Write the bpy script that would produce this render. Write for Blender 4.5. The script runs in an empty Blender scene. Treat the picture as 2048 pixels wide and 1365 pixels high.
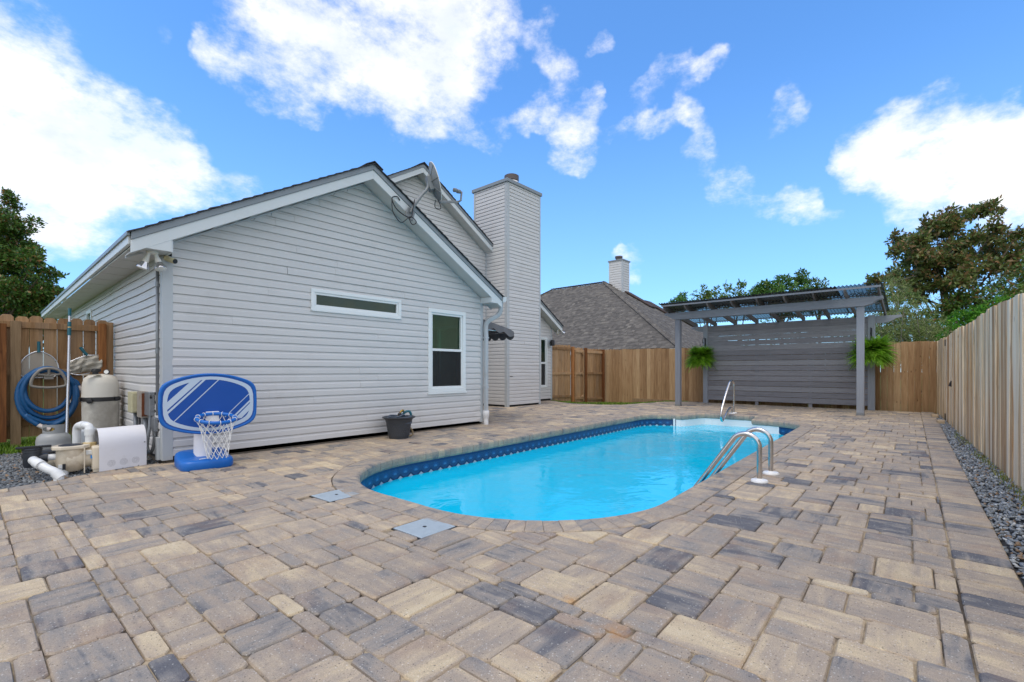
import bpy, bmesh, math, random
import numpy as np
from mathutils import Vector, Matrix

random.seed(7)
RNG = np.random.default_rng(11)
S = bpy.context.scene
COL = S.collection

# ------------------------------------------------------------------ camera, sky, sun, exposure
# World frame: X runs along the gable wall away from the viewer, Y to the left, Z up; the eye stands at (0,0,1.1).
FPX, HY, CXP = 935.0, 741.0, 1024.0
AX = np.array([0.6598, 0.7514]); AY = np.array([-0.7514, 0.6598])
EYE = 1.1
cam_d = bpy.data.cameras.new("camera")
cam = bpy.data.objects.new("camera", cam_d)
COL.objects.link(cam)
cam.location = (0, 0, EYE)
cam.rotation_euler = (math.radians(90), 0, math.atan2(-0.7514, 0.6598))
cam_d.sensor_width = 36.0
cam_d.lens = FPX / 2048 * 36.0
cam_d.shift_y = (HY - 682.5) / 2048
cam_d.clip_start = 0.05
cam_d.clip_end = 2000
S.camera = cam

SUN_EL, SUN_AZ = math.radians(68), math.atan2(-0.15, -0.90)       # direction towards the sun in plan (x, y)
SKY_STRENGTH = 0.11

def direction(px, py):
    r = (px - CXP) / FPX; u = (HY - py) / FPX
    v = Vector((AX[0] * r + AX[1], AY[0] * r + AY[1], u))
    return v.normalized()

def nd(nt, typ, ins=None, **props):
    n = nt.nodes.new(typ)
    for k, v in props.items():
        setattr(n, k, v)
    for k, v in (ins or {}).items():
        s = n.inputs[k]
        if isinstance(v, bpy.types.NodeSocket):
            nt.links.new(v, s)
        else:
            s.default_value = v
    return n

def mth(nt, op, a, b=0.0, c=None, clamp=False):
    ins = {0: a, 1: b}
    if c is not None: ins[2] = c
    n = nd(nt, 'ShaderNodeMath', ins, operation=op); n.use_clamp = clamp
    return n.outputs[0]

def mix(nt, fac, a, b, blend='MIX'):
    n = nt.nodes.new('ShaderNodeMix'); n.data_type = 'RGBA'; n.blend_type = blend; n.clamp_factor = True
    for i, v in ((0, fac), (6, a), (7, b)):
        if isinstance(v, bpy.types.NodeSocket): nt.links.new(v, n.inputs[i])
        else: n.inputs[i].default_value = (tuple(v) + (1,))[:4] if i else v
    return n.outputs[2]

def noise(nt, vec, scale, detail=4.0, rough=0.55, dist=0.0):
    return nd(nt, 'ShaderNodeTexNoise', {'Vector': vec, 'Scale': scale, 'Detail': detail, 'Roughness': rough, 'Distortion': dist})

def ramp(nt, fac, stops, interp='LINEAR'):
    n = nd(nt, 'ShaderNodeValToRGB', {0: fac}); cr = n.color_ramp; cr.interpolation = interp
    while len(cr.elements) < len(stops): cr.elements.new(0.5)
    for e, (p, c) in zip(cr.elements, stops):
        e.position = p; e.color = (tuple(c) + (1,))[:4]
    return n.outputs[0]

def vmath(nt, op, a, b=None, scale=None):
    ins = {0: a}
    if b is not None: ins[1] = b
    n = nd(nt, 'ShaderNodeVectorMath', ins, operation=op)
    if scale is not None:
        if isinstance(scale, bpy.types.NodeSocket): nt.links.new(scale, n.inputs['Scale'])
        else: n.inputs['Scale'].default_value = scale
    return n.outputs[1] if op in ('DOT_PRODUCT', 'LENGTH') else n.outputs[0]

def smooth(nt, val, a, b, lo=0.0, hi=1.0):
    return nd(nt, 'ShaderNodeMapRange', {0: val, 1: a, 2: b, 3: lo, 4: hi}, interpolation_type='SMOOTHSTEP').outputs[0]

world = bpy.data.worlds.new("World"); S.world = world; world.use_nodes = True
def build_sky():
    nt = world.node_tree; nt.nodes.clear()
    gen = nd(nt, 'ShaderNodeTexCoord').outputs['Generated']
    sky = nd(nt, 'ShaderNodeTexSky', sky_type='NISHITA', sun_disc=False, sun_elevation=SUN_EL,
             sun_rotation=math.pi / 2 - SUN_AZ, altitude=0.0, air_density=1.0, dust_density=0.15, ozone_density=3.0)
    z = nd(nt, 'ShaderNodeSeparateXYZ', {0: gen}).outputs[2]
    blue = mix(nt, 1.0, sky.outputs[0], SKY_TINT, 'MULTIPLY')
    # a blue that pales a little towards the horizon, as a clear sky does
    pale = smooth(nt, z, 0.0, 0.55)
    blue = mix(nt, mth(nt, 'MULTIPLY_ADD', pale, -0.5, 0.5), blue, SKY_LOW)
    # clouds: soft banks at their places in the sky, broken up by turbulence
    w1 = noise(nt, gen, 2.6, 5, 0.6).outputs['Color']
    wv = vmath(nt, 'SCALE', vmath(nt, 'SUBTRACT', w1, (0.5, 0.5, 0.5)), scale=0.09)
    w2 = noise(nt, gen, 11.0, 4, 0.6).outputs['Color']
    wv = vmath(nt, 'ADD', wv, vmath(nt, 'SCALE', vmath(nt, 'SUBTRACT', w2, (0.5, 0.5, 0.5)), scale=0.10))
    d = vmath(nt, 'NORMALIZE', vmath(nt, 'ADD', gen, wv))
    banks = [  # pixel, pixel, radius in pixels, weight
        (30, 110, 170, .8), (60, 240, 150, .9), (190, 300, 150, .8), (320, 320, 120, .75), (150, 420, 120, .55), (20, 380, 140, .7),
        (90, 480, 70, .5), (-120, 300, 240, .9),
        (560, 90, 130, .62), (680, 40, 160, .85), (800, 110, 150, .8), (900, 60, 150, .85), (700, -90, 220, .8), (880, 190, 90, .6), (620, 190, 70, .5),
        (460, 90, 70, .5), (1090, 60, 70, .55), (1130, 130, 55, .55), (1165, 225, 60, .6), (1150, 285, 60, .6), (980, 265, 60, .5), (1070, 235, 55, .45),
        (1375, 145, 55, .46), (1300, 170, 45, .45), (1430, 120, 40, .5), (1280, 255, 45, .34), (1450, 380, 70, .68), (1600, 410, 55, .62), (1390, 320, 60, .5),
        (1600, 210, 60, .5), (1360, 240, 45, .5), (1660, 440, 40, .4), (1560, 250, 40, .4), (1530, 415, 40, .45),
        (1760, 300, 90, .85), (1720, 330, 70, .75), (1880, 300, 130, .85), (1990, 310, 130, .95), (1860, 390, 100, .85), (2000, 400, 90, .75), (2130, 330, 160, .9),
        (1268, 525, 48, .85), (1000, 70, 50, .5), (1215, 85, 34, .5), (1120, 235, 45, .5), (1180, 205, 36, .6), (1060, 235, 45, .5), (930, 265, 40, .45), (1310, 262, 40, .3), (1090, 190, 40, .4), (1240, 270, 36, .42), (1420, 330, 40, .45), (500, 380, 60, .4), (330, 60, 50, .3)]
    tot = None
    def add(dirv, rad, wgt, tot):
        dp = vmath(nt, 'DOT_PRODUCT', d, tuple(dirv))
        b = smooth(nt, dp, math.cos(rad * 1.32), 1.0, 0.0, wgt * 1.08)
        return b if tot is None else mth(nt, 'SUBTRACT', mth(nt, 'ADD', tot, b), mth(nt, 'MULTIPLY', tot, b))
    for px, py, r, wgt in banks:
        if r <= 75: r, wgt = r * .85, wgt * .50
        else: wgt *= .80
        rr = math.hypot((px - CXP) / FPX, (HY - py) / FPX)
        tot = add(direction(px, py), 1.05 * r / FPX / (1 + 0.8 * rr * rr), wgt, tot)
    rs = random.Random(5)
    for k in range(60):                                   # unseen cloud banks outside the view, thickened to give whiter, more neutral light
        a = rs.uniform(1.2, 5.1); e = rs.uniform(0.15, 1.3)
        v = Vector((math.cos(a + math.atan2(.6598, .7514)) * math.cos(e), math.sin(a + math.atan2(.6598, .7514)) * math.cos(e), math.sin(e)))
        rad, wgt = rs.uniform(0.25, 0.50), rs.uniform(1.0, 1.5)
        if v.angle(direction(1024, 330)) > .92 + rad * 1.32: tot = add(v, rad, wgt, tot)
    st = vmath(nt, 'MULTIPLY', gen, (1.0, 1.0, 1.7))
    n1 = noise(nt, st, 4.5, 9, 0.62, 0.3).outputs['Fac']
    n2 = noise(nt, vmath(nt, 'ADD', st, (3.3, 1.7, 0.4)), 11.0, 7, 0.66).outputs['Fac']
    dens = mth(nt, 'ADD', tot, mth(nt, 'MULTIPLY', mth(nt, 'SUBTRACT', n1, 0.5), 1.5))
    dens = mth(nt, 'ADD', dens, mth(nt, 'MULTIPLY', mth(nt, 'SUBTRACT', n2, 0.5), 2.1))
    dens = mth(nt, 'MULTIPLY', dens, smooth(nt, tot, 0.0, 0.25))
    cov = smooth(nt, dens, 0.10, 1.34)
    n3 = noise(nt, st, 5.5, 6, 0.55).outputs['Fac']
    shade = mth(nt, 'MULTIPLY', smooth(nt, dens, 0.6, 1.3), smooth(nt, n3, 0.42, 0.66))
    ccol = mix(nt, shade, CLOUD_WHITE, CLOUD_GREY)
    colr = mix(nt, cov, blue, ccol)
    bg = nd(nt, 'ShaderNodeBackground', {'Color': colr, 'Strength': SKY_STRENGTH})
    out = nd(nt, 'ShaderNodeOutputWorld')
    nt.links.new(bg.outputs[0], out.inputs[0])
SKY_TINT = (1.00, 1.58, 2.05)
SKY_LOW = (2.5, 4.4, 7.8)
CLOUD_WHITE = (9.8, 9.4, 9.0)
CLOUD_GREY = (6.0, 6.6, 7.7)
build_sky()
world.cycles.sampling_method = 'MANUAL'; world.cycles.sample_map_resolution = 512

sun_d = bpy.data.lights.new("sun", 'SUN'); sun = bpy.data.objects.new("sun", sun_d); COL.objects.link(sun)
sun_d.energy = 1.15; sun_d.angle = math.radians(30); sun_d.color = (1.0, 0.92, 0.80)
sd = Vector((math.cos(SUN_AZ) * math.cos(SUN_EL), math.sin(SUN_AZ) * math.cos(SUN_EL), math.sin(SUN_EL)))
sun.rotation_euler = sd.to_track_quat('Z', 'Y').to_euler()
sun.location = (0, 0, 30)

S.view_settings.view_transform = 'Standard'
try: S.view_settings.look = 'None'
except Exception: pass
S.view_settings.gamma = 1.0
S.view_settings.use_curve_mapping = False
S.view_settings.exposure = 0.38
S.render.engine = 'CYCLES'
S.cycles.use_denoising = True
S.cycles.max_bounces = 8
S.cycles.transparent_max_bounces = 16
S.cycles.sample_clamp_indirect = 6.0

# ------------------------------------------------------------------ helpers
def G(px, py, z=0.0):
    """ground point (at height z) seen at a photograph pixel: used to measure places"""
    dd = FPX * (EYE - z) / (py - HY); r = (px - CXP) / FPX * dd
    return (AX[0] * r + AX[1] * dd, AY[0] * r + AY[1] * dd)

def AT(px, py, dd):
    """point at distance dd in front of the eye"""
    r = (px - CXP) / FPX * dd
    return Vector((AX[0] * r + AX[1] * dd, AY[0] * r + AY[1] * dd, EYE - (py - HY) / FPX * dd))

def project(x, y, z):
    r = x * AX[0] + y * AY[0]; dd = x * AX[1] + y * AY[1]
    if dd < 0.05: return (-9e3, 9e3, dd)
    return (CXP + r / dd * FPX, HY - (z - EYE) / dd * FPX, dd)

def C(r, g, b):
    f = lambda c: (c / 12.92 if c <= .04045 else ((c + .055) / 1.055) ** 2.4)
    return (f(r / 255), f(g / 255), f(b / 255))

class MB:
    def __init__(s): s.v = []; s.f = []; s.a = []; s.c = (0.5, 0.5, 0.5, 1.0)
    def add(s, vs, fs):
        o = len(s.v); s.v += [tuple(p) for p in vs]; s.a += [s.c] * len(vs)
        s.f += [tuple(i + o for i in f) for f in fs]
        return s
    def obox(s, o, u, v, w):
        o, u, v, w = Vector(o), Vector(u), Vector(v), Vector(w)
        if u.cross(v).dot(w) < 0: u, v = v, u
        return s.add([o, o + u, o + u + v, o + v, o + w, o + u + w, o + u + v + w, o + v + w],
                     [(3, 2, 1, 0), (4, 5, 6, 7), (0, 1, 5, 4), (1, 2, 6, 5), (2, 3, 7, 6), (3, 0, 4, 7)])
    def box(s, x0, x1, y0, y1, z0, z1):
        return s.obox((x0, y0, z0), (x1 - x0, 0, 0), (0, y1 - y0, 0), (0, 0, z1 - z0))
    def beam(s, p, q, w, h, up=(0, 0, 1)):
        p, q = Vector(p), Vector(q); d = q - p; side = d.cross(Vector(up)).normalized(); u2 = side.cross(d).normalized()
        return s.obox(p - side * w / 2 - u2 * h / 2, d, side * w, u2 * h)
    def extrude(s, poly, vec):
        n = len(poly); vec = Vector(vec); P = [Vector(p) for p in poly]
        nrm = Vector((0, 0, 0))
        for i in range(n): nrm += P[i].cross(P[(i + 1) % n])
        if nrm.dot(vec) < 0: P.reverse()
        return s.add(P + [p + vec for p in P], [tuple(range(n - 1, -1, -1)), tuple(range(n, 2 * n))] +
                     [(i, (i + 1) % n, n + (i + 1) % n, n + i) for i in range(n)])
    def tube(s, pts, r, n=10, closed=False, cap=True):
        P = [Vector(p) for p in pts]; m = len(P)
        rad = r if isinstance(r, (list, tuple)) else [r] * m
        T = []
        for i in range(m):
            a = P[(i - 1) % m] if (closed or i > 0) else P[i]; b = P[(i + 1) % m] if (closed or i < m - 1) else P[i]
            t = (b - a); T.append(t.normalized() if t.length > 1e-9 else Vector((0, 0, 1)))
        ref = Vector((0, 0, 1)) if abs(T[0].z) < 0.9 else Vector((1, 0, 0))
        u = T[0].cross(ref).normalized(); vs = []; fs = []
        for i in range(m):
            u = (u - T[i] * u.dot(T[i])).normalized(); w = T[i].cross(u)
            for k in range(n):
                a = 2 * math.pi * k / n
                vs.append(P[i] + (u * math.cos(a) + w * math.sin(a)) * rad[i])
        for i in range(m if closed else m - 1):
            j = (i + 1) % m
            for k in range(n):
                k2 = (k + 1) % n
                fs.append((i * n + k, i * n + k2, j * n + k2, j * n + k))
        if cap and not closed:
            fs.append(tuple(range(n - 1, -1, -1))); fs.append(tuple((m - 1) * n + k for k in range(n)))
        return s.add(vs, fs)
    def lathe(s, c, prof, n=24, axis=(0, 0, 1), cap=True):
        c = Vector(c); ax = Vector(axis).normalized()
        ref = Vector((1, 0, 0)) if abs(ax.x) < 0.9 else Vector((0, 1, 0))
        u = ax.cross(ref).normalized(); w = ax.cross(u); vs = []; fs = []
        for r, h in prof:
            for k in range(n):
                a = 2 * math.pi * k / n
                vs.append(c + ax * h + (u * math.cos(a) + w * math.sin(a)) * max(r, 1e-4))
        for i in range(len(prof) - 1):
            for k in range(n):
                k2 = (k + 1) % n
                fs.append((i * n + k, i * n + k2, (i + 1) * n + k2, (i + 1) * n + k))
        if cap:
            fs.append(tuple(range(n - 1, -1, -1))); fs.append(tuple((len(prof) - 1) * n + k for k in range(n)))
        return s.add(vs, fs)
    def quad(s, a, b, c, d): return s.add([a, b, c, d], [(0, 1, 2, 3)])
    def build(s, name, mat, parent=None, smooth=False, bevel=0.0, seg=2, var=False):
        me = bpy.data.meshes.new(name); me.from_pydata(s.v, [], s.f); me.update()
        if var:
            at = me.attributes.new('var', 'FLOAT_COLOR', 'POINT')
            at.data.foreach_set('color', np.array(s.a, dtype=np.float32).ravel())
        return link(name, me, mat, parent, smooth, bevel, seg)

def link(name, me, mat, parent=None, smooth=False, bevel=0.0, seg=2):
    o = bpy.data.objects.new(name, me); COL.objects.link(o)
    me.materials.append(mat)
    if smooth:
        me.polygons.foreach_set('use_smooth', [True] * len(me.polygons))
        if smooth is not True and hasattr(me, 'set_sharp_from_angle'): me.set_sharp_from_angle(angle=math.radians(smooth))
    if bevel:
        b = o.modifiers.new('bevel', 'BEVEL'); b.width = bevel; b.segments = seg; b.limit_method = 'ANGLE'; b.angle_limit = math.radians(40)
    if parent is not None: child(o, parent)
    return o

def child(o, parent):
    o.parent = parent
    if parent.type == 'EMPTY': o.matrix_parent_inverse = Matrix.Translation(-parent.location)
    return o

def np_mesh(name, V, K, mat, parent=None, var=None, smooth=False):
    """mesh from an (n*K,3) vertex array whose consecutive K vertices are one face"""
    V = np.asarray(V, dtype=np.float32); nf = len(V) // K
    me = bpy.data.meshes.new(name)
    me.vertices.add(len(V)); me.vertices.foreach_set('co', V.ravel())
    me.loops.add(nf * K); me.loops.foreach_set('vertex_index', np.arange(nf * K, dtype=np.int32))
    me.polygons.add(nf); me.polygons.foreach_set('loop_start', np.arange(0, nf * K, K, dtype=np.int32))
    me.update(calc_edges=True)
    if var is not None:
        at = me.attributes.new('var', 'FLOAT_COLOR', 'POINT')
        a = np.zeros((len(V), 4), np.float32); a[:, :var.shape[1]] = var; a[:, 3] = 1
        at.data.foreach_set('color', a.ravel())
    return link(name, me, mat, parent, smooth)

def tri_mesh(name, V, F, mat, parent=None, var=None, smooth=False):
    V = np.asarray(V, np.float32); F = np.asarray(F, np.int32); nf = len(F)
    me = bpy.data.meshes.new(name)
    me.vertices.add(len(V)); me.vertices.foreach_set('co', V.ravel())
    me.loops.add(nf * 3); me.loops.foreach_set('vertex_index', F.ravel())
    me.polygons.add(nf); me.polygons.foreach_set('loop_start', np.arange(0, nf * 3, 3, dtype=np.int32))
    me.update(calc_edges=True)
    if var is not None:
        at = me.attributes.new('var', 'FLOAT_COLOR', 'POINT')
        a = np.zeros((len(V), 4), np.float32); a[:, :var.shape[1]] = var; a[:, 3] = 1
        at.data.foreach_set('color', a.ravel())
    return link(name, me, mat, parent, smooth)

def thing(name, label, cat, loc=(0, 0, 0), group=None):
    o = bpy.data.objects.new(name, None); COL.objects.link(o); o.location = loc; o.empty_display_size = 0.1
    return tag(o, label, cat, group)

def tag(o, label, cat, group=None):
    o['label'] = label; o['category'] = cat
    if group: o['group'] = group
    return o

def kind(o, k, label=None):
    o['kind'] = k
    if label: o['label'] = label
    return o

def catmull(pts, n=8, closed=False):
    P = [Vector(p) for p in pts]; m = len(P); out = []
    for i in range(m if closed else m - 1):
        p0 = P[(i - 1) % m] if (closed or i > 0) else P[i]; p1 = P[i]; p2 = P[(i + 1) % m]
        p3 = P[(i + 2) % m] if (closed or i < m - 2) else P[(i + 1) % m]
        for k in range(n):
            t = k / n
            out.append(0.5 * ((2 * p1) + (p2 - p0) * t + (2 * p0 - 5 * p1 + 4 * p2 - p3) * t * t + (3 * p1 - p0 - 3 * p2 + p3) * t ** 3))
    if not closed: out.append(P[-1])
    return out

def clip_half(poly, p, n):
    """keep the part of a 2-D polygon on the side n points to from p"""
    out = []; m = len(poly)
    for i in range(m):
        a = poly[i]; b = poly[(i + 1) % m]
        da = (a[0] - p[0]) * n[0] + (a[1] - p[1]) * n[1]; db = (b[0] - p[0]) * n[0] + (b[1] - p[1]) * n[1]
        if da >= 0: out.append(a)
        if (da >= 0) != (db >= 0):
            t = da / (da - db); out.append((a[0] + (b[0] - a[0]) * t, a[1] + (b[1] - a[1]) * t))
    return out

def clip_convex(poly, hull):
    ar = sum(hull[i][0] * hull[(i + 1) % len(hull)][1] - hull[(i + 1) % len(hull)][0] * hull[i][1] for i in range(len(hull)))
    for i in range(len(hull)):
        a = hull[i]; b = hull[(i + 1) % len(hull)]
        nx, ny = -(b[1] - a[1]), (b[0] - a[0])
        if ar < 0: nx, ny = -nx, -ny
        poly = clip_half(poly, a, (nx, ny))
        if len(poly) < 3: return []
    return poly

def area2(p): return 0.5 * sum(p[i][0] * p[(i + 1) % len(p)][1] - p[(i + 1) % len(p)][0] * p[i][1] for i in range(len(p)))

def inside(p, poly):
    x, y = p; c = False; j = len(poly) - 1
    for i in range(len(poly)):
        xi, yi = poly[i]; xj, yj = poly[j]
        if (yi > y) != (yj > y) and x < (xj - xi) * (y - yi) / (yj - yi) + xi: c = not c
        j = i
    return c

# ------------------------------------------------------------------ materials
MATS = {}
def new_mat(name):
    m = bpy.data.materials.new(name); m.use_nodes = True; nt = m.node_tree; nt.nodes.clear()
    out = nd(nt, 'ShaderNodeOutputMaterial'); b = nd(nt, 'ShaderNodeBsdfPrincipled')
    nt.links.new(b.outputs[0], out.inputs[0])
    return m, nt, b, out

def obj_vec(nt, rnd=True):
    v = nd(nt, 'ShaderNodeTexCoord').outputs['Object']
    if rnd:
        r = nd(nt, 'ShaderNodeObjectInfo').outputs['Random']
        off = vmath(nt, 'SCALE', (37.0, 91.0, 53.0), scale=r)
        v = vmath(nt, 'ADD', v, off)
    return v

def set_bump(nt, b, h, strength=0.3, dist=0.01):
    bp = nd(nt, 'ShaderNodeBump', {'Height': h, 'Strength': strength, 'Distance': dist})
    nt.links.new(bp.outputs[0], b.inputs['Normal'])

def plain(name, col, rough=0.5, metal=0.0, vary=0.12, scale=9.0, bump=0.0, bscale=60.0, dirt=None, dirt_amt=0.4, spec=0.5, coat=0.0):
    """a single-material surface with soft unevenness of colour and gloss, and optional blotchy dirt"""
    m, nt, b, out = new_mat(name); v = obj_vec(nt)
    n1 = noise(nt, v, scale, 5, 0.6).outputs['Fac']
    r = nd(nt, 'ShaderNodeObjectInfo').outputs['Random']
    k = mth(nt, 'ADD', mth(nt, 'MULTIPLY', mth(nt, 'SUBTRACT', n1, 0.5), 2 * vary), mth(nt, 'MULTIPLY_ADD', r, vary * 0.8, 1 - vary * 0.4))
    c = vmath(nt, 'SCALE', tuple(col), scale=k)
    if dirt:
        n2 = noise(nt, v, scale * 0.45, 7, 0.68).outputs['Fac']
        c = mix(nt, mth(nt, 'MULTIPLY', smooth(nt, n2, 0.5, 0.72), dirt_amt), c, dirt)
    nt.links.new(c, b.inputs['Base Color'])
    nt.links.new(mth(nt, 'MULTIPLY_ADD', n1, 0.25, rough - 0.12, clamp=True), b.inputs['Roughness'])
    b.inputs['Metallic'].default_value = metal
    b.inputs['Specular IOR Level'].default_value = spec
    if coat: b.inputs['Coat Weight'].default_value = coat
    if bump:
        set_bump(nt, b, noise(nt, v, bscale, 4, 0.6).outputs['Fac'], bump, 0.004)
    MATS[name] = m
    return m

def wood(name, cols, grain=(14, 14, 1.1), rough=0.8, knots=0.5, grey=None, grey_amt=0.0, dark=None, split=0.35, tone=.46):
    """sawn boards: streaks along the grain, knots, weather-greyed patches, a tone of its own for every board"""
    m, nt, b, out = new_mat(name); v = obj_vec(nt)
    g = vmath(nt, 'MULTIPLY', v, grain)
    n1 = noise(nt, g, 1.6, 6, 0.62, 0.6).outputs['Fac']
    n2 = noise(nt, vmath(nt, 'MULTIPLY', g, (5, 5, 1.0)), 2.2, 3, 0.6).outputs['Fac']
    r = nd(nt, 'ShaderNodeObjectInfo').outputs['Random']
    f = mth(nt, 'ADD', mth(nt, 'MULTIPLY', n1, 0.85), mth(nt, 'MULTIPLY_ADD', r, tone, .03 - tone / 2))
    c = ramp(nt, f, [(0.18, cols[0]), (0.45, cols[1]), (0.66, cols[2]), (0.9, cols[3] if len(cols) > 3 else cols[2])])
    c = mix(nt, mth(nt, 'MULTIPLY', smooth(nt, n2, 0.5, 0.75), 0.35), c, cols[0])
    if split:
        n4 = noise(nt, vmath(nt, 'MULTIPLY', g, (2.3, 2.3, 0.5)), 1.3, 3, 0.5, 0.3).outputs['Fac']
        c = mix(nt, mth(nt, 'MULTIPLY', smooth(nt, n4, 0.61, 0.68), split), c, dark or tuple(x * 0.3 for x in cols[0]))
    if knots:
        vo = nd(nt, 'ShaderNodeTexVoronoi', {'Vector': vmath(nt, 'MULTIPLY', v, tuple(6.5 if gg > 5 else 2.6 for gg in grain)), 'Scale': 1.0, 'Randomness': 1.0})
        kn = smooth(nt, vo.outputs['Distance'], 0.11, 0.03)
        c = mix(nt, mth(nt, 'MULTIPLY', kn, knots), c, dark or tuple(x * 0.35 for x in cols[0]))
    if grey:
        n3 = noise(nt, vmath(nt, 'MULTIPLY', g, (0.3, 0.3, 0.6)), 1.2, 4, 0.6).outputs['Fac']
        c = mix(nt, mth(nt, 'MULTIPLY', smooth(nt, n3, 0.4, 0.65), grey_amt), c, grey)
    nt.links.new(c, b.inputs['Base Color'])
    b.inputs['Roughness'].default_value = rough; b.inputs['Specular IOR Level'].default_value = 0.25
    set_bump(nt, b, n2, 0.35, 0.003)
    MATS[name] = m
    return m

def leafmat(name, lo, hi, back=None, trans=0.25, rough=0.45):
    m, nt, b, out = new_mat(name)
    at = nd(nt, 'ShaderNodeAttribute', attribute_name='var').outputs['Color']
    sp = nd(nt, 'ShaderNodeSeparateColor', {0: at})
    c = mix(nt, sp.outputs[0], lo, hi)
    if back: c = mix(nt, sp.outputs[1], c, back)
    c = vmath(nt, 'SCALE', c, scale=mth(nt, 'MULTIPLY_ADD', sp.outputs[2], 0.8, 0.6))
    nt.links.new(c, b.inputs['Base Color']); b.inputs['Roughness'].default_value = rough
    b.inputs['Specular IOR Level'].default_value = 0.35
    tr = nd(nt, 'ShaderNodeBsdfTranslucent', {'Color': c})
    mx = nd(nt, 'ShaderNodeMixShader', {0: trans})
    nt.links.new(b.outputs[0], mx.inputs[1]); nt.links.new(tr.outputs[0], mx.inputs[2]); nt.links.new(mx.outputs[0], out.inputs[0])
    MATS[name] = m
    return m

def glassmat(name, tint, rough=0.0, body=None, body_amt=0.0, ior=1.5, gl=1.0):
    m, nt, b, out = new_mat(name); nt.nodes.remove(b)
    tr = nd(nt, 'ShaderNodeBsdfTransparent', {'Color': tuple(tint) + (1,)})
    go = nd(nt, 'ShaderNodeBsdfGlossy', {'Color': (gl if isinstance(gl, tuple) else (gl, gl, gl)) + (1,), 'Roughness': rough})
    fr = nd(nt, 'ShaderNodeFresnel', {'IOR': ior}).outputs[0]
    base = tr.outputs[0]
    if body:
        di = nd(nt, 'ShaderNodeBsdfDiffuse', {'Color': tuple(body) + (1,)})
        mm = nd(nt, 'ShaderNodeMixShader', {0: body_amt}); nt.links.new(base, mm.inputs[1]); nt.links.new(di.outputs[0], mm.inputs[2]); base = mm.outputs[0]
    mx = nd(nt, 'ShaderNodeMixShader', {0: fr}); nt.links.new(base, mx.inputs[1]); nt.links.new(go.outputs[0], mx.inputs[2])
    nt.links.new(mx.outputs[0], out.inputs[0])
    MATS[name] = m
    return m
# ------------------------------------------------------------------ the setting: ground, pool, patio, gravel
def paver_mat():
    m, nt, b, out = new_mat('paver'); v = nd(nt, 'ShaderNodeTexCoord').outputs['Object']
    at = nd(nt, 'ShaderNodeAttribute', attribute_name='var').outputs['Color']
    sp = nd(nt, 'ShaderNodeSeparateColor', {0: at}); R, Gc, B = sp.outputs[0], sp.outputs[1], sp.outputs[2]
    v2 = vmath(nt, 'ADD', v, vmath(nt, 'SCALE', (31.0, 57.0, 13.0), scale=Gc))
    a = vmath(nt, 'MULTIPLY', v2, (2.2, 15.0, 4.0)); c = vmath(nt, 'MULTIPLY', v2, (15.0, 2.2, 4.0))
    mv = nt.nodes.new('ShaderNodeMix'); mv.data_type = 'VECTOR'
    nt.links.new(B, mv.inputs[0]); nt.links.new(a, mv.inputs[4]); nt.links.new(c, mv.inputs[5])
    st = noise(nt, mv.outputs[1], 1.0, 5, 0.6, 0.5).outputs['Fac']
    bl = noise(nt, v2, 5.0, 4, 0.6).outputs['Fac']
    f = mth(nt, 'ADD', mth(nt, 'MULTIPLY', mth(nt, 'SUBTRACT', mth(nt, 'MULTIPLY_ADD', bl, 0.45, mth(nt, 'MULTIPLY', st, 0.55)), 0.5), 2.2), R)
    col = ramp(nt, f, [(0.02, C(104, 103, 106)), (0.15, C(128, 124, 121)), (0.28, C(153, 144, 134)), (0.46, C(166, 151, 135)), (0.60, C(177, 160, 140)),
                       (0.74, C(189, 170, 145)), (0.90, C(203, 183, 151)), (1.0, C(209, 190, 158))])
    pk = noise(nt, v2, 3.1, 3, 0.5).outputs['Fac']
    col = mix(nt, mth(nt, 'MULTIPLY', smooth(nt, pk, 0.52, 0.70), 0.28), col, C(156, 124, 102))
    fine = noise(nt, v, 230, 3, 0.7).outputs['Fac']
    col = vmath(nt, 'SCALE', col, scale=mth(nt, 'MULTIPLY_ADD', fine, 1.3, 0.36))
    vo = nd(nt, 'ShaderNodeTexVoronoi', {'Vector': v, 'Scale': 92.0}); d = vo.outputs['Distance']
    pick = nd(nt, 'ShaderNodeSeparateColor', {0: vo.outputs['Color']})
    chip = mth(nt, 'MULTIPLY', smooth(nt, d, 0.36, 0.18), mth(nt, 'GREATER_THAN', pick.outputs[0], 0.80))
    col = mix(nt, mth(nt, 'MULTIPLY', chip, 0.5), col, C(232, 226, 214))
    pit = mth(nt, 'MULTIPLY', smooth(nt, d, 0.38, 0.20), mth(nt, 'GREATER_THAN', pick.outputs[1], 0.82))
    col = mix(nt, mth(nt, 'MULTIPLY', pit, 0.6), col, C(62, 58, 56))
    big = noise(nt, v, 0.7, 3, 0.5).outputs['Fac']
    col = vmath(nt, 'SCALE', col, scale=mth(nt, 'MULTIPLY_ADD', big, 0.30, 0.80))
    for (sx_, sy_), rr_ in ((G(1169, 1262), .10), (G(1233, 1266), .13), (G(1140, 1200), .06)):      # rust stains
        dd_ = vmath(nt, 'LENGTH', vmath(nt, 'SUBTRACT', v, (sx_, sy_, 0.0)))
        col = mix(nt, mth(nt, 'MULTIPLY', mth(nt, 'MULTIPLY', smooth(nt, dd_, rr_, .01), smooth(nt, bl, .38, .62)), .6), col, C(188, 132, 62))
    nt.links.new(col, b.inputs['Base Color']); b.inputs['Roughness'].default_value = 0.78; b.inputs['Specular IOR Level'].default_value = 0.35
    h = mth(nt, 'ADD', mth(nt, 'MULTIPLY', noise(nt, v, 60, 5, 0.7).outputs['Fac'], 1.0), mth(nt, 'MULTIPLY', fine, 0.5))
    set_bump(nt, b, h, 0.8, 0.006)
    MATS['paver'] = m
paver_mat()

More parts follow.
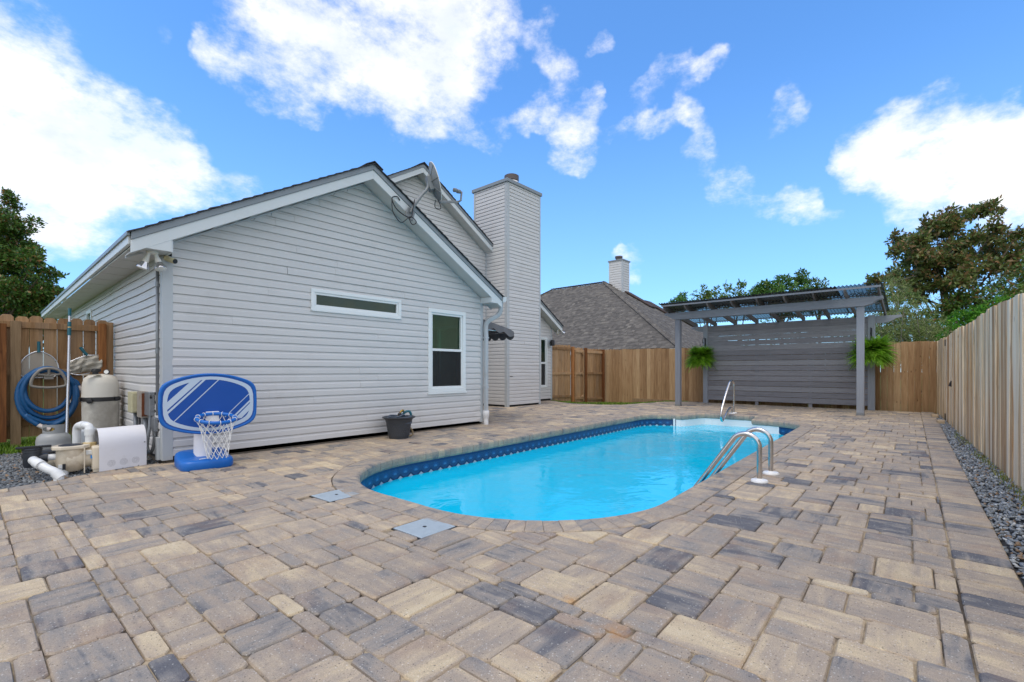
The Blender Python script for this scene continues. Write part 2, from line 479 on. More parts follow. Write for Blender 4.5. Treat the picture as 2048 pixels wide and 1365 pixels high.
def sand_mat():
    m, nt, b, out = new_mat('joint_sand'); v = obj_vec(nt, False)
    n = noise(nt, v, 1.1, 5, 0.65).outputs['Fac']; f = noise(nt, v, 120, 3, 0.7).outputs['Fac']
    col = mix(nt, smooth(nt, n, 0.42, 0.58), C(176, 158, 130), C(70, 60, 50))
    col = vmath(nt, 'SCALE', col, scale=mth(nt, 'MULTIPLY_ADD', f, 0.9, 0.5))
    nt.links.new(col, b.inputs['Base Color']); b.inputs['Roughness'].default_value = 0.95
    MATS['joint_sand'] = m
sand_mat()

def ground_mat(name, c1, c2, sc=2.0):
    m, nt, b, out = new_mat(name); v = obj_vec(nt, False)
    n = noise(nt, v, sc, 8, 0.7).outputs['Fac']
    nt.links.new(ramp(nt, n, [(0.35, c1), (0.65, c2)]), b.inputs['Base Color']); b.inputs['Roughness'].default_value = 0.95
    b.inputs['Specular IOR Level'].default_value = 0.1
    set_bump(nt, b, noise(nt, v, 40, 4, 0.7).outputs['Fac'], 0.6, 0.02)
    MATS[name] = m
ground_mat('soil', C(70, 58, 46), C(104, 90, 70)); ground_mat('turf', C(62, 82, 30), C(96, 106, 44), 3.0)
ground_mat('gravel_bed', C(46, 47, 50), C(72, 72, 74), 12.0)

# pool outline, in its own frame: u along the pool, v to the left
PA = 0.028; PO = (2.44, 1.585); PL, PW = 9.0, 3.40
def PQ(u, v): return (PO[0] + u * math.cos(PA) - v * math.sin(PA), PO[1] + u * math.sin(PA) + v * math.cos(PA))
def arc(cx, cy, r, a0, a1, n): return [(cx + r * math.cos(a0 + (a1 - a0) * i / n), cy + r * math.sin(a0 + (a1 - a0) * i / n)) for i in range(n + 1)]
H_ = math.pi / 2
ring = arc(1.35, 1.35, 1.35, math.pi, 1.5 * math.pi, 20) + arc(PL - .75, .75, .75, -H_, 0, 12)
ring += [(PL, 1.02)] + [(PL + .08, 1.06), (PL + .80, 1.06), (PL + .88, 1.12), (PL + .88, 2.20)]
ring += [(PL + .84, 2.31), (PL + .72, 2.40), (PL + .20, 2.52), (PL + .05, 2.58), (PL, 2.66)]
ring += arc(PL - .62, PW - .62, .62, 0, H_, 10) + arc(1.35, PW - 1.35, 1.35, H_, math.pi, 20)
def resample(P, step):
    out = []; m = len(P); L = [math.dist(P[i], P[(i + 1) % m]) for i in range(m)]; tot = sum(L); n = int(tot / step)
    i = 0; acc = 0
    for k in range(n):
        t = tot * k / n
        while acc + L[i] < t: acc += L[i]; i += 1
        f = (t - acc) / L[i] if L[i] > 1e-9 else 0
        a, b = P[i], P[(i + 1) % m]; out.append((a[0] + (b[0] - a[0]) * f, a[1] + (b[1] - a[1]) * f))
    return out
POOL = resample([PQ(*p) for p in ring], 0.114); NP_ = len(POOL)      # counter-clockwise
def offs(P, w):
    out = []
    for i in range(len(P)):
        a, b = P[i - 1], P[(i + 1) % len(P)]; dx, dy = b[0] - a[0], b[1] - a[1]; l = math.hypot(dx, dy)
        out.append((P[i][0] + dy / l * w, P[i][1] - dx / l * w))
    return out
CW = 0.25
COPE_OUT = offs(POOL, CW)
# outer edge tidied where the notch corners fold it over
COPE_OUT2 = []
for i, p in enumerate(COPE_OUT):
    if min(math.dist(p, q) for q in POOL) > CW * 0.93: COPE_OUT2.append(p)
WZ = -0.285

pool = thing('pool', 'bright blue swimming pool with rounded ends and a mottled brick rim', 'swimming pool', (6.9, 3.3, 0))
cope_mat = MATS['paver']
for i in range(NP_):
    j = (i + 1) % NP_
    def lerp(a, b, t): return (a[0] + (b[0] - a[0]) * t, a[1] + (b[1] - a[1]) * t)
    g = 0.014
    a, b2 = lerp(POOL[i], POOL[j], g), lerp(POOL[i], POOL[j], 1 - g); A, B2 = lerp(COPE_OUT[i], COPE_OUT[j], g), lerp(COPE_OUT[i], COPE_OUT[j], 1 - g)
    jt = [random.uniform(-.004, .004) for _ in range(4)]; top = 0.003 + random.uniform(-.0012, .0012)
    mb = MB(); dirx = POOL[j][0] - POOL[i][0]; mb.c = (random.choice([.34, .38, .42, .46, .50]) + random.uniform(-.05, .05), random.random(), 1.0 if abs(dirx) < 0.08 * .7 else 0.0, 1)
    mb.c = (mb.c[0], mb.c[1], 1.0 - mb.c[2], 1) if False else mb.c
    rows = []
    for q, Q, side in ((a, A, 0), (b2, B2, 1)):
        dx, dy = Q[0] - q[0], Q[1] - q[1]; l = math.hypot(dx, dy); ux, uy = (dx / l, dy / l) if l > 1e-4 else (0, 0)
        e = jt[side]
        prof = [(0.012 + e, -.125), (-.006 + e, -.10), (-.012 + e, -.055), (-.009 + e, -.022), (0.004, -.006), (0.022, top), (l - .006, top), (l, top - .006), (l, -.06)]
        rows.append([(q[0] + ux * n, q[1] + uy * n, z) for n, z in prof])
    n = len(rows[0]); mb.add(rows[0] + rows[1], [(k, (k + 1) % n, n + (k + 1) % n, n + k) for k in range(n)] + [tuple(range(n - 1, -1, -1)), tuple(range(n, 2 * n))])
    mb.build('coping_brick', cope_mat, pool, var=True)

def liner_mat():
    m, nt, b, out = new_mat('pool_liner'); v = obj_vec(nt, False)
    n = noise(nt, v, 1.3, 5, 0.6).outputs['Fac']
    nt.links.new(mix(nt, n, (.08, .56, .84), (.13, .66, .92)), b.inputs['Base Color']); b.inputs['Roughness'].default_value = 0.5
    MATS['pool_liner'] = m
    # printed border: navy mosaic with a row of pale fans over a grey zigzag
    m, nt, b, out = new_mat('liner_border')
    at = nd(nt, 'ShaderNodeAttribute', attribute_name='var').outputs['Color']
    sp = nd(nt, 'ShaderNodeSeparateColor', {0: at}); s, h = sp.outputs[0], sp.outputs[1]      # along / 0 bottom .. 1 top
    fr = mth(nt, 'FRACT', mth(nt, 'MULTIPLY', s, 1.0)); d = mth(nt, 'ABSOLUTE', mth(nt, 'SUBTRACT', fr, 0.5))
    dx = mth(nt, 'MULTIPLY', d, 1.0); dyv = mth(nt, 'SUBTRACT', h, 0.42)
    rad = mth(nt, 'SQRT', mth(nt, 'ADD', mth(nt, 'MULTIPLY', dx, dx), mth(nt, 'MULTIPLY', dyv, dyv)))
    fan = mth(nt, 'MULTIPLY', mth(nt, 'LESS_THAN', rad, 0.30), mth(nt, 'GREATER_THAN', dyv, mth(nt, 'MULTIPLY', dx, 0.25)))
    fan2 = mth(nt, 'MULTIPLY', mth(nt, 'LESS_THAN', rad, 0.16), mth(nt, 'GREATER_THAN', dyv, 0.0))
    zig = mth(nt, 'LESS_THAN', h, mth(nt, 'MULTIPLY_ADD', d, 0.72, 0.06))
    zig2 = mth(nt, 'LESS_THAN', h, mth(nt, 'MULTIPLY_ADD', d, 0.72, -0.08))
    tile = nd(nt, 'ShaderNodeTexBrick', {'Vector': nd(nt, 'ShaderNodeCombineXYZ', {0: mth(nt, 'MULTIPLY', s, 6), 1: mth(nt, 'MULTIPLY', h, 5)}).outputs[0],
                'Scale': 2.0, 'Color1': C(8, 50, 98) + (1,), 'Color2': C(14, 66, 116) + (1,), 'Mortar': C(60, 118, 160) + (1,), 'Mortar Size': 0.012}, offset=0.0)
    c = mix(nt, mth(nt, 'MULTIPLY', fan, 0.9), tile.outputs[0], C(20, 80, 136)); c = mix(nt, fan2, c, C(52, 116, 164))
    c = mix(nt, mth(nt, 'MULTIPLY', zig, 0.9), c, C(8, 40, 82)); c = mix(nt, mth(nt, 'MULTIPLY', zig2, 0.85), c, C(170, 190, 205))
    c = mix(nt, mth(nt, 'GREATER_THAN', h, 0.80), c, C(10, 52, 100))
    nt.links.new(c, b.inputs['Base Color']); b.inputs['Roughness'].default_value = 0.35
    MATS['liner_border'] = m
liner_mat()
plain('white_plastic', (.80, .80, .80), 0.35, vary=.03); plain('steel', (.66, .63, .60), 0.20, 1.0, vary=.05, scale=30); plain('black_plastic', (.018, .018, .02), 0.45, vary=.1)
INN = offs(POOL, 0.02)
mb = MB(); n = NP_; zs = [WZ - .02, -0.75, -1.15]
for z in zs: mb.add([(p[0], p[1], z) for p in INN], [])
for k in range(len(zs) - 1):
    for i in range(n): mb.f.append((k * n + i, k * n + n + i, k * n + n + (i + 1) % n, k * n + (i + 1) % n))
mb.f.append(tuple((len(zs) - 1) * n + i for i in range(n)))
mb.a = [mb.c] * len(mb.v)
mb.build('liner', MATS['pool_liner'], pool)
# where the white step unit replaces the liner border: the far wall between these v limits
def pool_uv(p):
    dx, dy = p[0] - PO[0], p[1] - PO[1]; return (dx * math.cos(PA) + dy * math.sin(PA), -dx * math.sin(PA) + dy * math.cos(PA))
STEP = [i for i in range(n) if pool_uv(POOL[i])[0] > PL - .06 and 0.42 < pool_uv(POOL[i])[1] < 2.78]
mb = MB(); mw = MB()
for i in range(n):
    j = (i + 1) % n; s0, s1 = i * .114 / .171, (i + 1) * .114 / .171
    if i in STEP and j in STEP:
        p, q = offs(POOL, 0.012)[i], offs(POOL, 0.012)[j]
        mw.quad((p[0], p[1], -.62), (p[0], p[1], -.118), (q[0], q[1], -.118), (q[0], q[1], -.62)); continue
    p, q = INN[i], INN[j]; zt, zb = -.118, WZ - .02; o = len(mb.v)
    mb.v += [(p[0], p[1], zb), (q[0], q[1], zb), (q[0], q[1], zt), (p[0], p[1], zt)]
    mb.a += [(s0, 0, 0, 1), (s1, 0, 0, 1), (s1, 1, 0, 1), (s0, 1, 0, 1)]; mb.f.append((o, o + 3, o + 2, o + 1))
mb.build('liner_border', MATS['liner_border'], pool, var=True)
steps = mw.build('steps', MATS['white_plastic'], pool)
for k, (ua, zt) in enumerate(((PL + .42, WZ - .03), (PL + .08, WZ - .26), (PL - .24, WZ - .50))):
    P4 = [PQ(ua, 1.10 if k < 2 else .5), PQ(PL + .86, 1.10 if k < 2 else .5), PQ(PL + .86, 2.36 if k < 2 else 2.7), PQ(ua, 2.36 if k < 2 else 2.7)]
    if k == 2: P4 = [PQ(ua, .5), PQ(PL, .5), PQ(PL, 2.7), PQ(ua, 2.7)]
    MB().extrude([(x, y, zt) for x, y in P4], (0, 0, -.25 - (.12 if k == 2 else 0))).build('tread', MATS['white_plastic'], steps, bevel=.025)
for v_ in (.44, 2.76):
    x, y = PQ(PL - .02, v_); c_, s_ = math.cos(PA), math.sin(PA)
    MB().obox((x, y, -.55), (.03 * c_, .03 * s_, 0), (-.05 * s_, .05 * c_, 0), (0, 0, .45)).build('trim_strip', MATS['white_plastic'], steps, bevel=.006)
m = plain('grey_fitting', (.10, .20, .22), .4)
pr_ = MB(); cx_, cy_ = PQ(3.58, PW - .02)
for a_ in range(28):
    t0, t1 = 2 * math.pi * a_ / 28, 2 * math.pi * (a_ + 1) / 28
    f_ = lambda t, r, e: (cx_ + r * math.cos(t) * .10, cy_ - e, -.44 + r * math.sin(t) * .05)
    pr_.quad(f_(t0, 1, .012), f_(t0, .82, .02), f_(t1, .82, .02), f_(t1, 1, .012))
pr_.build('return_fitting', MATS['grey_fitting'], pool)

def water_mat():
    m, nt, b, out = new_mat('water'); nt.nodes.remove(b); v = obj_vec(nt, False)
    n1 = noise(nt, v, 2.2, 3, 0.5, 0.6).outputs['Fac']; n2 = noise(nt, v, 9.0, 3, 0.5, 0.4).outputs['Fac']
    patch = smooth(nt, noise(nt, v, 0.55, 2, 0.5).outputs['Fac'], 0.46, 0.62)
    h = mth(nt, 'ADD', mth(nt, 'MULTIPLY', n1, 0.6), mth(nt, 'MULTIPLY', n2, mth(nt, 'MULTIPLY', patch, 0.30)))
    bp = nd(nt, 'ShaderNodeBump', {'Height': h, 'Strength': 0.28, 'Distance': 0.06}).outputs[0]
    tr = nd(nt, 'ShaderNodeBsdfTransparent', {'Color': (.36, .92, 1.0, 1)})
    go = nd(nt, 'ShaderNodeBsdfGlossy', {'Color': (1, 1, 1, 1), 'Roughness': 0.0, 'Normal': bp})
    fr = nd(nt, 'ShaderNodeFresnel', {'IOR': 1.333, 'Normal': bp}).outputs[0]
    di = nd(nt, 'ShaderNodeBsdfDiffuse', {'Color': (.0, .66, .97, 1)})      # light scattered back by the water itself
    bd_ = nd(nt, 'ShaderNodeMixShader', {0: .78}); nt.links.new(tr.outputs[0], bd_.inputs[1]); nt.links.new(di.outputs[0], bd_.inputs[2])
    mx = nd(nt, 'ShaderNodeMixShader', {0: fr}); nt.links.new(bd_.outputs[0], mx.inputs[1]); nt.links.new(go.outputs[0], mx.inputs[2])
    nt.links.new(mx.outputs[0], out.inputs[0]); MATS['water'] = m
water_mat()
mb = MB(); wr = offs(POOL, 0.0185); mb.add([(p[0], p[1], WZ) for p in wr], [tuple(range(NP_))])
kind(mb.build('water', MATS['water']), 'structure')

# ground sheet, open over the pool
def ring_sheet(name, outer, inner, z, mat):
    bm = bmesh.new()
    for P in (outer, inner):
        vs = [bm.verts.new((x, y, z)) for x, y in P]
        for i in range(len(vs)): bm.edges.new((vs[i], vs[(i + 1) % len(vs)]))
    bmesh.ops.triangle_fill(bm, use_beauty=True, use_dissolve=False, edges=bm.edges[:])
    for f in bm.faces:
        if f.normal.z < 0: f.normal_flip()
    me = bpy.data.meshes.new(name); bm.to_mesh(me); bm.free()
    return link(name, me, mat)
kind(ring_sheet('ground', [(-400, -400), (400, -400), (400, 400), (-400, 400)], [(1.9, .9), (13.0, .9), (13.0, 5.7), (1.9, 5.7)], -0.32, MATS['turf']), 'structure')

PATIO = [(-3.0, -.476), (16.25, -.221), (16.35, 6.2), (15.9, 6.75), (14.6, 7.0), (13.6, 7.2), (13.1, 7.8), (12.98, 8.6), (13.2, 9.3), (13.82, 10.22), (6.80, 10.22), (6.80, 6.80),
         (1.40, 6.80), (.86, 6.70), (.53, 6.54), (.12, 6.40), (-.6, 6.16), (-3.0, 5.4)]
patio = ring_sheet('patio', PATIO, offs(POOL, 0.10)[::1], -0.011, MATS['joint_sand'])
kind(patio, 'structure', 'patio of mottled tan, grey and charcoal concrete pavers')
mb = MB()                                                            # the patio slab's outer rim down to the ground
for i in range(len(PATIO)):
    a, b2 = PATIO[i], PATIO[(i + 1) % len(PATIO)]
    mb.quad((a[0], a[1], -.33), (b2[0], b2[1], -.33), (b2[0], b2[1], -.012), (a[0], a[1], -.012))
mb.build('edge_restraint', MATS['soil'], patio)

# pavers: three sizes laid at random on an 82 mm grid, cut at the edges
GA = 0.018; U = 0.0823
def GQ(u, v): return (u * math.cos(GA) - v * math.sin(GA), u * math.sin(GA) + v * math.cos(GA))
EDGE_V = -0.13                                                       # inner side of the soldier course on the right
LIDS = []
for cx_, cy_, ang in ((2.08, 3.89, .05), (2.06, 2.625, .03)): LIDS.append((cx_, cy_, ang))
def lid_poly(cx_, cy_, ang, h=.158):
    c_, s_ = math.cos(ang), math.sin(ang)
    return [(cx_ + x * c_ - y * s_, cy_ + x * s_ + y * c_) for x, y in ((-h, -h), (h, -h), (h, h), (-h, h))]
def border_y(x): return -.39 + .01328 * (x - 3.5)
pav = []                                                             # polygons
NU, NV = int(19.6 / U), int(11.2 / U); occ = np.zeros((NU, NV), bool); U0, V0 = -3.0, -0.6
rp = random.Random(21)
SZ = [(4, 3), (3, 4), (3, 3), (2, 3), (3, 2)]; WT = [30, 22, 26, 12, 10]
for iv in range(NV):
    for iu in range(NU):
        if occ[iu, iv]: continue
        opts = rp.choices(SZ, WT, k=4) + [(2, 3), (3, 2), (2, 2), (1, 3), (3, 1), (2, 1), (1, 2), (1, 1)]
        for su, sv in opts:
            if iu + su <= NU and iv + sv <= NV and not occ[iu:iu + su, iv:iv + sv].any(): break
        else: continue
        occ[iu:iu + su, iv:iv + sv] = True
        u0, v0 = U0 + iu * U, V0 + iv * U
        pav.append(([GQ(u0, v0), GQ(u0 + su * U, v0), GQ(u0 + su * U, v0 + sv * U), GQ(u0, v0 + sv * U)], 1.0 if sv > su else (0.0 if su > sv else float(rp.random() < .5))))
def near_seg(p, P):
    best = None
    for i in range(len(P)):
        a, b2 = P[i], P[(i + 1) % len(P)]; dx, dy = b2[0] - a[0], b2[1] - a[1]; L2 = dx * dx + dy * dy
        t = max(0, min(1, ((p[0] - a[0]) * dx + (p[1] - a[1]) * dy) / L2)); q = (a[0] + dx * t, a[1] + dy * t); d = math.dist(p, q)
        if best is None or d < best[0]: best = (d, q, (dx, dy))
    return best
final = []
for poly, ori in pav:
    cx_ = sum(p[0] for p in poly) / 4; cy_ = sum(p[1] for p in poly) / 4
    if cx_ > 16.6 or cy_ > 10.5: continue
    pj = project(cx_, cy_, 0)
    if pj[2] < 0.8: continue
    P = poly
    # right-hand soldier course
    if cy_ < .3: P = clip_half(P, (0, EDGE_V - .0465 + .0), (-.01328, 1.0)) if True else P
    if len(P) < 3: continue
    ins_ = [inside(p, PATIO) for p in P]
    if not any(ins_): continue
    if not all(ins_):
        for _ in range(2):
            for q in P:
                if not inside(q, PATIO):
                    d, pt, (dx, dy) = near_seg(q, PATIO); P = clip_half(P, pt, (-dy, dx)); break
            if len(P) < 3: break
    if len(P) < 3: continue
    # round the pool
    if 1.7 < cx_ < 13 and .9 < cy_ < 5.8:
        ok = True
        for _ in range(4):
            bad = [q for q in P if inside(q, COPE_OUT2) or near_seg(q, COPE_OUT2)[0] < .003]
            if not bad: break
            q = max(bad, key=lambda q: near_seg(q, COPE_OUT2)[0])
            d, pt, (dx, dy) = near_seg(q, COPE_OUT2); l = math.hypot(dx, dy); nx, ny = dy / l, -dx / l
            P = clip_half(P, (pt[0] + nx * .006, pt[1] + ny * .006), (nx, ny))
            if len(P) < 3: ok = False; break
        if not ok or any(inside(q, COPE_OUT2) for q in P): continue
        c2 = (sum(p[0] for p in P) / len(P), sum(p[1] for p in P) / len(P))
        if inside(c2, COPE_OUT2): continue
    skip = False
    for L in LIDS:
        lp = lid_poly(*L, h=.163)
        inn = [inside(q, lp) for q in P]
        c2 = (sum(p[0] for p in P) / len(P), sum(p[1] for p in P) / len(P))
        if abs(c2[0] - L[0]) < .5 and abs(c2[1] - L[1]) < .5:
            best = None                                              # keep the largest piece lying on one side of the lid
            if len(clip_convex(P, lp)) >= 3:
                for k in range(4):
                    a, b2 = lp[k], lp[(k + 1) % 4]; nx, ny = (b2[1] - a[1]), -(b2[0] - a[0])
                    Q = clip_half(P, a, (nx, ny))
                    if len(Q) >= 3 and (best is None or abs(area2(Q)) > abs(area2(best))): best = Q
                if best is None: skip = True; break
                P = best
    if skip or len(P) < 3 or abs(area2(P)) < .0022: continue
    final.append((P, ori))
x = -2.0                                                             # the soldier course itself
while x < 16.2:
    w = .1646 * rp.choice([1, 1.5, 1, 1.5, 1.2])
    final.append(([(x, border_y(x)), (x + w, border_y(x + w)), (x + w, EDGE_V - .0465 + .01328 * (x + w) - .004), (x, EDGE_V - .0465 + .01328 * x - .004)], 1.0)); x += w

def paver_shape(mb, P, ori, rnd):
    if area2(P) < 0: P = P[::-1]
    m_ = len(P); cxx = sum(p[0] for p in P) / m_; cyy = sum(p[1] for p in P) / m_
    g_ = .0022; out = []
    for i in range(m_):
        a, b2, c_ = P[i - 1], P[i], P[(i + 1) % m_]
        r_ = rp.uniform(.010, .024)
        for q in (a, c_):
            l = math.dist(q, b2)
            if l < 1e-5: continue
            t = min(r_, l * .4) / l
            out.append((b2[0] + (q[0] - b2[0]) * t, b2[1] + (q[1] - b2[1]) * t))
    o2 = []
    for q in out:
        dx, dy = q[0] - cxx, q[1] - cyy; l = math.hypot(dx, dy) + 1e-9; k = (l - g_ - rp.uniform(0, .0036)) / l
        o2.append((cxx + dx * k, cyy + dy * k))
    k_ = len(o2); tz = rp.uniform(-.0022, .0022) + (rp.uniform(.002, .009) if rp.random() < .13 else 0)
    sx, sy = rp.uniform(-.010, .010), rp.uniform(-.010, .010)
    zf = lambda p: tz + (p[0] - cxx) * sx + (p[1] - cyy) * sy
    ins = [(cxx + (p[0] - cxx) * .955, cyy + (p[1] - cyy) * .955) for p in o2]
    mb.add([(p[0], p[1], -.04) for p in o2] + [(p[0], p[1], zf(p) - .0075) for p in o2] + [(p[0], p[1], zf(p)) for p in ins],
           [tuple(2 * k_ + i for i in range(k_))] + [(i, (i + 1) % k_, k_ + (i + 1) % k_, k_ + i) for i in range(k_)] +
           [(k_ + i, k_ + (i + 1) % k_, 2 * k_ + (i + 1) % k_, 2 * k_ + i) for i in range(k_)])

def seen_area(P):
    Q = [project(p[0], p[1], 0) for p in P]
    if any(q[2] < .3 for q in Q): return 0
    Q = clip_convex([(q[0], q[1]) for q in Q], [(0, 0), (2048, 0), (2048, 1365), (0, 1365)])
    return abs(area2(Q)) if len(Q) >= 3 else 0
final.sort(key=lambda t: -seen_area(t[0]))
rest = MB()
for i, (P, ori) in enumerate(final):
    if i >= 300 and seen_area(P) == 0 and rp.random() < .3: pass
    mb = MB() if i < 300 else rest
    tone = rp.choices([.10, .24, .38, .47, .56, .66, .82], [4, 9, 20, 24, 22, 14, 7])[0] + rp.uniform(-.06, .06)
    mb.c = (tone, rp.random(), ori if rp.random() < .85 else 1 - ori, 1)
    paver_shape(mb, P, ori, rp)
    if i < 300: mb.build('paver', MATS['paver'], patio, var=True)
kind(rest.build('pavers', MATS['paver'], patio, var=True), 'stuff')

# skimmer lids
def lid_mat():
    m, nt, b, out = new_mat('lid_plastic'); v = obj_vec(nt, False)
    n = noise(nt, v, 14, 5, .6).outputs['Fac']
    nt.links.new(mix(nt, n, C(150, 163, 172), C(182, 192, 198)), b.inputs['Base Color']); b.inputs['Roughness'].default_value = .55
    MATS['lid_plastic'] = m
lid_mat()
for k, L in enumerate(LIDS):
    t = thing('deck_lid', ('square grey ribbed lid in the pavers nearest the left end of the pool rim', 'square grey ribbed lid in the pavers in front of the pool, nearer the viewer')[k], 'deck lid', (L[0], L[1], 0), 'ribbed lids set into the patio')
    lp = lid_poly(*L, h=.152)
    MB().extrude([(p[0], p[1], -.03) for p in lp], (0, 0, .031)).build('plate', MATS['lid_plastic'], t, bevel=.002)
    ribs = MB(); c_, s_ = math.cos(L[2]), math.sin(L[2])
    for r_ in range(19):
        o = -.135 + r_ * .015
        ribs.obox((L[0] + o * c_ + .138 * s_ - .003 * c_, L[1] + o * s_ - .138 * c_ - .003 * s_, .001), (.006 * c_, .006 * s_, 0), (-.276 * s_, .276 * c_, 0), (0, 0, .0025))
    kind(ribs.build('ribs', MATS['lid_plastic'], t), 'stuff')
    MB().lathe((L[0], L[1], .0012), [(.014, 0), (.014, .0035)], 14).build('finger_hole', MATS['black_plastic'], t)
    fr = MB(); h = .160
    lo = lid_poly(*L, h=h)
    for a_ in range(4):
        p, q = lo[a_], lo[(a_ + 1) % 4]; fr.beam((p[0], p[1], -.009), (q[0], q[1], -.009), .008, .012)
    fr.build('frame', MATS['black_plastic'], t)

# gravel: crushed stones lying in beds
ICO_V = []; ph = (1 + 5 ** .5) / 2
for a_, b_ in ((-1, ph), (1, ph), (-1, -ph), (1, -ph)): ICO_V += [(a_, b_, 0)]
for a_, b_ in ((-1, ph), (1, ph), (-1, -ph), (1, -ph)): ICO_V += [(0, a_, b_)]
for a_, b_ in ((ph, -1), (ph, 1), (-ph, -1), (-ph, 1)): ICO_V += [(a_, 0, b_)]
ICO_V = np.array(ICO_V) / math.hypot(1, ph)
ICO_F = np.array([(0, 11, 5), (0, 5, 1), (0, 1, 7), (0, 7, 10), (0, 10, 11), (1, 5, 9), (5, 11, 4), (11, 10, 2), (10, 7, 6), (7, 1, 8), (3, 9, 4), (3, 4, 2), (3, 2, 6), (3, 6, 8), (3, 8, 9), (4, 9, 5), (2, 4, 11), (6, 2, 10), (8, 6, 7), (9, 8, 1)])
def stone_mat():
    m, nt, b, out = new_mat('stone'); v = obj_vec(nt, False)
    at = nd(nt, 'ShaderNodeAttribute', attribute_name='var').outputs['Color']; sp = nd(nt, 'ShaderNodeSeparateColor', {0: at})
    c = ramp(nt, sp.outputs[0], [(0, C(84, 88, 92)), (.5, C(126, 131, 135)), (.85, C(160, 164, 166)), (1, C(190, 190, 186))])
    c = mix(nt, mth(nt, 'GREATER_THAN', sp.outputs[1], .93), c, C(140, 116, 92))
    n = noise(nt, v, 55, 4, .65).outputs['Fac']; c = vmath(nt, 'SCALE', c, scale=mth(nt, 'MULTIPLY_ADD', n, 1.0, .5))
    nt.links.new(c, b.inputs['Base Color']); b.inputs['Roughness'].default_value = .7; MATS['stone'] = m
stone_mat()
def gravel(label, pts, size, bright=0.0):
    n_ = len(pts); s = RNG.uniform(.55, 1.25, (n_, 1)) * size * RNG.uniform(.7, 1.3, (n_, 3)) * np.array([1.25, .85, .55])
    q = RNG.normal(size=(n_, 4)); q[:, 1:3] *= .45; q /= np.linalg.norm(q, axis=1)[:, None]
    w, x_, y_, z_ = q.T
    Rm = np.stack([1 - 2 * (y_ * y_ + z_ * z_), 2 * (x_ * y_ - z_ * w), 2 * (x_ * z_ + y_ * w), 2 * (x_ * y_ + z_ * w), 1 - 2 * (x_ * x_ + z_ * z_), 2 * (y_ * z_ - x_ * w),
                   2 * (x_ * z_ - y_ * w), 2 * (y_ * z_ + x_ * w), 1 - 2 * (x_ * x_ + y_ * y_)], 1).reshape(n_, 3, 3)
    base = ICO_V[None] * RNG.uniform(.7, 1.2, (n_, 12, 1)) * s[:, None, :]
    V = np.einsum('nij,nkj->nki', Rm, base) + pts[:, None, :]
    F = (ICO_F[None] + (np.arange(n_) * 12)[:, None, None]).reshape(-1, 3)
    var = np.repeat(np.stack([np.clip(RNG.normal(.45 + bright, .22, n_), 0, 1), RNG.random(n_), RNG.random(n_)], 1), 12, 0)
    return kind(tri_mesh('gravel', V.reshape(-1, 3), F, MATS['stone'], None, var), 'stuff', label)
def fence_y(x): return -.27 - (16.2 - x) * .042
pts = []
for x in np.arange(2.6, 16.1, .0115):
    lo, hi = fence_y(x) - .02, border_y(x) - .004
    dens = 6 if x < 9 else 3
    for _ in range(dens): 
        pts.append((x + random.uniform(-.01, .01), random.uniform(lo, hi), -.028 + random.uniform(0, .016)))
pts = np.array(pts)
gravel('grey crushed stone in the strip along the right fence', pts, .016, .12)
BEDL = [(-3, 5.4), (-.6, 6.16), (.12, 6.40), (.53, 6.54), (.86, 6.70), (1.42, 6.80), (1.44, 9.1), (-.2, 9.15), (-3, 9.2)]
pl = []
while len(pl) < 9000:
    p = (random.uniform(-1.6, 1.44), random.uniform(5.7, 9.25))
    if inside(p, BEDL) and project(p[0], p[1], 0)[0] > -60: pl.append((p[0], p[1], -.03 + random.uniform(0, .02)))
gravel('dark crushed stone bed under the pool equipment', np.array(pl), .018, -.24)
mb = MB(); mb.add([(2.4, -1.2, -.032), (16.3, -.9, -.032), (16.3, -.20, -.032), (2.4, -.36, -.032)], [(0, 1, 2, 3)])
kind(mb.build('gravel_bed', MATS['gravel_bed']), 'structure')
mb = MB(); mb.add([(x, y, -.034) for x, y in BEDL], [tuple(range(len(BEDL)))])
kind(mb.build('gravel_bed', MATS['gravel_bed']), 'structure')

# lawn pieces: behind the left bed and in the far corner
leafmat('grass_blade', C(66, 104, 22), C(126, 158, 48), C(150, 146, 80), .3, .6)
def blades(label, n_, sampler, h0, h1, dry=.1, w=.006, name='grass'):
    P = np.array([sampler() for _ in range(n_)]); a_ = RNG.uniform(0, 2 * math.pi, n_); h = RNG.uniform(h0, h1, n_)[:, None]
    d = np.stack([np.cos(a_), np.sin(a_), 0 * a_], 1); e = np.stack([-np.sin(a_), np.cos(a_), 0 * a_], 1) * w
    up = np.array([0, 0, 1.0]); lean = d * RNG.uniform(.15, .8, (n_, 1))
    mid = P + (up * .6 + lean * .35) * h; tip = P + (up * .95 + lean * .95) * h
    V = np.stack([P - e, P + e, mid + e * .8, mid - e * .8, mid - e * .8, mid + e * .8, tip + e * .1, tip - e * .1], 1).reshape(-1, 3)
    var = np.repeat(np.stack([RNG.random(n_), (RNG.random(n_) < dry) * .9, RNG.random(n_)], 1), 8, 0)
    return kind(np_mesh(name, V, 4, MATS['grass_blade'], None, var), 'stuff', label)
mb = MB(); mb.add([(-3, 9.15, -.03), (1.43, 9.05, -.03), (1.43, 10.6, -.03), (-3, 10.6, -.03)], [(0, 1, 2, 3)])
kind(mb.build('lawn', MATS['turf']), 'structure')
blades('green grass at the foot of the left fence', 5200, lambda: (random.uniform(-.8, 1.42), random.uniform(9.05, 10.5), -.03), .05, .13, .03)
mb = MB(); LP = [(16.6, 6.0, -.05), (16.62, 9.6, -.24), (13.9, 10.3, -.10)]
gridp = []
bx = [(16.35, 6.2), (15.9, 6.75), (14.6, 7.0), (13.6, 7.2), (13.1, 7.8), (12.98, 8.6), (13.2, 9.3), (13.82, 10.22)]
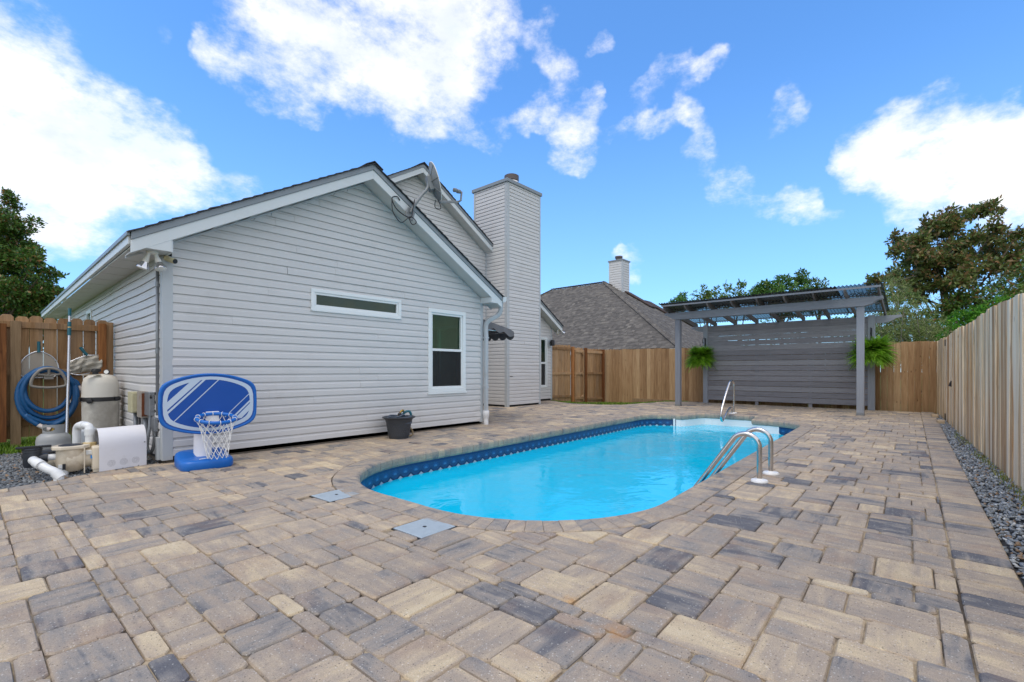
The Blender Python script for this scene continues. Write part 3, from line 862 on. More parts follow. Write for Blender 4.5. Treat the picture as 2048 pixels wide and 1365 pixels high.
bo = [(16.75, 6.2), (16.75, 7.2), (16.75, 7.8), (16.75, 8.4), (16.75, 9.0), (16.75, 9.6), (15.5, 10.1), (14.1, 10.5)]
bz = [-.08, -.14, -.18, -.20, -.22, -.24, -.2, -.1]
mb.add([(x, y, -.02) for x, y in bx] + [(x, y, z) for (x, y), z in zip(bo, bz)], [(i, 8 + i, 9 + i, i + 1) for i in range(7)])
kind(mb.build('lawn', MATS['turf']), 'structure')
def far_lawn():
    i = random.randrange(7); t = random.random(); s_ = random.random()
    a_ = (bx[i][0] + (bx[i + 1][0] - bx[i][0]) * t, bx[i][1] + (bx[i + 1][1] - bx[i][1]) * t); o = (bo[i][0] + (bo[i + 1][0] - bo[i][0]) * t, bo[i][1] + (bo[i + 1][1] - bo[i][1]) * t)
    return (a_[0] + (o[0] - a_[0]) * s_, a_[1] + (o[1] - a_[1]) * s_, -.02 + (bz[i] + .02) * s_)
blades('short green grass in the far corner by the wooden gate', 6000, far_lawn, .03, .08, .15, .007)
def moss():
    x = random.choice([random.gauss(6.9, .5), random.gauss(8.3, .35), random.gauss(10.5, .6), random.gauss(5.6, .3)]); return (x, fence_y(x) + abs(random.gauss(0, .05)), -.02)
blades('dry weeds growing along the foot of the right fence', 520, moss, .02, .06, .85, .004, 'weeds')
# ------------------------------------------------------------------ the house
def vinyl():
    m, nt, b, out = new_mat('vinyl_siding'); v = obj_vec(nt)
    r = nd(nt, 'ShaderNodeObjectInfo').outputs['Random']
    n = noise(nt, v, 2.5, 5, .6).outputs['Fac']
    gr = noise(nt, vmath(nt, 'MULTIPLY', v, (6, 6, 90)), 2.0, 3, .6).outputs['Fac']
    k = mth(nt, 'ADD', mth(nt, 'MULTIPLY_ADD', n, .10, .92), mth(nt, 'MULTIPLY', r, .05))
    c = vmath(nt, 'SCALE', C(206, 205, 204), scale=k)
    d = noise(nt, nd(nt, 'ShaderNodeTexCoord').outputs['Object'], 1.4, 7, .7).outputs['Fac']
    c = mix(nt, mth(nt, 'MULTIPLY', smooth(nt, d, .52, .78), .18), c, C(150, 146, 136))
    nt.links.new(c, b.inputs['Base Color']); b.inputs['Roughness'].default_value = .48; b.inputs['Specular IOR Level'].default_value = .4
    set_bump(nt, b, gr, .12, .002); MATS['vinyl_siding'] = m
vinyl()
plain('trim_grey', C(182, 187, 190), .45, vary=.04, scale=3, dirt=C(140, 140, 134), dirt_amt=.25)
plain('fascia_white', C(212, 217, 218), .42, vary=.03, scale=3, dirt=C(160, 160, 152), dirt_amt=.2)
plain('drip_metal', C(132, 140, 146), .38, vary=.06, scale=2.5)
plain('soffit', C(200, 200, 196), .5, vary=.05, scale=4)
plain('window_vinyl', C(226, 230, 230), .35, vary=.02)
plain('dark_gap', (.012, .012, .013), .8)
plain('interior', (.78, .77, .72), .8)
plain('foundation', C(96, 88, 78), .9, vary=.2)
glassmat('glass_low_e', (.56, .95, .68), ior=1.48, gl=(.6, .9, .7))
glassmat('glass_screen', (.34, .36, .37), body=(.06, .065, .07), body_amt=.45, ior=1.25)
glassmat('glass_dark', (.22, .32, .27), ior=1.7, gl=(.7, .9, .78))
def shingle_mat():
    m, nt, b, out = new_mat('shingle'); v = obj_vec(nt, False)
    at = nd(nt, 'ShaderNodeAttribute', attribute_name='var').outputs['Color']; sp = nd(nt, 'ShaderNodeSeparateColor', {0: at})
    n = noise(nt, v, 60, 4, .7).outputs['Fac']; n2 = noise(nt, v, .6, 4, .6).outputs['Fac']
    c = ramp(nt, sp.outputs[0], [(0, C(82, 78, 74)), (.5, C(101, 96, 90)), (1, C(124, 118, 109))])
    c = vmath(nt, 'SCALE', c, scale=mth(nt, 'ADD', mth(nt, 'MULTIPLY_ADD', n, .8, .42), mth(nt, 'MULTIPLY', n2, .3)))
    nt.links.new(c, b.inputs['Base Color']); b.inputs['Roughness'].default_value = .92; MATS['shingle'] = m
shingle_mat()
plain('shingle_dark', C(62, 62, 66), .9, vary=.3, scale=30, bump=.3)

COURSE = .1083
class Wall:
    """a wall plane: u along, n outwards, z up"""
    def __init__(s, o, u, n): s.o = Vector(o); s.u = Vector(u); s.n = Vector(n)
    def __call__(s, u, n, z): return s.o + s.u * u + s.n * n + Vector((0, 0, z))
    def box(s, mb, u0, u1, n0, n1, z0, z1):
        return mb.obox(s(u0, n0, z0), s.u * (u1 - u0), s.n * (n1 - n0), (0, 0, z1 - z0))

def siding(parent, W, u0, u1, z0, z1, ext=None, holes=(), wav=None, seams=.5, name='siding_board', course=COURSE):
    """one object per course of lapped vinyl boards, cut round the openings"""
    k = 0; z = z0; rs = random.Random(int(abs(u0 * 1000 + z1 * 77)) + 3)
    while z < z1 - .004:
        zt = min(z + course, z1); h = zt - z
        lev = [0, .62, .78, .925, .93, 1.0]; zs = sorted(set([z + l * course for l in lev if z + l * course < zt - 1e-4] + [zt] + [q for hh in holes for q in hh[2:] if z + .003 < q < zt - .003]))
        def off(zz):
            f = (zz - z) / course
            return .0205 - .002 * f / .62 if f <= .62 else (.0185 - .0105 * (f - .62) / .16 if f <= .78 else (.008 if f <= .926 else .0005))
        seam = rs.uniform(u0, u1) if rs.random() < seams and (u1 - u0) > 1.2 else 1e9
        mb = MB()
        def cuts(za, zb):
            zm = (za + zb) / 2; ivs = [(u0, u1)]
            for a, b, c_, d in holes:
                if c_ <= zm <= d:
                    nv = []
                    for p, q in ivs:
                        if b <= p or a >= q: nv.append((p, q)); continue
                        if a > p: nv.append((p, a))
                        if b < q: nv.append((b, q))
                    ivs = nv
            return ivs
        for za, zb in zip(zs[:-1], zs[1:]):
            ea, eb = (ext(za), ext(zb)) if ext else ((u0, u1), (u0, u1))
            for p, q in cuts(za, zb):
                br = [p] + ([seam] if p + .05 < seam < q - .05 else [])
                if wav: br += [p + (q - p) * i / max(1, int((q - p) / .22)) for i in range(1, max(1, int((q - p) / .22)))]
                br = sorted(br) + [q]
                for a, b in zip(br[:-1], br[1:]):
                    la, lb = max(a, ea[0]), min(b, ea[1]); ta, tb = max(a, eb[0]), min(b, eb[1])
                    if lb - la < .004: continue
                    if tb < ta: ta = tb = (ta + tb) / 2
                    sx = .004 if (a + b) / 2 > seam else 0
                    def pt(u, zz):
                        dn, dz = wav(u, zz) if wav else (0, 0)
                        return W(u, off(zz) + sx + dn, zz + dz)
                    v = [pt(la, za), pt(lb, za), pt(tb, zb), pt(ta, zb)]
                    mb.quad(*v)
                    if za == z:
                        dn = W.n * (off(za) + sx)
                        mb.quad(v[0] - W.n * (.0205), v[1] - W.n * (.0205), v[1], v[0])
                    if abs(a - seam) < 1e-6: mb.quad(v[0] - W.n * .004, v[0], v[3], v[3] - W.n * .004)
        full = [h for h in holes if h[2] <= z + 1e-6 and h[3] >= zt - 1e-6]      # courses cut right through become separate boards
        for h in full or [None]:
            pass
        if mb.f:
            edges_ = sorted((h[0] + h[1]) / 2 for h in full); parts_ = {}
            for fi in mb.f:
                um = sum((Vector(mb.v[i]) - W.o).dot(W.u) for i in fi) / len(fi); parts_.setdefault(sum(um > e for e in edges_), []).append(fi)
            for fl_ in parts_.values():
                m2 = MB()
                for fi in fl_: m2.quad(*[mb.v[i] for i in fi])
                m2.build(name, MATS['vinyl_siding'], parent)
        z = zt; k += 1

def sheet(parent, W, poly, holes, n, mat, name='wall'):
    """sheathing behind the boards, open where the windows are"""
    us = sorted(set([p[0] for p in poly] + [q for h in holes for q in h[:2]])); mb = MB()
    def top(u):
        for (a, za), (b, zb) in zip(poly[:-1], poly[1:]):
            if a <= u <= b: return za + (zb - za) * (u - a) / (b - a)
        return poly[-1][1]
    for a, b in zip(us[:-1], us[1:]):
        m_ = (a + b) / 2; ivs = [(0.0, None)]
        hs = sorted([(h[2], h[3]) for h in holes if h[0] <= m_ <= h[1]])
        lo = 0.02
        for c_, d in hs:
            mb.quad(W(a, n, lo), W(b, n, lo), W(b, n, c_), W(a, n, c_)); lo = d
        mb.quad(W(a, n, lo), W(b, n, lo), W(b, n, top(b)), W(a, n, top(a)))
    return mb.build(name, MATS[mat], parent)

house = thing('house', 'pale grey vinyl sided house with a gable end and tall chimney beside the pool', 'house', (4.1, 9.0, 0))
XL, XR, YF = 1.44, 6.75, 6.75
XA, ZA, SA, YR = 4.05, 4.33, .576, 6.42
XB, ZB, SB, YB, YBR = 7.72, 6.56, .604, 10.2, 9.87
roofA = lambda x: ZA - SA * abs(x - XA)
roofB = lambda x: ZB - SB * abs(x - XB)
WA = Wall((0, YF, 0), (1, 0, 0), (0, -1, 0)); WL = Wall((XL, 0, 0), (0, -1, 0), (-1, 0, 0)); WB = Wall((0, YB, 0), (1, 0, 0), (0, -1, 0))
WE = Wall((XR, 0, 0), (0, 1, 0), (1, 0, 0))
N1 = (3.20, 4.775, 1.985, 2.305); N2 = (5.36, 6.28, .695, 2.235); N3 = (13.08, 13.52, .48, 2.28); ND = (7.35, 8.75, .10, 2.06)
extA = lambda z: (max(XL, XA - (ZA - .25 - z) / SA), min(XR, XA + (ZA - .25 - z) / SA))
def wavA(u, z):
    t = max(0, (u - 6.15) / .6) * max(0, 1 - z / .75)
    return (.012 * t * math.sin(z * 29 + u * 6) + .0012 * math.sin(u * 3.1 + z * 7), .012 * t * math.sin(u * 8 + z * 12))
siding(house, WA, XL + .075, XR - .055, .075, ZA - .26, extA, (N1, N2), wavA, .95)
sheet(house, WA, [(XL, 2.47), (XA, ZA - .24), (XR, 2.47)], (N1, N2), -.004, 'dark_gap')
wavL = lambda u, z: (.003 * math.sin(u * 2.3 + z * 1.1), .006 * math.sin(u * 1.9 + z * .5) + .0015 * math.sin(u * 5.0))
NL1 = (-15.2, -14.3, 1.5, 2.28); NL2 = (-12.6, -12.0, 1.5, 2.28)
siding(house, WL, -17.0, -YF - .075, .075, 2.46, None, (NL1, NL2), wavL, .9)
sheet(house, WL, [(-17, 2.47), (-YF, 2.47)], (), -.004, 'dark_gap')
siding(house, WE, YF + .06, YB, .075, 2.47, None, (ND,), None, .3)
sheet(house, WE, [(YF, 2.47), (YB, 2.47)], (ND,), -.004, 'dark_gap')
extB = lambda z: (max(1.44, XB - (ZB - .27 - z) / SB), min(13.8, XB + (ZB - .27 - z) / SB))
CX0, CX1, CY0, CZ = 10.37, 11.95, 9.30, 6.72
siding(house, WB, 6.80, CX0 - .03, .075, ZB - .28, lambda z: (max(6.80, extB(z)[0]), min(CX0 - .03, extB(z)[1])), (), None, .5)
siding(house, WB, CX1 + .02, 13.74, .075, 3.9, lambda z: (CX1 + .02, min(13.74, extB(z)[1])), (N3,), None, .2)
sheet(house, WB, [(1.44, 2.5), (XB, ZB - .25), (13.8, ZB - .25 - SB * 6.08)], (N3,), -.004, 'dark_gap')
mb = MB(); mb.box(XL, 13.8, 19.0, 19.1, 0, 2.5); mb.box(13.72, 13.795, YB + .01, 19, .02, 2.62)
mb.build('wall', MATS['vinyl_siding'], house)
# foundation strip under the boards
mb = MB(); mb.box(XL + .02, XR - .02, YF + .004, YF + .05, -.2, .08); mb.box(XL + .01, XL + .06, YF + .05, 17, -.2, .08); mb.box(XR - .06, XR - .01, YF + .05, YB, -.2, .08)
mb.box(6.8, 13.79, YB + .006, YB + .05, -.2, .08); mb.build('foundation', MATS['foundation'], house)
# corner posts
def corner(parent, x, y, sx, sy, z0, z1, w=.085, name='corner_post'):
    mb = MB(); t = .022
    mb.box(min(x, x + sx * w), max(x, x + sx * w), min(y - sy * 0, y - sy * t), max(y, y - sy * t), z0, z1) if False else None
    # two flanges: one on each face, 22 mm proud
    xa, xb = sorted((x - sx * t, x + sx * w)); ya, yb = sorted((y - sy * t, y + sy * .002)); mb.box(xa, xb, ya, yb, z0, z1)
    xa, xb = sorted((x - sx * t, x + sx * .002)); ya, yb = sorted((y + sy * .0025, y + sy * w)); mb.box(xa, xb, ya, yb, z0, z1)
    return mb.build(name, MATS['trim_grey'], parent, bevel=.004)
corner(house, XL, YF, 1, 1, .03, 2.455)
corner(house, XR, YF, -1, 1, .05, 2.52, .065)
corner(house, 13.8, YB, -1, 1, .03, 2.60, .06)

# roofs: decks, courses of shingles, drip metal, fascia, soffit panels
def roof(parent, xa, za, s, xl, xr, y0, y1, cuts, soffit_to, nm):
    deck = MB()
    for sg, xe in ((-1, xl), (1, xr)):
        ze = za - s * abs(xe - xa)
        P = [(xa, y0 + .03, za - .03), (xe, y0 + .03, ze - .03), (xe, y0 + .03, ze - .09), (xa, y0 + .03, za - .09)]
        deck.extrude(P, (0, y1 - y0 - .03, 0))
    ro = deck.build('roof', MATS['drip_metal'], parent)
    sh = MB(); rs = random.Random(4)
    for sg, xe in ((-1, xl), (1, xr)):
        L = math.hypot(xe - xa, s * (xe - xa)); n_ = int(L / .142); ux, uz = (xe - xa) / L, -s * abs(xe - xa) / L
        for k in range(n_ + 1):
            a, b = max(0, L - (k + 1) * .142 - .02), L - k * .142 + (.03 if k == 0 else 0)
            y = y0 - .03 + rs.uniform(-.006, .006)
            w_ = 0.0
            while y + w_ < y1:
                ln = rs.uniform(.5, .9); sh.c = (rs.random() * .6, rs.random(), 0, 1)
                lift = .010 + rs.uniform(0, .006)
                p0 = Vector((xa + ux * a, y + w_, za + uz * a - .028)); p1 = Vector((xa + ux * b, y + w_, za + uz * b - .028 + lift))
                sh.obox(p0, p1 - p0, (0, min(ln, y1 - y - w_), 0), Vector((-uz * sg * .012, 0, abs(ux) * .012)) if True else None)
                w_ += ln + .004
    kind(sh.build('shingles', MATS['shingle_dark'], ro, var=True), 'stuff')
    cap = MB(); y = y0 - .035
    while y < y1:
        for sg in (-1, 1):
            cap.obox((xa, y, za - .003 + .012), (sg * .15, 0, -s * .15), (0, .30, .0), (0, 0, .014)); 
        y += .2
    kind(cap.build('ridge_shingles', MATS['shingle_dark'], ro), 'stuff')
    for sg, xe in ((-1, xl), (1, xr)):
        segs = [(xa, xe)]
        if sg > 0 and cuts: segs = [(xa, cuts[0]), (cuts[1], xe)]
        for p, q in segs:
            zf = lambda x: za - s * abs(x - xa)
            MB().extrude([(p, y0, zf(p) - .022), (q, y0, zf(q) - .022), (q, y0, zf(q) - .105), (p, y0, zf(p) - .105)], (0, .05, 0)).build('drip_edge', MATS['drip_metal'], parent, bevel=.004)
            MB().extrude([(p, y0 + .016, zf(p) - .106), (q, y0 + .016, zf(q) - .106), (q, y0 + .016, zf(q) - .245), (p, y0 + .016, zf(p) - .245)], (0, .024, 0)).build('fascia', MATS['fascia_white'], parent, bevel=.003)
            # soffit: panels across the overhang
            n_ = max(1, int(abs(q - p) / .205)); w = (q - p) / n_
            for k in range(n_):
                x0, x1 = p + w * k + .004 * (1 if w > 0 else -1), p + w * (k + 1)
                t = .004 if k % 2 else .0
                pp = [(x0, y0 + .041, zf(x0) - .225 - t), (x1, y0 + .041, zf(x1) - .232 - t), (x1, soffit_to - .004, zf(x1) - .232 - t), (x0, soffit_to - .004, zf(x0) - .225 - t)]
                MB().extrude(pp, (0, 0, .008)).build('soffit_panel', MATS['soffit'], parent)
            MB().extrude([(p, soffit_to - .02, zf(p) - .238), (q, soffit_to - .02, zf(q) - .238), (q, soffit_to - .02, zf(q) - .262), (p, soffit_to - .02, zf(p) - .262)], (0, .016, 0)).build('soffit_trim', MATS['trim_grey'], parent)
    return ro
roofA_o = roof(house, XA, ZA, SA, 1.08, 7.02, YR, YB + .1, None, YF, 'A')
roofB_o = roof(house, XB, ZB, SB, 1.75, 14.05, YBR, 19.3, (CX0 - .02, CX1 + .02), YB, 'B')
# left eave: fascia, drip, soffit, boxed return
zE = roofA(1.08)
MB().box(1.062, 1.098, YR + .05, 17.2, zE - .145, zE - .045).build('fascia', MATS['fascia_white'], house, bevel=.003)
MB().box(1.045, 1.075, YR + .02, 17.2, zE - .06, zE - .012).build('drip_edge', MATS['drip_metal'], house, bevel=.003)
y = YR + .05; k = 0
while y < 17:
    MB().box(1.099, XL - .002, y + .003, y + .30, 2.455 - (.004 if k % 2 else 0), 2.467).build('soffit_panel', MATS['soffit'], house); y += .30; k += 1
MB().box(XL - .03, XL - .014, YF, 17, 2.40, 2.454).build('soffit_trim', MATS['trim_grey'], house)
MB().extrude([(1.10, YR + .019, 2.452), (XL + .005, YR + .019, 2.452), (XL + .005, YR + .019, roofA(XL + .005) - .20), (1.10, YR + .019, roofA(1.10) - .107)], (0, .022, 0)).build('eave_return', MATS['fascia_white'], house)
MB().box(XL + .004, XL + .026, YR + .042, YF - .02, 2.452, 2.60).build('eave_return', MATS['fascia_white'], house)
# right eave
MB().box(7.0, 7.022, YR + .05, YB, zE - .15, zE - .03).build('fascia', MATS['fascia_white'], house)
MB().box(XR + .012, 6.999, YR + .045, YB - .01, 2.452, 2.464).build('soffit_panel', MATS['soffit'], house)
MB().extrude([(6.715, YR + .018, 2.45), (7.0, YR + .018, 2.45), (7.0, YR + .018, roofA(7.0) - .107), (6.715, YR + .018, roofA(6.715) - .21)], (0, .022, 0)).build('eave_return', MATS['fascia_white'], house)
MB().box(6.700, 6.714, YR + .042, YF - .02, 2.45, 2.56).build('eave_return', MATS['fascia_white'], house)
gut = MB(); prof = [(7.03, 2.59), (7.03, 2.49), (7.10, 2.49), (7.135, 2.53), (7.145, 2.595), (7.138, 2.595), (7.128, 2.535), (7.097, 2.497), (7.037, 2.497), (7.037, 2.59)]
gut.extrude([(x, YR + .0, z) for x, z in prof], (0, YB - YR - .05, 0)); gut.extrude([(7.03, YR - .001, 2.49), (7.10, YR - .001, 2.49), (7.135, YR - .001, 2.53), (7.145, YR - .001, 2.595), (7.03, YR - .001, 2.595)], (0, -.004, 0))
gutter = gut.build('gutter', MATS['fascia_white'], house)
ds = MB()
path = catmull([(7.07, YR + .10, 2.50), (7.07, YR + .10, 2.36), (7.03, YR + .13, 2.24), (6.86, YR + .22, 2.12), (6.80, YR + .255, 2.02), (6.80, YR + .255, 1.8)], 6) + [Vector((6.80, YR + .255, .24))]
def rect_tube(mb, P, wx, wy):
    n_ = len(P); vs = []; fs = []
    T = [((P[min(i + 1, n_ - 1)]) - P[max(i - 1, 0)]).normalized() for i in range(n_)]
    for i in range(n_):
        t = T[i]; s_ = Vector((-.35, .94, 0)) if False else Vector((0, 1, 0)); a = t.cross(s_).normalized(); b = a.cross(t).normalized()
        for su, sv in ((-1, -1), (1, -1), (1, 1), (-1, 1)): vs.append(P[i] + a * su * wx / 2 + b * sv * wy / 2)
    for i in range(n_ - 1):
        for k in range(4): fs.append((i * 4 + k, i * 4 + (k + 1) % 4, i * 4 + 4 + (k + 1) % 4, i * 4 + 4 + k))
    fs += [(3, 2, 1, 0), tuple((n_ - 1) * 4 + k for k in range(4))]
    mb.add(vs, fs)
rect_tube(ds, path, .085, .065)
dsp = ds.build('downspout', MATS['trim_grey'], house, smooth=35, bevel=.012)
MB().lathe((6.80, YR + .255, 0), [(.05, .0), (.05, .12), (.056, .125), (.056, .15), (.064, .16), (.066, .27), (.06, .28)], 18).build('drain_adapter', MATS['white_plastic'], dsp, smooth=40)
for zz in (.75, 1.75): MB().box(6.745, 6.855, YR + .22, YR + .325, zz, zz + .025).build('strap', MATS['trim_grey'], dsp)

# chimney with its own boards
chim = MB().box(CX0 + .02, CX1 - .02, CY0 + .02, YB + .5, -.1, CZ - .01).build('chimney', MATS['dark_gap'], house)
WC1 = Wall((0, CY0, 0), (1, 0, 0), (0, -1, 0)); WC2 = Wall((CX0, 0, 0), (0, -1, 0), (-1, 0, 0)); WC3 = Wall((CX1, 0, 0), (0, 1, 0), (1, 0, 0))
wavC = lambda u, z: (.006 * math.exp(-((z - .95) / .35) ** 2) * math.sin(u * 7 + z * 9), .006 * math.exp(-((z - .95) / .4) ** 2) * math.sin(u * 5 + z * 3))
siding(chim, WC1, CX0 + .07, CX1 - .06, .06, CZ, None, (), wavC, .15)
siding(chim, WC2, -YB - .42, -CY0 - .07, .06, CZ, None, (), None, 0)
corner(chim, CX0, CY0, 1, 1, .0, CZ, .085); corner(chim, CX1, CY0, -1, 1, .0, CZ, .06)
MB().box(CX0 - .028, CX0 - .002, YB - .075, YB - .004, .02, 4.72).build('corner_post', MATS['trim_grey'], chim)
MB().box(CX0 - .026, CX0 - .004, YB + .42, YB + .5, 4.0, CZ).build('corner_post', MATS['trim_grey'], chim)
MB().box(CX0 - .06, CX1 + .06, CY0 - .06, YB + .56, CZ, CZ + .10).build('cap', MATS['drip_metal'], chim, bevel=.006)
plain('flue_metal', (.12, .10, .095), .4, .5, vary=.25, scale=14, dirt=(.08, .045, .035), dirt_amt=.6)
fl = MB(); FX, FY = 11.05, 9.72
fl.lathe((FX, FY, CZ + .10), [(.22, 0), (.16, .06), (.145, .30)], 24)
fl.build('flue', MATS['flue_metal'], chim, smooth=40)
MB().lathe((FX, FY, CZ + .24), [(.215, 0), (.225, .0), (.225, .055), (.215, .055)], 28).build('flue_band', MATS['steel'], chim, smooth=40)
MB().lathe((FX, FY, CZ + .32), [(.20, 0), (.228, 0), (.232, .16), (.20, .18), (.02, .19)], 28).build('flue_cap', MATS['flue_metal'], chim, smooth=40)
for a in range(4): MB().box(FX + .21 * math.cos(a * 1.57 + .6) - .008, FX + .21 * math.cos(a * 1.57 + .6) + .008, FY + .21 * math.sin(a * 1.57 + .6) - .008, FY + .21 * math.sin(a * 1.57 + .6) + .008, CZ + .1, CZ + .34).build('stay', MATS['flue_metal'], chim)
MB().box(CX0 + .12, CX0 + .23, CY0 - .022, CY0 - .012, .905, .925).build('gap', MATS['black_plastic'], chim, smooth=False)

# windows
def frame(parent, W, u0, u1, z0, z1, w, n0, n1, name, mat='window_vinyl', bevel=.004):
    mb = MB(); W.box(mb, u0, u1, n0, n1, z1 - w, z1); W.box(mb, u0, u1, n0, n1, z0, z0 + w); W.box(mb, u0, u0 + w, n0, n1, z0 + w, z1 - w); W.box(mb, u1 - w, u1, n0, n1, z0 + w, z1 - w)
    return mb.build(name, MATS[mat], parent, bevel=bevel)
def pane(parent, W, u0, u1, z0, z1, n, mat, name='pane'):
    mb = MB(); mb.quad(W(u0, n, z0), W(u1, n, z0), W(u1, n, z1), W(u0, n, z1)); return mb.build(name, MATS[mat], parent)
w1 = frame(house, WA, *N1[:2], *N1[2:], .052, -.02, .034, 'window')
frame(w1, WA, N1[0] + .05, N1[1] - .05, N1[2] + .05, N1[3] - .05, .036, -.03, .018, 'sash')
MB().box(N1[0] - .01, N1[1] + .01, YF - .045, YF - .012, N1[2] - .014, N1[2] - .002).build('sill', MATS['window_vinyl'], w1, bevel=.004)
pane(w1, WA, N1[0] + .085, N1[1] - .085, N1[2] + .085, N1[3] - .085, -.012, 'glass_dark')
plain('blind', C(96, 112, 104), .6)
for zz in np.arange(N1[2] + .092, N1[3] - .09, .019):
    mbb = MB().obox((N1[0] + .09, YF + .035, zz), (N1[1] - N1[0] - .18, 0, 0), (0, .016, .011), (0, -.0006, .0012)); mbb.build('blind_slat', MATS['blind'], w1)
w2 = frame(house, WA, *N2[:2], *N2[2:], .072, -.02, .036, 'window')
MB().box(N2[0] - .02, N2[1] + .02, YF - .048, YF - .012, N2[2] - .035, N2[2] - .002).build('sill', MATS['window_vinyl'], w2, bevel=.004)
zm = 1.475
up = frame(w2, WA, N2[0] + .070, N2[1] - .070, zm - .015, N2[3] - .068, .042, -.05, .012, 'sash'); lo_ = frame(w2, WA, N2[0] + .066, N2[1] - .066, N2[2] + .068, zm + .02, .040, -.02, .022, 'sash')
pane(up, WA, N2[0] + .11, N2[1] - .11, zm + .02, N2[3] - .11, -.03, 'glass_low_e'); pane(lo_, WA, N2[0] + .10, N2[1] - .10, N2[2] + .10, zm - .015, .004, 'glass_screen', 'insect_screen')
w3 = frame(house, WB, *N3[:2], *N3[2:], .06, -.02, .034, 'window')
frame(w3, WB, N3[0] + .06, N3[1] - .06, 1.36, N3[3] - .06, .035, -.03, .012, 'sash'); frame(w3, WB, N3[0] + .06, N3[1] - .06, N3[2] + .06, 1.36, .035, -.03, .018, 'sash')
pane(w3, WB, N3[0] + .09, N3[1] - .09, 1.39, N3[3] - .09, -.012, 'glass_dark'); pane(w3, WB, N3[0] + .09, N3[1] - .09, N3[2] + .09, 1.33, -.010, 'glass_screen', 'insect_screen')
for NLx in (NL1, NL2):
    w4 = frame(house, WL, *NLx[:2], *NLx[2:], .07, -.02, .034, 'window'); pane(w4, WL, NLx[0] + .06, NLx[1] - .06, NLx[2] + .06, NLx[3] - .06, -.003, 'glass_dark')
# room behind the gable, lit through a sliding door in its side wall
mb = MB(); mb.box(XL + .12, XR - .14, YF + .09, YF + .10, -.05, .0); R0, R1, Q0, Q1 = XL + .12, XR - .10, YF + .06, YB
mb.quad((R0, Q0, .08), (R1, Q0, .08), (R1, Q1, .08), (R0, Q1, .08)); mb.quad((R0, Q0, 2.44), (R0, Q1, 2.44), (R1, Q1, 2.44), (R1, Q0, 2.44))
mb.quad((R0, Q0, .08), (R0, Q1, .08), (R0, Q1, 2.44), (R0, Q0, 2.44)); mb.quad((R0, Q1, .08), (R1, Q1, .08), (R1, Q1, 2.44), (R0, Q1, 2.44))
mb.build('room', MATS['interior'], house)
mb = MB()
for a, b in ((Q0, ND[0]), (ND[1], Q1)): mb.quad((R1, a, .08), (R1, b, .08), (R1, b, 2.44), (R1, a, 2.44))
mb.quad((R1, ND[0], ND[3]), (R1, ND[1], ND[3]), (R1, ND[1], 2.44), (R1, ND[0], 2.44)); mb.build('room', MATS['interior'], house)
dr = frame(house, WE, *ND[:2], *ND[2:], .06, -.10, .03, 'sliding_door'); mdl = (ND[0] + ND[1]) / 2
mb = MB(); WE.box(mb, mdl - .035, mdl + .035, -.06, .02, ND[2] + .06, ND[3] - .06); mb.build('meeting_rail', MATS['window_vinyl'], dr)
pane(dr, WE, ND[0] + .06, mdl - .035, ND[2] + .06, ND[3] - .06, -.03, 'glass_dark'); pane(dr, WE, mdl + .035, ND[1] - .06, ND[2] + .06, ND[3] - .06, -.02, 'glass_dark')
mb = MB(); WE.box(mb, mdl - .06, mdl - .04, .02, .05, .95, 1.2); mb.build('handle', MATS['black_plastic'], dr)

# fabric awning over the sliding door
plain('awning_cloth', C(112, 110, 112), .85, vary=.12, scale=6, bump=.25, bscale=220)
AY0, AY1, AX0, AX1 = 7.06, 8.95, XR + .014, 8.10
aw = thing('awning', 'dark grey fabric awning with a scalloped edge beside the chimney', 'awning', (AX0, 8.0, 2.1))
prof = [(AX0, 2.24), (AX0 + .35, 2.19), (AX0 + .75, 2.12), (AX0 + 1.1, 2.06), (AX1 - .08, 2.02), (AX1, 1.99), (AX1 + .012, 1.96)]
mb = MB()
for (xa_, za_), (xb_, zb_) in zip(prof[:-1], prof[1:]): mb.quad((xa_, AY0, za_), (xb_, AY0, zb_), (xb_, AY1, zb_), (xa_, AY1, za_))
for (xa_, za_), (xb_, zb_) in zip(prof[:-1], prof[1:]): mb.quad((xa_, AY1, za_ - .004), (xb_, AY1, zb_ - .004), (xb_, AY0, zb_ - .004), (xa_, AY0, za_ - .004))
mb.build('canopy', MATS['awning_cloth'], aw, smooth=True)
def scallop(p0, p1, top, depth, n_, nm):
    mb = MB(); m_ = 8; d = (Vector(p1) - Vector(p0)); tv = []; bv = []
    for i in range(n_ * m_ + 1):
        t = i / (n_ * m_); q = Vector(p0) + d * t; f = abs(math.sin(math.pi * t * n_)); tz = top(t)
        wob = .012 * math.sin(t * n_ * math.pi * 2); off_ = Vector((d.y, -d.x, 0)).normalized() * wob
        tv.append(Vector((q.x, q.y, tz))); bv.append(Vector((q.x, q.y, tz - depth * (.62 + .38 * f))) + off_)
    for i in range(n_ * m_):
        mb.quad(bv[i], bv[i + 1], tv[i + 1], tv[i])
    return mb.build(nm, MATS['awning_cloth'], aw, smooth=True)
ztop = lambda t: np.interp(AX0 + (AX1 - AX0) * t, [p[0] for p in prof], [p[1] for p in prof])
scallop((AX0, AY0, 0), (AX1, AY0, 0), lambda t: float(ztop(t)) - .002, .17, 4, 'valance')
scallop((AX1 + .012, AY0, 0), (AX1 + .012, AY1, 0), lambda t: 1.96, .16, 8, 'valance')
fr = MB(); fr.tube([(AX0, AY0 + .02, 1.98), (AX1 - .02, AY0 + .02, 1.97)], .010, 8); fr.tube([(AX1 - .02, AY0 + .02, 1.97), (AX1 - .02, AY1 - .02, 1.97)], .010, 8); fr.tube([(AX0, AY1 - .02, 1.98), (AX1 - .02, AY1 - .02, 1.97)], .010, 8)
fr.build('frame', MATS['steel'], aw)

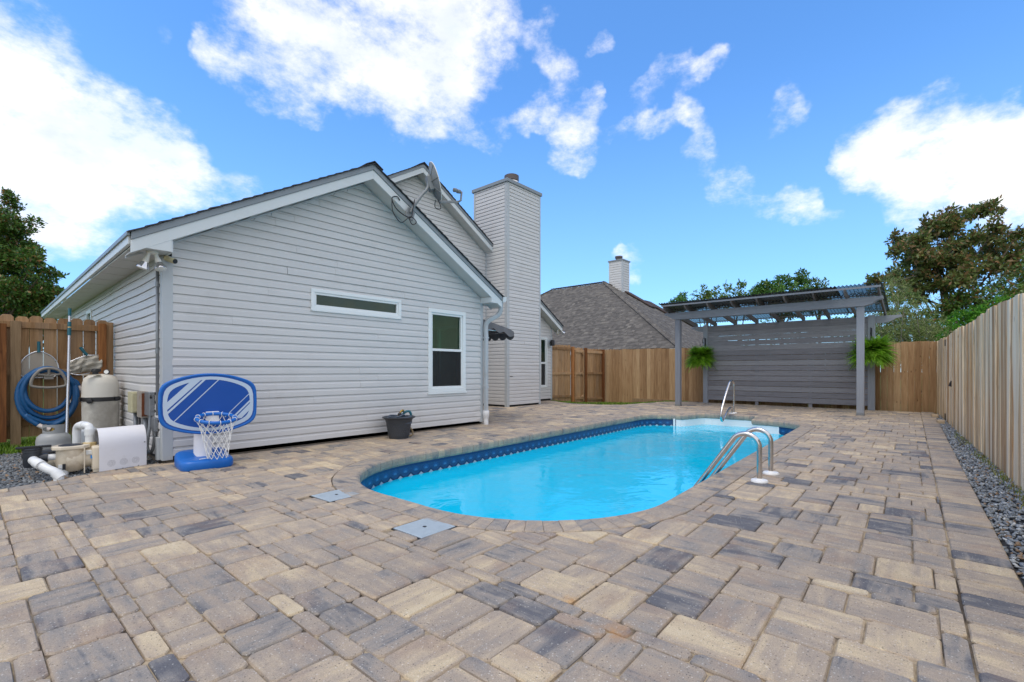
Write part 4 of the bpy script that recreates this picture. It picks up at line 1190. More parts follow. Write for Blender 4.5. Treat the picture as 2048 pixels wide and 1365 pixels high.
# things fixed to the house
plain('white_paint', C(222, 220, 212), .4, vary=.05, dirt=C(170, 160, 140), dirt_amt=.3); plain('dish_grey', C(126, 130, 132), .45, vary=.06, scale=5)
plain('cream_plastic', C(206, 196, 160), .45, vary=.06); plain('black_cable', (.012, .012, .014), .5)
def bulb_mat():
    m, nt, b, out = new_mat('lamp_glass'); b.inputs['Base Color'].default_value = (.62, .62, .63, 1); b.inputs['Roughness'].default_value = .12; b.inputs['Metallic'].default_value = .95; MATS['lamp_glass'] = m
bulb_mat()
def floodlight(label, c, dirs, sc=1.0):
    t = thing('floodlight', label, 'floodlight', c)
    MB().lathe(c, [(.055 * sc, 0), (.055 * sc, -.018 * sc), (.03 * sc, -.03 * sc)], 18).build('mount', MATS['white_paint'], t, smooth=40)
    for (ox, oy), d in dirs:
        d = Vector(d).normalized(); o = Vector(c) + Vector((ox * sc, oy * sc, -.03 * sc))
        MB().lathe(o, [(.016 * sc, -.02 * sc), (.020 * sc, .02 * sc), (.026 * sc, .05 * sc), (.030 * sc, .075 * sc), (.030 * sc, .10 * sc)], 16, d).build('lamp_holder', MATS['white_paint'], t, smooth=40)
        MB().lathe(o + d * .085 * sc, [(.028 * sc, 0), (.034 * sc, .02 * sc), (.056 * sc, .06 * sc), (.060 * sc, .078 * sc), (.056 * sc, .080 * sc)], 20, d).build('bulb', MATS['lamp_glass'], t, smooth=40)
        MB().lathe(o + d * .085 * sc, [(.055 * sc, .0805 * sc), (.045 * sc, .089 * sc), (.01 * sc, .094 * sc)], 20, d).build('bulb_face', MATS['white_paint'], t, smooth=40)
floodlight('twin floodlight with two silver reflector bulbs under the left eave corner', (1.30, 6.60, 2.452), [((-.035, 0), (-.25, .20, -.95)), ((.03, -.01), (.22, -.25, -.95))], 1.05)
floodlight('small floodlight under the far right eave end above the wooden fence', (13.95, 9.98, 2.58), [((.06, -.04), (.6, -.5, -.6)), ((-.06, 0), (-.55, -.4, -.7))], 1.0)
t = thing('security_camera', 'small cream bullet security camera at the top of the left corner post', 'camera', (1.50, 6.73, 2.40))
d = Vector((.42, -.8, -.30)).normalized(); o = Vector((1.475, 6.70, 2.415))
MB().lathe((1.46, 6.725, 2.425), [(.03, 0), (.03, .02), (.02, .03)], 14, (0, -1, 0)).build('mount', MATS['cream_plastic'], t, smooth=40)
MB().lathe(o, [(.02, -.02), (.031, -.01), (.033, .09), (.031, .10)], 18, d).build('body', MATS['cream_plastic'], t, smooth=40)
MB().lathe(o + d * .1, [(.029, 0), (.028, .006), (.012, .008)], 18, d).build('lens', MATS['black_plastic'], t, smooth=40)
t = thing('wall_lamp', 'small black wall lamp on the far end of the house wall', 'wall lamp', (13.60, 10.17, 2.08))
MB().box(13.50, 13.70, 10.160, 10.186, 1.94, 2.22).build('mount_block', MATS['trim_grey'], t, bevel=.004)
MB().lathe((13.66, 10.05, 1.99), [(.03, -.01), (.075, 0), (.085, .17), (.075, .2), (.02, .21)], 16).build('shade', MATS['black_plastic'], t, smooth=40)
MB().beam((13.66, 10.16, 2.10), (13.66, 10.06, 2.10), .03, .03).build('arm', MATS['black_plastic'], t)
# satellite dish on the right-hand rake
SD = Vector((4.72, 6.33, 3.80))
t = thing('satellite_dish', 'grey satellite dish on a bent mast on the right slope of the gable', 'satellite dish', SD)
mast = catmull([SD + Vector((-.02, .02, -.10)), SD + Vector((.03, 0, .02)), SD + Vector((.16, -.02, .22)), SD + Vector((.30, -.02, .40)), SD + Vector((.32, -.02, .62))], 6)
MB().tube(mast, .024, 12).build('mast', MATS['dish_grey'], t, smooth=True)
MB().obox(SD + Vector((-.10, .045, -.16)), (.14, 0, -.06), (0, .03, 0), (.05, 0, .16)).build('foot', MATS['dish_grey'], t, bevel=.006)
dn = Vector((.86, -.42, .28)).normalized(); dc = SD + Vector((.40, -.03, .52))
dish = MB(); du = dn.cross(Vector((0, 0, 1))).normalized(); dv = du.cross(dn).normalized()
rows = []
for i in range(9):
    r = i / 8
    rows.append([dc + du * (.22 * r * math.cos(a * math.pi / 16)) + dv * (.33 * r * math.sin(a * math.pi / 16)) + dn * (.075 * r * r - .03) for a in range(32)])
for i in range(8):
    for a in range(32):
        dish.quad(rows[i][a], rows[i][(a + 1) % 32], rows[i + 1][(a + 1) % 32], rows[i + 1][a])
        dish.quad(rows[i + 1][a] - dn * .006, rows[i + 1][(a + 1) % 32] - dn * .006, rows[i][(a + 1) % 32] - dn * .006, rows[i][a] - dn * .006)
dish.build('reflector', MATS['dish_grey'], t, smooth=True)
MB().tube([p + dn * .0 for p in rows[8]], .007, 8, True).build('rim', MATS['white_paint'], t, smooth=True)
rb = MB()
for a in range(0, 32, 4): rb.beam(rows[2][a] - dn * .02, rows[8][a] - dn * .006, .010, .022, dn)
rb.build('rib', MATS['dish_grey'], t)
MB().obox(dc - dn * .10 - du * .07 - dv * .14, du * .14, dv * .24, dn * .08).build('bracket', MATS['dish_grey'], t, bevel=.012)
a0 = dc - dv * .34 + dn * .03; a1 = a0 + Vector((.36, -.06, .08)); a2 = a1 + Vector((.06, -.01, .04))
MB().beam(a0, a1, .03, .04).build('arm', MATS['dish_grey'], t, bevel=.004)
MB().tube([a1, a2, a2 + Vector((.02, 0, .16))], .018, 10).build('arm_tip', MATS['dish_grey'], t, smooth=True)
for q in (-.02, -.10): MB().lathe(a2 + Vector((q, 0, .15)), [(.018, -.02), (.034, 0), (.036, .06), (.02, .07)], 14, (-.9, .1, -.1)).build('receiver', MATS['dish_grey'], t, smooth=40)
MB().tube(catmull([dc - dv * .30 - dn * .04, dc - dv * .42 - dn * .08, dc - dv * .46, dc - dv * .40 + dn * .02, dc - dv * .30], 6), .007, 6).build('cable', MATS['black_cable'], t, smooth=True)
cb = MB()
cb.tube(catmull([SD + Vector((.02, -.03, .12)), SD + Vector((-.02, -.03, -.05)), SD + Vector((-.06, -.02, -.20)), SD + Vector((-.28, .02, -.12)), SD + Vector((-.36, .06, .05)), SD + Vector((-.25, .08, .12)), SD + Vector((-.18, .1, .08))], 6), .009, 6)
cb.tube(catmull([SD + Vector((-.36, .06, .02)), SD + Vector((-.38, .0, -.18)), SD + Vector((-.24, -.02, -.32)), SD + Vector((-.06, -.02, -.18)), SD + Vector((.06, -.02, -.24)), SD + Vector((-.02, -.02, -.30)), SD + Vector((-.08, .0, -.2))], 6), .008, 6)
cb.build('cable', MATS['black_cable'], t, smooth=True)
# conduit and electrical boxes on the left wall
plain('galvanised', C(134, 138, 142), .45, .5, vary=.15, scale=12); plain('rusty_box', C(150, 142, 132), .7, vary=.2, scale=14, dirt=C(142, 78, 40), dirt_amt=.95)
plain('beige_box', C(190, 184, 150), .5, vary=.08, scale=8, dirt=C(150, 130, 90), dirt_amt=.3); plain('rust', C(120, 66, 36), .8, vary=.4, scale=18)
t = thing('conduit', 'thin grey metal conduit running down the wall beside the corner post', 'conduit', (XL - .03, 6.90, 0))
MB().tube([(XL - .035, 6.885, 2.45), (XL - .035, 6.885, .56)], .017, 10).build('pipe', MATS['galvanised'], t, smooth=True)
for zz in (2.1, 1.3): MB().lathe((XL - .035, 6.885, zz), [(.022, 0), (.022, .06)], 12).build('coupling', MATS['galvanised'], t, smooth=40)
t = thing('timer_box', 'beige electrical box on the wall, leftmost of three boxes', 'electrical box', (XL - .06, 7.83, .68))
MB().box(1.285, 1.40, 7.62, 7.86, .55, .82).build('case', MATS['beige_box'], t, bevel=.008)
MB().box(1.292, 1.393, 7.606, 7.619, .565, .805).build('door', MATS['beige_box'], t, bevel=.004)
MB().tube([(1.35, 7.74, .56), (1.35, 7.74, .0)], .026, 10).build('conduit', MATS['galvanised'], t, smooth=True)
MB().tube(catmull([(1.375, 7.66, .56), (1.372, 7.64, .45), (1.368, 7.62, .36), (1.37, 7.65, .15)], 6), .012, 8).build('cable', MATS['black_cable'], t, smooth=True)
plain('red_tag', C(200, 60, 70), .6)
MB().box(1.365, 1.415, 7.605, 7.61, .33, .38).build('tag', MATS['red_tag'], t)
t = thing('junction_box', 'rust stained electrical box between the beige box and the grey box', 'electrical box', (XL - .06, 7.4, .66))
MB().box(1.335, XL - .02, 7.36, 7.60, .50, .83).build('case', MATS['rusty_box'], t, bevel=.006)
MB().box(1.34, 1.40, 7.352, 7.358, .52, .81).build('cover', MATS['rust'], t, bevel=.004)
MB().tube([(1.39, 7.42, .51), (1.39, 7.42, .0)], .024, 10).build('conduit', MATS['galvanised'], t, smooth=True)
t = thing('switch_box', 'dull grey metal switch box on the wall next to the basketball board', 'electrical box', (XL - .08, 7.2, .66))
MB().box(1.365, XL - .02, 7.08, 7.34, .54, .83).build('case', MATS['galvanised'], t, bevel=.006)
MB().box(1.37, 1.415, 7.072, 7.078, .60, .80).build('cover', MATS['galvanised'], t, bevel=.004)
MB().beam((1.38, 7.08, .76), (1.37, 7.03, .79), .02, .02).build('lever', MATS['black_plastic'], t)
MB().tube(catmull([(1.40, 7.2, .54), (1.385, 7.18, .38), (1.35, 7.12, .18), (1.36, 7.02, .10), (1.385, 6.96, .20), (1.395, 6.95, .42)], 8), .019, 10).build('flexible_conduit', MATS['galvanised'], t, smooth=True)
t = thing('outlet_box', 'grey weatherproof box low on the wall behind the basketball board', 'electrical box', (XL - .06, 6.98, .4))
MB().box(1.375, XL - .02, 6.90, 7.04, .36, .53).build('case', MATS['galvanised'], t, bevel=.01)
MB().box(1.385, XL - .02, 6.82, 6.90, .03, .30).build('riser', MATS['trim_grey'], t, bevel=.005)
# ------------------------------------------------------------------ fences
wood('pine_fence', [C(136, 104, 72), C(168, 134, 98), C(188, 156, 118), C(204, 174, 138)], knots=.75, dark=C(84, 54, 32), split=.25)
wood('brown_fence', [C(130, 98, 66), C(166, 130, 92), C(188, 152, 114), C(200, 168, 132)], knots=.7, dark=C(72, 46, 30), grey=C(140, 126, 112), grey_amt=.35)
wood('grey_fence', [C(178, 138, 96), C(221, 191, 148), C(237, 213, 176), C(243, 227, 200)], knots=.5, dark=C(84, 58, 40), grey=C(216, 202, 178), grey_amt=.4, split=.8, tone=.8)
wood('post_wood', [C(104, 84, 62), C(136, 112, 84), C(156, 130, 100)], knots=.3, dark=C(80, 60, 40))
wood('gate_brown', [C(104, 64, 36), C(150, 98, 56), C(178, 122, 74)], knots=.9, dark=C(58, 34, 22))
def picket(parent, base, ang, w, t, z0, z1, mat, dog=False, bow=.0, lean=0.0, name='picket', rs=random):
    """one sawn board standing on edge: slightly bowed, its top square or dog-eared"""
    d = Vector((math.cos(ang), math.sin(ang), 0)); nrm = Vector((-d.y, d.x, 0)); b = Vector((base[0], base[1], 0)); e = .0035
    hs = [z0, z0 + (z1 - z0) * .35, z0 + (z1 - z0) * .7, z1 - (.035 if dog else .004)]; P = []
    k = [rs.uniform(-1, 1) * bow for _ in range(4)]; tw = rs.uniform(-.006, .006); wd = [w * rs.uniform(.985, 1.0) for _ in range(4)]
    for i, h in enumerate(hs):
        c = b + nrm * (k[i] * .6) + d * (lean * (h - z0) + k[i] * .35)
        P.append((c, wd[i], h))
    if dog: P.append((P[-1][0], w * .55, z1))
    else: P.append((P[-1][0], w * .97, z1))
    mb = MB(); vs = []
    for c, ww, h in P:
        for sx, sn in ((-1, -.5), (-1 + 2 * e / ww, -.5 - e / t), (1 - 2 * e / ww, -.5 - e / t), (1, -.5), (1, .5), (-1, .5)):
            vs.append(c + d * (sx * ww / 2) + nrm * (sn * t + (tw * sx if h > 1 else 0)) + Vector((0, 0, h)))
    n = 6; fs = []
    for i in range(len(P) - 1):
        for q in range(n): fs.append((i * n + q, i * n + (q + 1) % n, (i + 1) * n + (q + 1) % n, (i + 1) * n + q))
    fs += [tuple(range(n - 1, -1, -1)), tuple((len(P) - 1) * n + q for q in range(n))]
    mb.add(vs, fs)
    return mb.build(name, MATS[mat], parent)
rf = random.Random(31)

# left fence, seen from its rail side
lf = thing('wooden_fence', 'brown dog-eared board fence on the left with pool gear hung on its rails', 'fence', (.3, 9.75, 0))
x = -2.6
while x < 1.30:
    w = .139
    picket(lf, (x + w / 2, 9.775), 0, w, .018, .13 + rf.uniform(-.02, .02), 1.885 + rf.uniform(-.015, .015), 'brown_fence', True, .002, rs=rf); x += w + rf.choice([.004, .008, .012])
for z0, z1 in ((1.71, 1.80), (1.03, 1.12), (.30, .39)):
    MB().box(-2.6, 1.30, 9.722, 9.760, z0, z1).build('rail', MATS['brown_fence'], lf, bevel=.003)
MB().box(.285, .39, 9.63, 9.72, -.1, 1.80).build('post', MATS['post_wood'], lf, bevel=.004)
MB().box(1.225, 1.315, 9.63, 9.72, -.1, 1.83).build('post', MATS['gate_brown'], lf, bevel=.004)
MB().box(1.322, 1.41, 9.70, 9.735, .05, 1.86).build('end_board', MATS['brown_fence'], lf, bevel=.003)
for x0 in (-.52, -.37, -.22, -.07, .08): picket(lf, (x0 + .10, 9.60), .0, .138, .03, .1, 1.75, 'gate_brown', False, .001, rs=rf, name='gate_board')

# fence and gate between the house and the back line
gf = thing('gate_fence', 'brown fence and narrow gate with exposed rails between house and back fence', 'fence', (15.2, 10.0, 0))
ga, gb = Vector((13.93, 10.30, 0)), Vector((16.60, 9.62, 0)); gd = gb - ga; gl = gd.length; gdn = gd.normalized(); gang = math.atan2(gd.y, gd.x); gn = Vector((gdn.y, -gdn.x, 0))
def gp(s, n=0.0): return ga + gdn * s + gn * n
secs = [(0.02, .96, 2.06, -.06), (1.12, 1.62, 1.97, -.16), (1.80, 2.62, 1.95, -.2)]
for s0, s1, zt, zb in secs:
    n_ = max(3, int((s1 - s0) / .137)); w = (s1 - s0) / n_
    for k in range(n_):
        q = gp(s0 + w * (k + .5), -.03); picket(gf, (q.x, q.y), gang, w - .004, .018, zb, zt + rf.uniform(-.008, .008), 'brown_fence', True, .001, rs=rf)
    for zz in (zt - .14, .98, zb + .18):
        p, q = gp(s0, .0), gp(s1, .0); MB().beam((p.x, p.y, zz), (q.x, q.y, zz), .038, .09).build('rail', MATS['brown_fence'], gf, bevel=.003)
for s_, zt in ((1.04, 2.00), (1.71, 1.97), (2.66, 1.93)):
    p = gp(s_, .01); MB().beam((p.x, p.y, -.3), (p.x, p.y, zt), .10, .10, (gdn.x, gdn.y, 0)).build('post', MATS['gate_brown'], gf, bevel=.004)
for s_ in (1.15, 1.59):
    p = gp(s_, .012); MB().beam((p.x, p.y, -.1), (p.x, p.y, 1.88), .07, .036, (gdn.x, gdn.y, 0)).build('gate_stile', MATS['brown_fence'], gf, bevel=.003)
for (sa, za), (sb, zb) in (((1.50, 1.80), (1.60, 1.68)), ((1.50, 1.00), (1.60, .90)), ((1.20, .93), (1.13, .84)), ((1.50, .05), (1.6, .14))):
    p, q = gp(sa, .02), gp(sb, .02); MB().beam((p.x, p.y, za), (q.x, q.y, zb), .036, .06).build('brace', MATS['brown_fence'], gf)

# back fence: boards towards the viewer
bf = thing('back_fence', 'tan board fence closing the back of the yard behind the pergola', 'fence', (16.66, 4.5, 0))
y = -.42
while y < 9.62:
    w = .142 + rf.uniform(-.004, .003); zt = 1.875 + (.06 * max(0, y - 5) / 4.5) + rf.uniform(-.012, .012)
    picket(bf, (16.66, y + w / 2), H_, w, .018, -.06 - .18 * min(1, max(0, (y - 5.5) / 2)), zt, 'pine_fence', y > 8.8, .003, rs=rf); y += w + rf.choice([.001, .003, .003, .006])
for zz in (.3, 1.0, 1.7): MB().box(16.69, 16.73, -.3, 9.6, zz - .045, zz + .045).build('rail', MATS['pine_fence'], bf)
MB().box(16.60, 16.645, 5.9, 8.4, -.16, .02).build('kick_board', MATS['post_wood'], bf, bevel=.004)

# right fence: weathered boards, close to the viewer at its near end
rfence = thing('side_fence', 'tall weathered grey board fence along the right side of the yard', 'fence', (9, -.6, 0))
fa, fb_ = Vector((16.62, -.30, 0)), Vector((2.2, -.30 - 14.42 * .0405, 0)); fd = fb_ - fa; fl_ = fd.length; fdn = fd.normalized(); fang = math.atan2(fd.y, fd.x)
s_ = 0.0
while s_ < fl_:
    w = rf.choice([.085, .105, .125, .14, .14, .14]) + rf.uniform(-.006, .004); q = fa + fdn * (s_ + w / 2)
    zt = 1.845 + .020 * math.sin(s_ * 1.7) + rf.uniform(-.014, .014)
    picket(rfence, (q.x, q.y + rf.uniform(-.007, .007)), fang, w, .019, -.045, zt, 'grey_fence', False, .007, rf.uniform(-.004, .004), rs=rf); s_ += w + rf.choice([.001, .002, .004, .007, .012, .018])
for zz in (.32, 1.0, 1.66): MB().beam((fa.x, fa.y - .045, zz), (fb_.x, fb_.y - .045, zz), .04, .09).build('rail', MATS['grey_fence'], rfence)
def on_fence(px, z):   # a point on the near face of the right fence
    r = (px - CXP) / FPX; dx, dy = AX[0] * r + AX[1], AY[0] * r + AY[1]
    k = fd.y / fd.x; t = (fa.y - k * fa.x) / (dy - k * dx); return Vector((dx * t, dy * t + .017, z))
for px, py in ((1893, 686), (1893, 834)):
    p = on_fence(px, 0); dd = p.x * AX[1] + p.y * AY[1]; p.z = EYE - (py - HY) / FPX * dd
    MB().obox(p + Vector((-.05, 0, -.075)), (.10, .004, 0), (0, .012, 0), (0, 0, .15)).build('hinge', MATS['black_plastic'], rfence, bevel=.02)
p = on_fence(1906, 0); dd = p.x * AX[1] + p.y * AY[1]; p.z = EYE - (768 - HY) / FPX * dd
lt = MB().obox(p + Vector((-.02, 0, -.06)), (.05, .002, 0), (0, .02, 0), (0, 0, .12)).build('latch', MATS['black_plastic'], rfence)
MB().extrude([p + Vector((0, .02, .03)), p + Vector((.26, .03, -.04)), p + Vector((.26, .03, -.06)), p + Vector((0, .02, -.05))], (0, .012, 0)).build('latch_bar', MATS['black_plastic'], lt)
plain('pale_stone', C(186, 162, 130), .85, vary=.2, scale=10, bump=.4)
for nm, (px, py), ln, lab in (('a', (1879, 834), .42, 'pale flat stone by the right fence, farther of two'), ('b', (1891, 846), .40, 'pale flat stone by the right fence, nearer of two')):
    gx, gy = G(px, py); gy = fence_y(gx) + .10
    P = [(gx - ln / 2, gy - .06), (gx + ln / 2 - .05, gy - .07), (gx + ln / 2, gy + .03), (gx + .05, gy + .07), (gx - ln / 2 + .03, gy + .05)]
    tag(MB().extrude([(a, b, -.02) for a, b in P], (0, 0, .07)).build('flat_stone', MATS['pale_stone'], bevel=.012), lab, 'stone', 'flat stones by the right fence')

# ------------------------------------------------------------------ pergola
wood('grey_stain', [C(128, 132, 140), C(142, 147, 156), C(150, 156, 164)], rough=.6, knots=.12, dark=C(96, 98, 104), split=.12)
wood('grey_stain_dark', [C(120, 120, 125), C(134, 134, 140), C(146, 147, 152)], grain=(14, 1.1, 14), rough=.65, knots=.15, dark=C(60, 60, 64), split=.12)
wood('rafter_wood', [C(96, 92, 92), C(112, 108, 108), C(126, 122, 122)], grain=(1.1, 14, 14), rough=.7, knots=.2, dark=C(60, 58, 56), split=.1)
pg = thing('pergola', 'grey stained pergola with corrugated roof and slatted back wall', 'pergola', (15.2, 3.4, 0))
PX0, PX1, PYL, PYR = 14.22, 16.27, 5.66, 1.14
for x_, y_, z_, w in ((PX0, PYL, 2.66, .15), (PX0, PYR, 2.66, .15), (PX1, 5.52, 2.62, .15), (PX1, 1.06, 2.62, .16)):
    MB().box(x_ - w / 2, x_ + w / 2, y_ - w / 2, y_ + w / 2, -.02, z_).build('post', MATS['grey_stain'], pg, bevel=.006)
    if x_ == PX0: MB().box(x_ - w / 2 - .006, x_ + w / 2 + .006, y_ - w / 2 - .006, y_ + w / 2 + .006, .0, .07).build('post_base', MATS['galvanised'], pg, bevel=.004)
def beam_curve(x_, y0, y1, zb, zt, t, mat):
    P = [(y0, zt), (y0, zt - .06), (y0 + .10, zt - .085), (y0 + .22, zb + .04), (y0 + .36, zb), (y1 - .36, zb), (y1 - .22, zb + .04), (y1 - .10, zt - .085), (y1, zt - .06), (y1, zt)]
    return MB().extrude([(x_, a, b) for a, b in P], (t, 0, 0)).build('beam', MATS[mat], pg, bevel=.004)
wood('beam_stain', [C(130, 134, 142), C(144, 149, 157), C(152, 158, 165)], grain=(14, 1.1, 14), rough=.6, knots=.12, dark=C(96, 98, 104), split=.12)
beam_curve(PX0 - .116, .70, 6.05, 2.655, 2.87, .04, 'beam_stain'); beam_curve(PX0 + .077, .70, 6.05, 2.655, 2.87, .04, 'beam_stain')
beam_curve(PX1 + .081, .42, 6.05, 2.40, 2.60, .04, 'beam_stain')
RZ = lambda x_: 2.87 + .14 - (x_ - PX0) * .125            # top of the rafters
for k in range(9):
    y_ = 5.93 - k * .645
    P = [(13.72, RZ(13.72)), (16.62, RZ(16.62)), (16.62, RZ(16.62) - .14), (13.84, RZ(13.84) - .14), (13.76, RZ(13.76) - .10), (13.72, RZ(13.72) - .055)]
    MB().extrude([(a, y_ - .02, b) for a, b in P], (0, .04, 0)).build('rafter', MATS['rafter_wood'], pg, bevel=.003)
MB().box(13.702, 13.718, .72, 5.98, RZ(13.71) - .045, RZ(13.71) + .0).build('nailer', MATS['beam_stain'], pg)
for x_ in (14.6, 15.5, 16.4): MB().box(x_ - .02, x_ + .02, .74, 5.96, RZ(x_) + .001, RZ(x_) + .022).build('purlin', MATS['rafter_wood'], pg)
def clear_mat():
    m, nt, b, out = new_mat('clear_sheet'); nt.nodes.remove(b)
    lw = nd(nt, 'ShaderNodeLayerWeight', {'Blend': .55}).outputs['Facing']
    tint = ramp(nt, lw, [(.0, (.80, .84, .86)), (.55, (.62, .68, .70)), (.85, (.10, .12, .13)), (1.0, (.02, .02, .025))])
    tr = nd(nt, 'ShaderNodeBsdfTransparent', {'Color': tint}); go = nd(nt, 'ShaderNodeBsdfPrincipled', {'Base Color': (.16, .17, .18, 1), 'Roughness': .25})
    mx = nd(nt, 'ShaderNodeMixShader', {0: .42}); nt.links.new(tr.outputs[0], mx.inputs[1]); nt.links.new(go.outputs[0], mx.inputs[2]); nt.links.new(mx.outputs[0], out.inputs[0]); MATS['clear_sheet'] = m
clear_mat(); plain('dark_sheet', C(74, 84, 86), .3, vary=.12, scale=3, dirt=C(110, 100, 80), dirt_amt=.3)
for row, (xa_, xb_, dz, mt) in enumerate(((13.66, 14.62, .003, 'dark_sheet'), (14.50, 16.72, .0, 'clear_sheet'))):
    for k in range(6):                                                # corrugated sheets, lapped side by side
        ya, yb = .68 + k * .888, .68 + (k + 1) * .888 + .045; mb = MB(); n_ = 66
        for i in range(n_ + 1):
            y_ = ya + (yb - ya) * i / n_; h = .017 * math.sin(2 * math.pi * (y_ / .079)) + .041 + .0012 * k + dz
            for x_ in (xa_, (xa_ + xb_) / 2, xb_): mb.v.append((x_, y_, RZ(x_) + h)); mb.a.append(mb.c)
        for i in range(n_):
            for j in range(2): mb.f.append((i * 3 + j, i * 3 + j + 1, i * 3 + 4 + j, i * 3 + 3 + j))
        mb.build('roof_sheet', MATS['clear_sheet' if (row == 0 and k == 0) else mt], pg, smooth=True)
nb = 15; z0 = .115; bh = (2.56 - z0) / nb
for k in range(nb):
    gap = .012 if k < 9 else .005; jt = rf.uniform(-.005, .005)
    mb = MB(); y0_, y1_ = 1.142, 5.443; zz0, zz1 = z0 + k * bh, z0 + (k + 1) * bh - gap
    n_ = 8
    vs = []
    for i in range(n_ + 1):
        y_ = y0_ + (y1_ - y0_) * i / n_; w_ = rf.uniform(-.005, .005) if k >= 9 else rf.uniform(-.001, .001)
        for xx, zz in ((PX1 - .05 + jt, zz0), (PX1 - .05 + jt, zz1 + w_), (PX1 - .03 + jt, zz1 + w_), (PX1 - .03 + jt, zz0)): vs.append((xx, y_, zz))
    fs = [(i * 4 + q, i * 4 + (q + 1) % 4, i * 4 + 4 + (q + 1) % 4, i * 4 + 4 + q) for i in range(n_) for q in range(4)] + [(3, 2, 1, 0), tuple(n_ * 4 + q for q in range(4))]
    mb.add(vs, fs); mb.build('wall_slat', MATS['grey_stain_dark'], pg)
for y_ in (2.5, 3.95): MB().box(PX1 - .028, PX1 + .06, y_ - .045, y_ + .045, -.02, 2.5).build('stud', MATS['grey_stain_dark'], pg)
for y_, zz in ((5.52, 2.02), (1.06, 2.10)):
    x_ = PX1 - .085; hk = catmull([(x_, y_, zz + .12), (x_ - .10, y_, zz + .17), (x_ - .22, y_, zz + .12), (x_ - .25, y_, zz + .02), (x_ - .21, y_, zz - .02), (x_ - .18, y_, zz + .02)], 6)
    ho = MB().tube(hk, .010, 8).build('plant_hook', MATS['black_plastic'], pg, smooth=True)
    MB().box(x_ - .002, x_ + .008, y_ - .02, y_ + .02, zz - .12, zz + .16).build('hook_plate', MATS['black_plastic'], ho)

# ferns hanging from the hooks
leafmat('fern_leaf', C(60, 108, 18), C(150, 202, 54), C(184, 208, 90), .4, .5)
plain('basket', C(70, 60, 44), .8)
def fern(label, c, R, seed):
    t = thing('hanging_fern', label, 'fern', c, 'ferns hanging on the pergola back posts'); c = Vector(c); rs = np.random.default_rng(seed)
    MB().lathe(c, [(.10, -.16), (.16, -.12), (.18, -.02), (.185, .0), (.17, .0)], 18).build('basket', MATS['basket'], t, smooth=40)
    w = MB()
    for a in range(3):
        w.tube([c + Vector((.17 * math.cos(a * 2.09), .17 * math.sin(a * 2.09), 0)), c + Vector((0, 0, .42))], .004, 5)
    w.build('hanger', MATS['black_plastic'], t)
    V = []; var = []
    for f in range(760):
        a = rs.uniform(0, 2 * math.pi); L = R * rs.uniform(.65, 1.05); el = rs.uniform(-.5, 1.35); dr = rs.uniform(.25, .75)
        d = np.array([math.cos(a), math.sin(a), 0]); side = np.array([-d[1], d[0], 0]); n_ = 22; tone = rs.random(); br = rs.random()
        for i in range(1, n_):
            def P(tt): return np.array(c) + d * (L * (tt * math.cos(el) + .45 * tt * (1 - math.cos(el)))) + np.array([0, 0, 1]) * (L * (math.sin(el) * tt - dr * tt * tt * .78)) + np.array([0, 0, .0])
            p = P(i / n_); q = P((i + .6) / n_); wl = .075 * math.sin(math.pi * min(1, .12 + .88 * i / n_)) * rs.uniform(.8, 1.2) + .006
            for sg in (-1, 1):
                tip = p + side * sg * wl + (q - p) * .8 + np.array([0, 0, -.25 * wl]); m1 = p + (tip - p) * .45 + (q - p) * .8; m2 = p + (tip - p) * .5 - (q - p) * .55
                V += [p, m1, tip, m2]; var += [(tone * .7 + .3 * i / n_, (rs.random() < .05) * .6, br)] * 4
    kind(np_mesh('fronds', np.array(V), 4, MATS['fern_leaf'], t, np.array(var)), 'stuff')
fern('lush green fern hanging at the left end of the grey slat wall', (PX1 - .30, 5.60, 1.57), .56, 3)
fern('lush green fern hanging behind the right front pergola post', (PX1 - .30, 1.03, 1.63), .63, 4)

# ------------------------------------------------------------------ the neighbour's house
nh = thing('neighbour_house', 'neighbouring house with a broad brown shingled hip roof and short chimney', 'house', (26, 17, 0))
EX0, EX1, EY0, EY1, EZ = 20.0, 32.0, 7.9, 26.3, 2.08; RX, RY0, RY1, RZ_ = 26.0, 15.1, 19.1, 6.66
MB().box(EX0 + .5, EX1 - .5, EY0 + .5, EY1 - .5, -.3, EZ - .02).build('wall', MATS['vinyl_siding'], nh)
A0, A1 = Vector((RX, RY0, RZ_)), Vector((RX, RY1, RZ_)); cs = [Vector((EX0, EY0, EZ)), Vector((EX1, EY0, EZ)), Vector((EX1, EY1, EZ)), Vector((EX0, EY1, EZ))]
mb = MB(); mb.add([c - Vector((0, 0, .04)) for c in cs] + [A0 - Vector((0, 0, .04)), A1 - Vector((0, 0, .04))], [(0, 1, 4), (1, 2, 5, 4), (2, 3, 5), (3, 0, 4, 5), (3, 2, 1, 0)])
nroof = mb.build('roof', MATS['shingle_dark'], nh)
MB().box(EX0 - .02, EX0 + .02, EY0 - .02, EY1, EZ - .2, EZ - .02).build('fascia', MATS['fascia_white'], nroof); MB().box(EX0, EX1, EY0 - .02, EY0 + .02, EZ - .2, EZ - .02).build('fascia', MATS['fascia_white'], nroof)
sh = MB(); rs = random.Random(9)
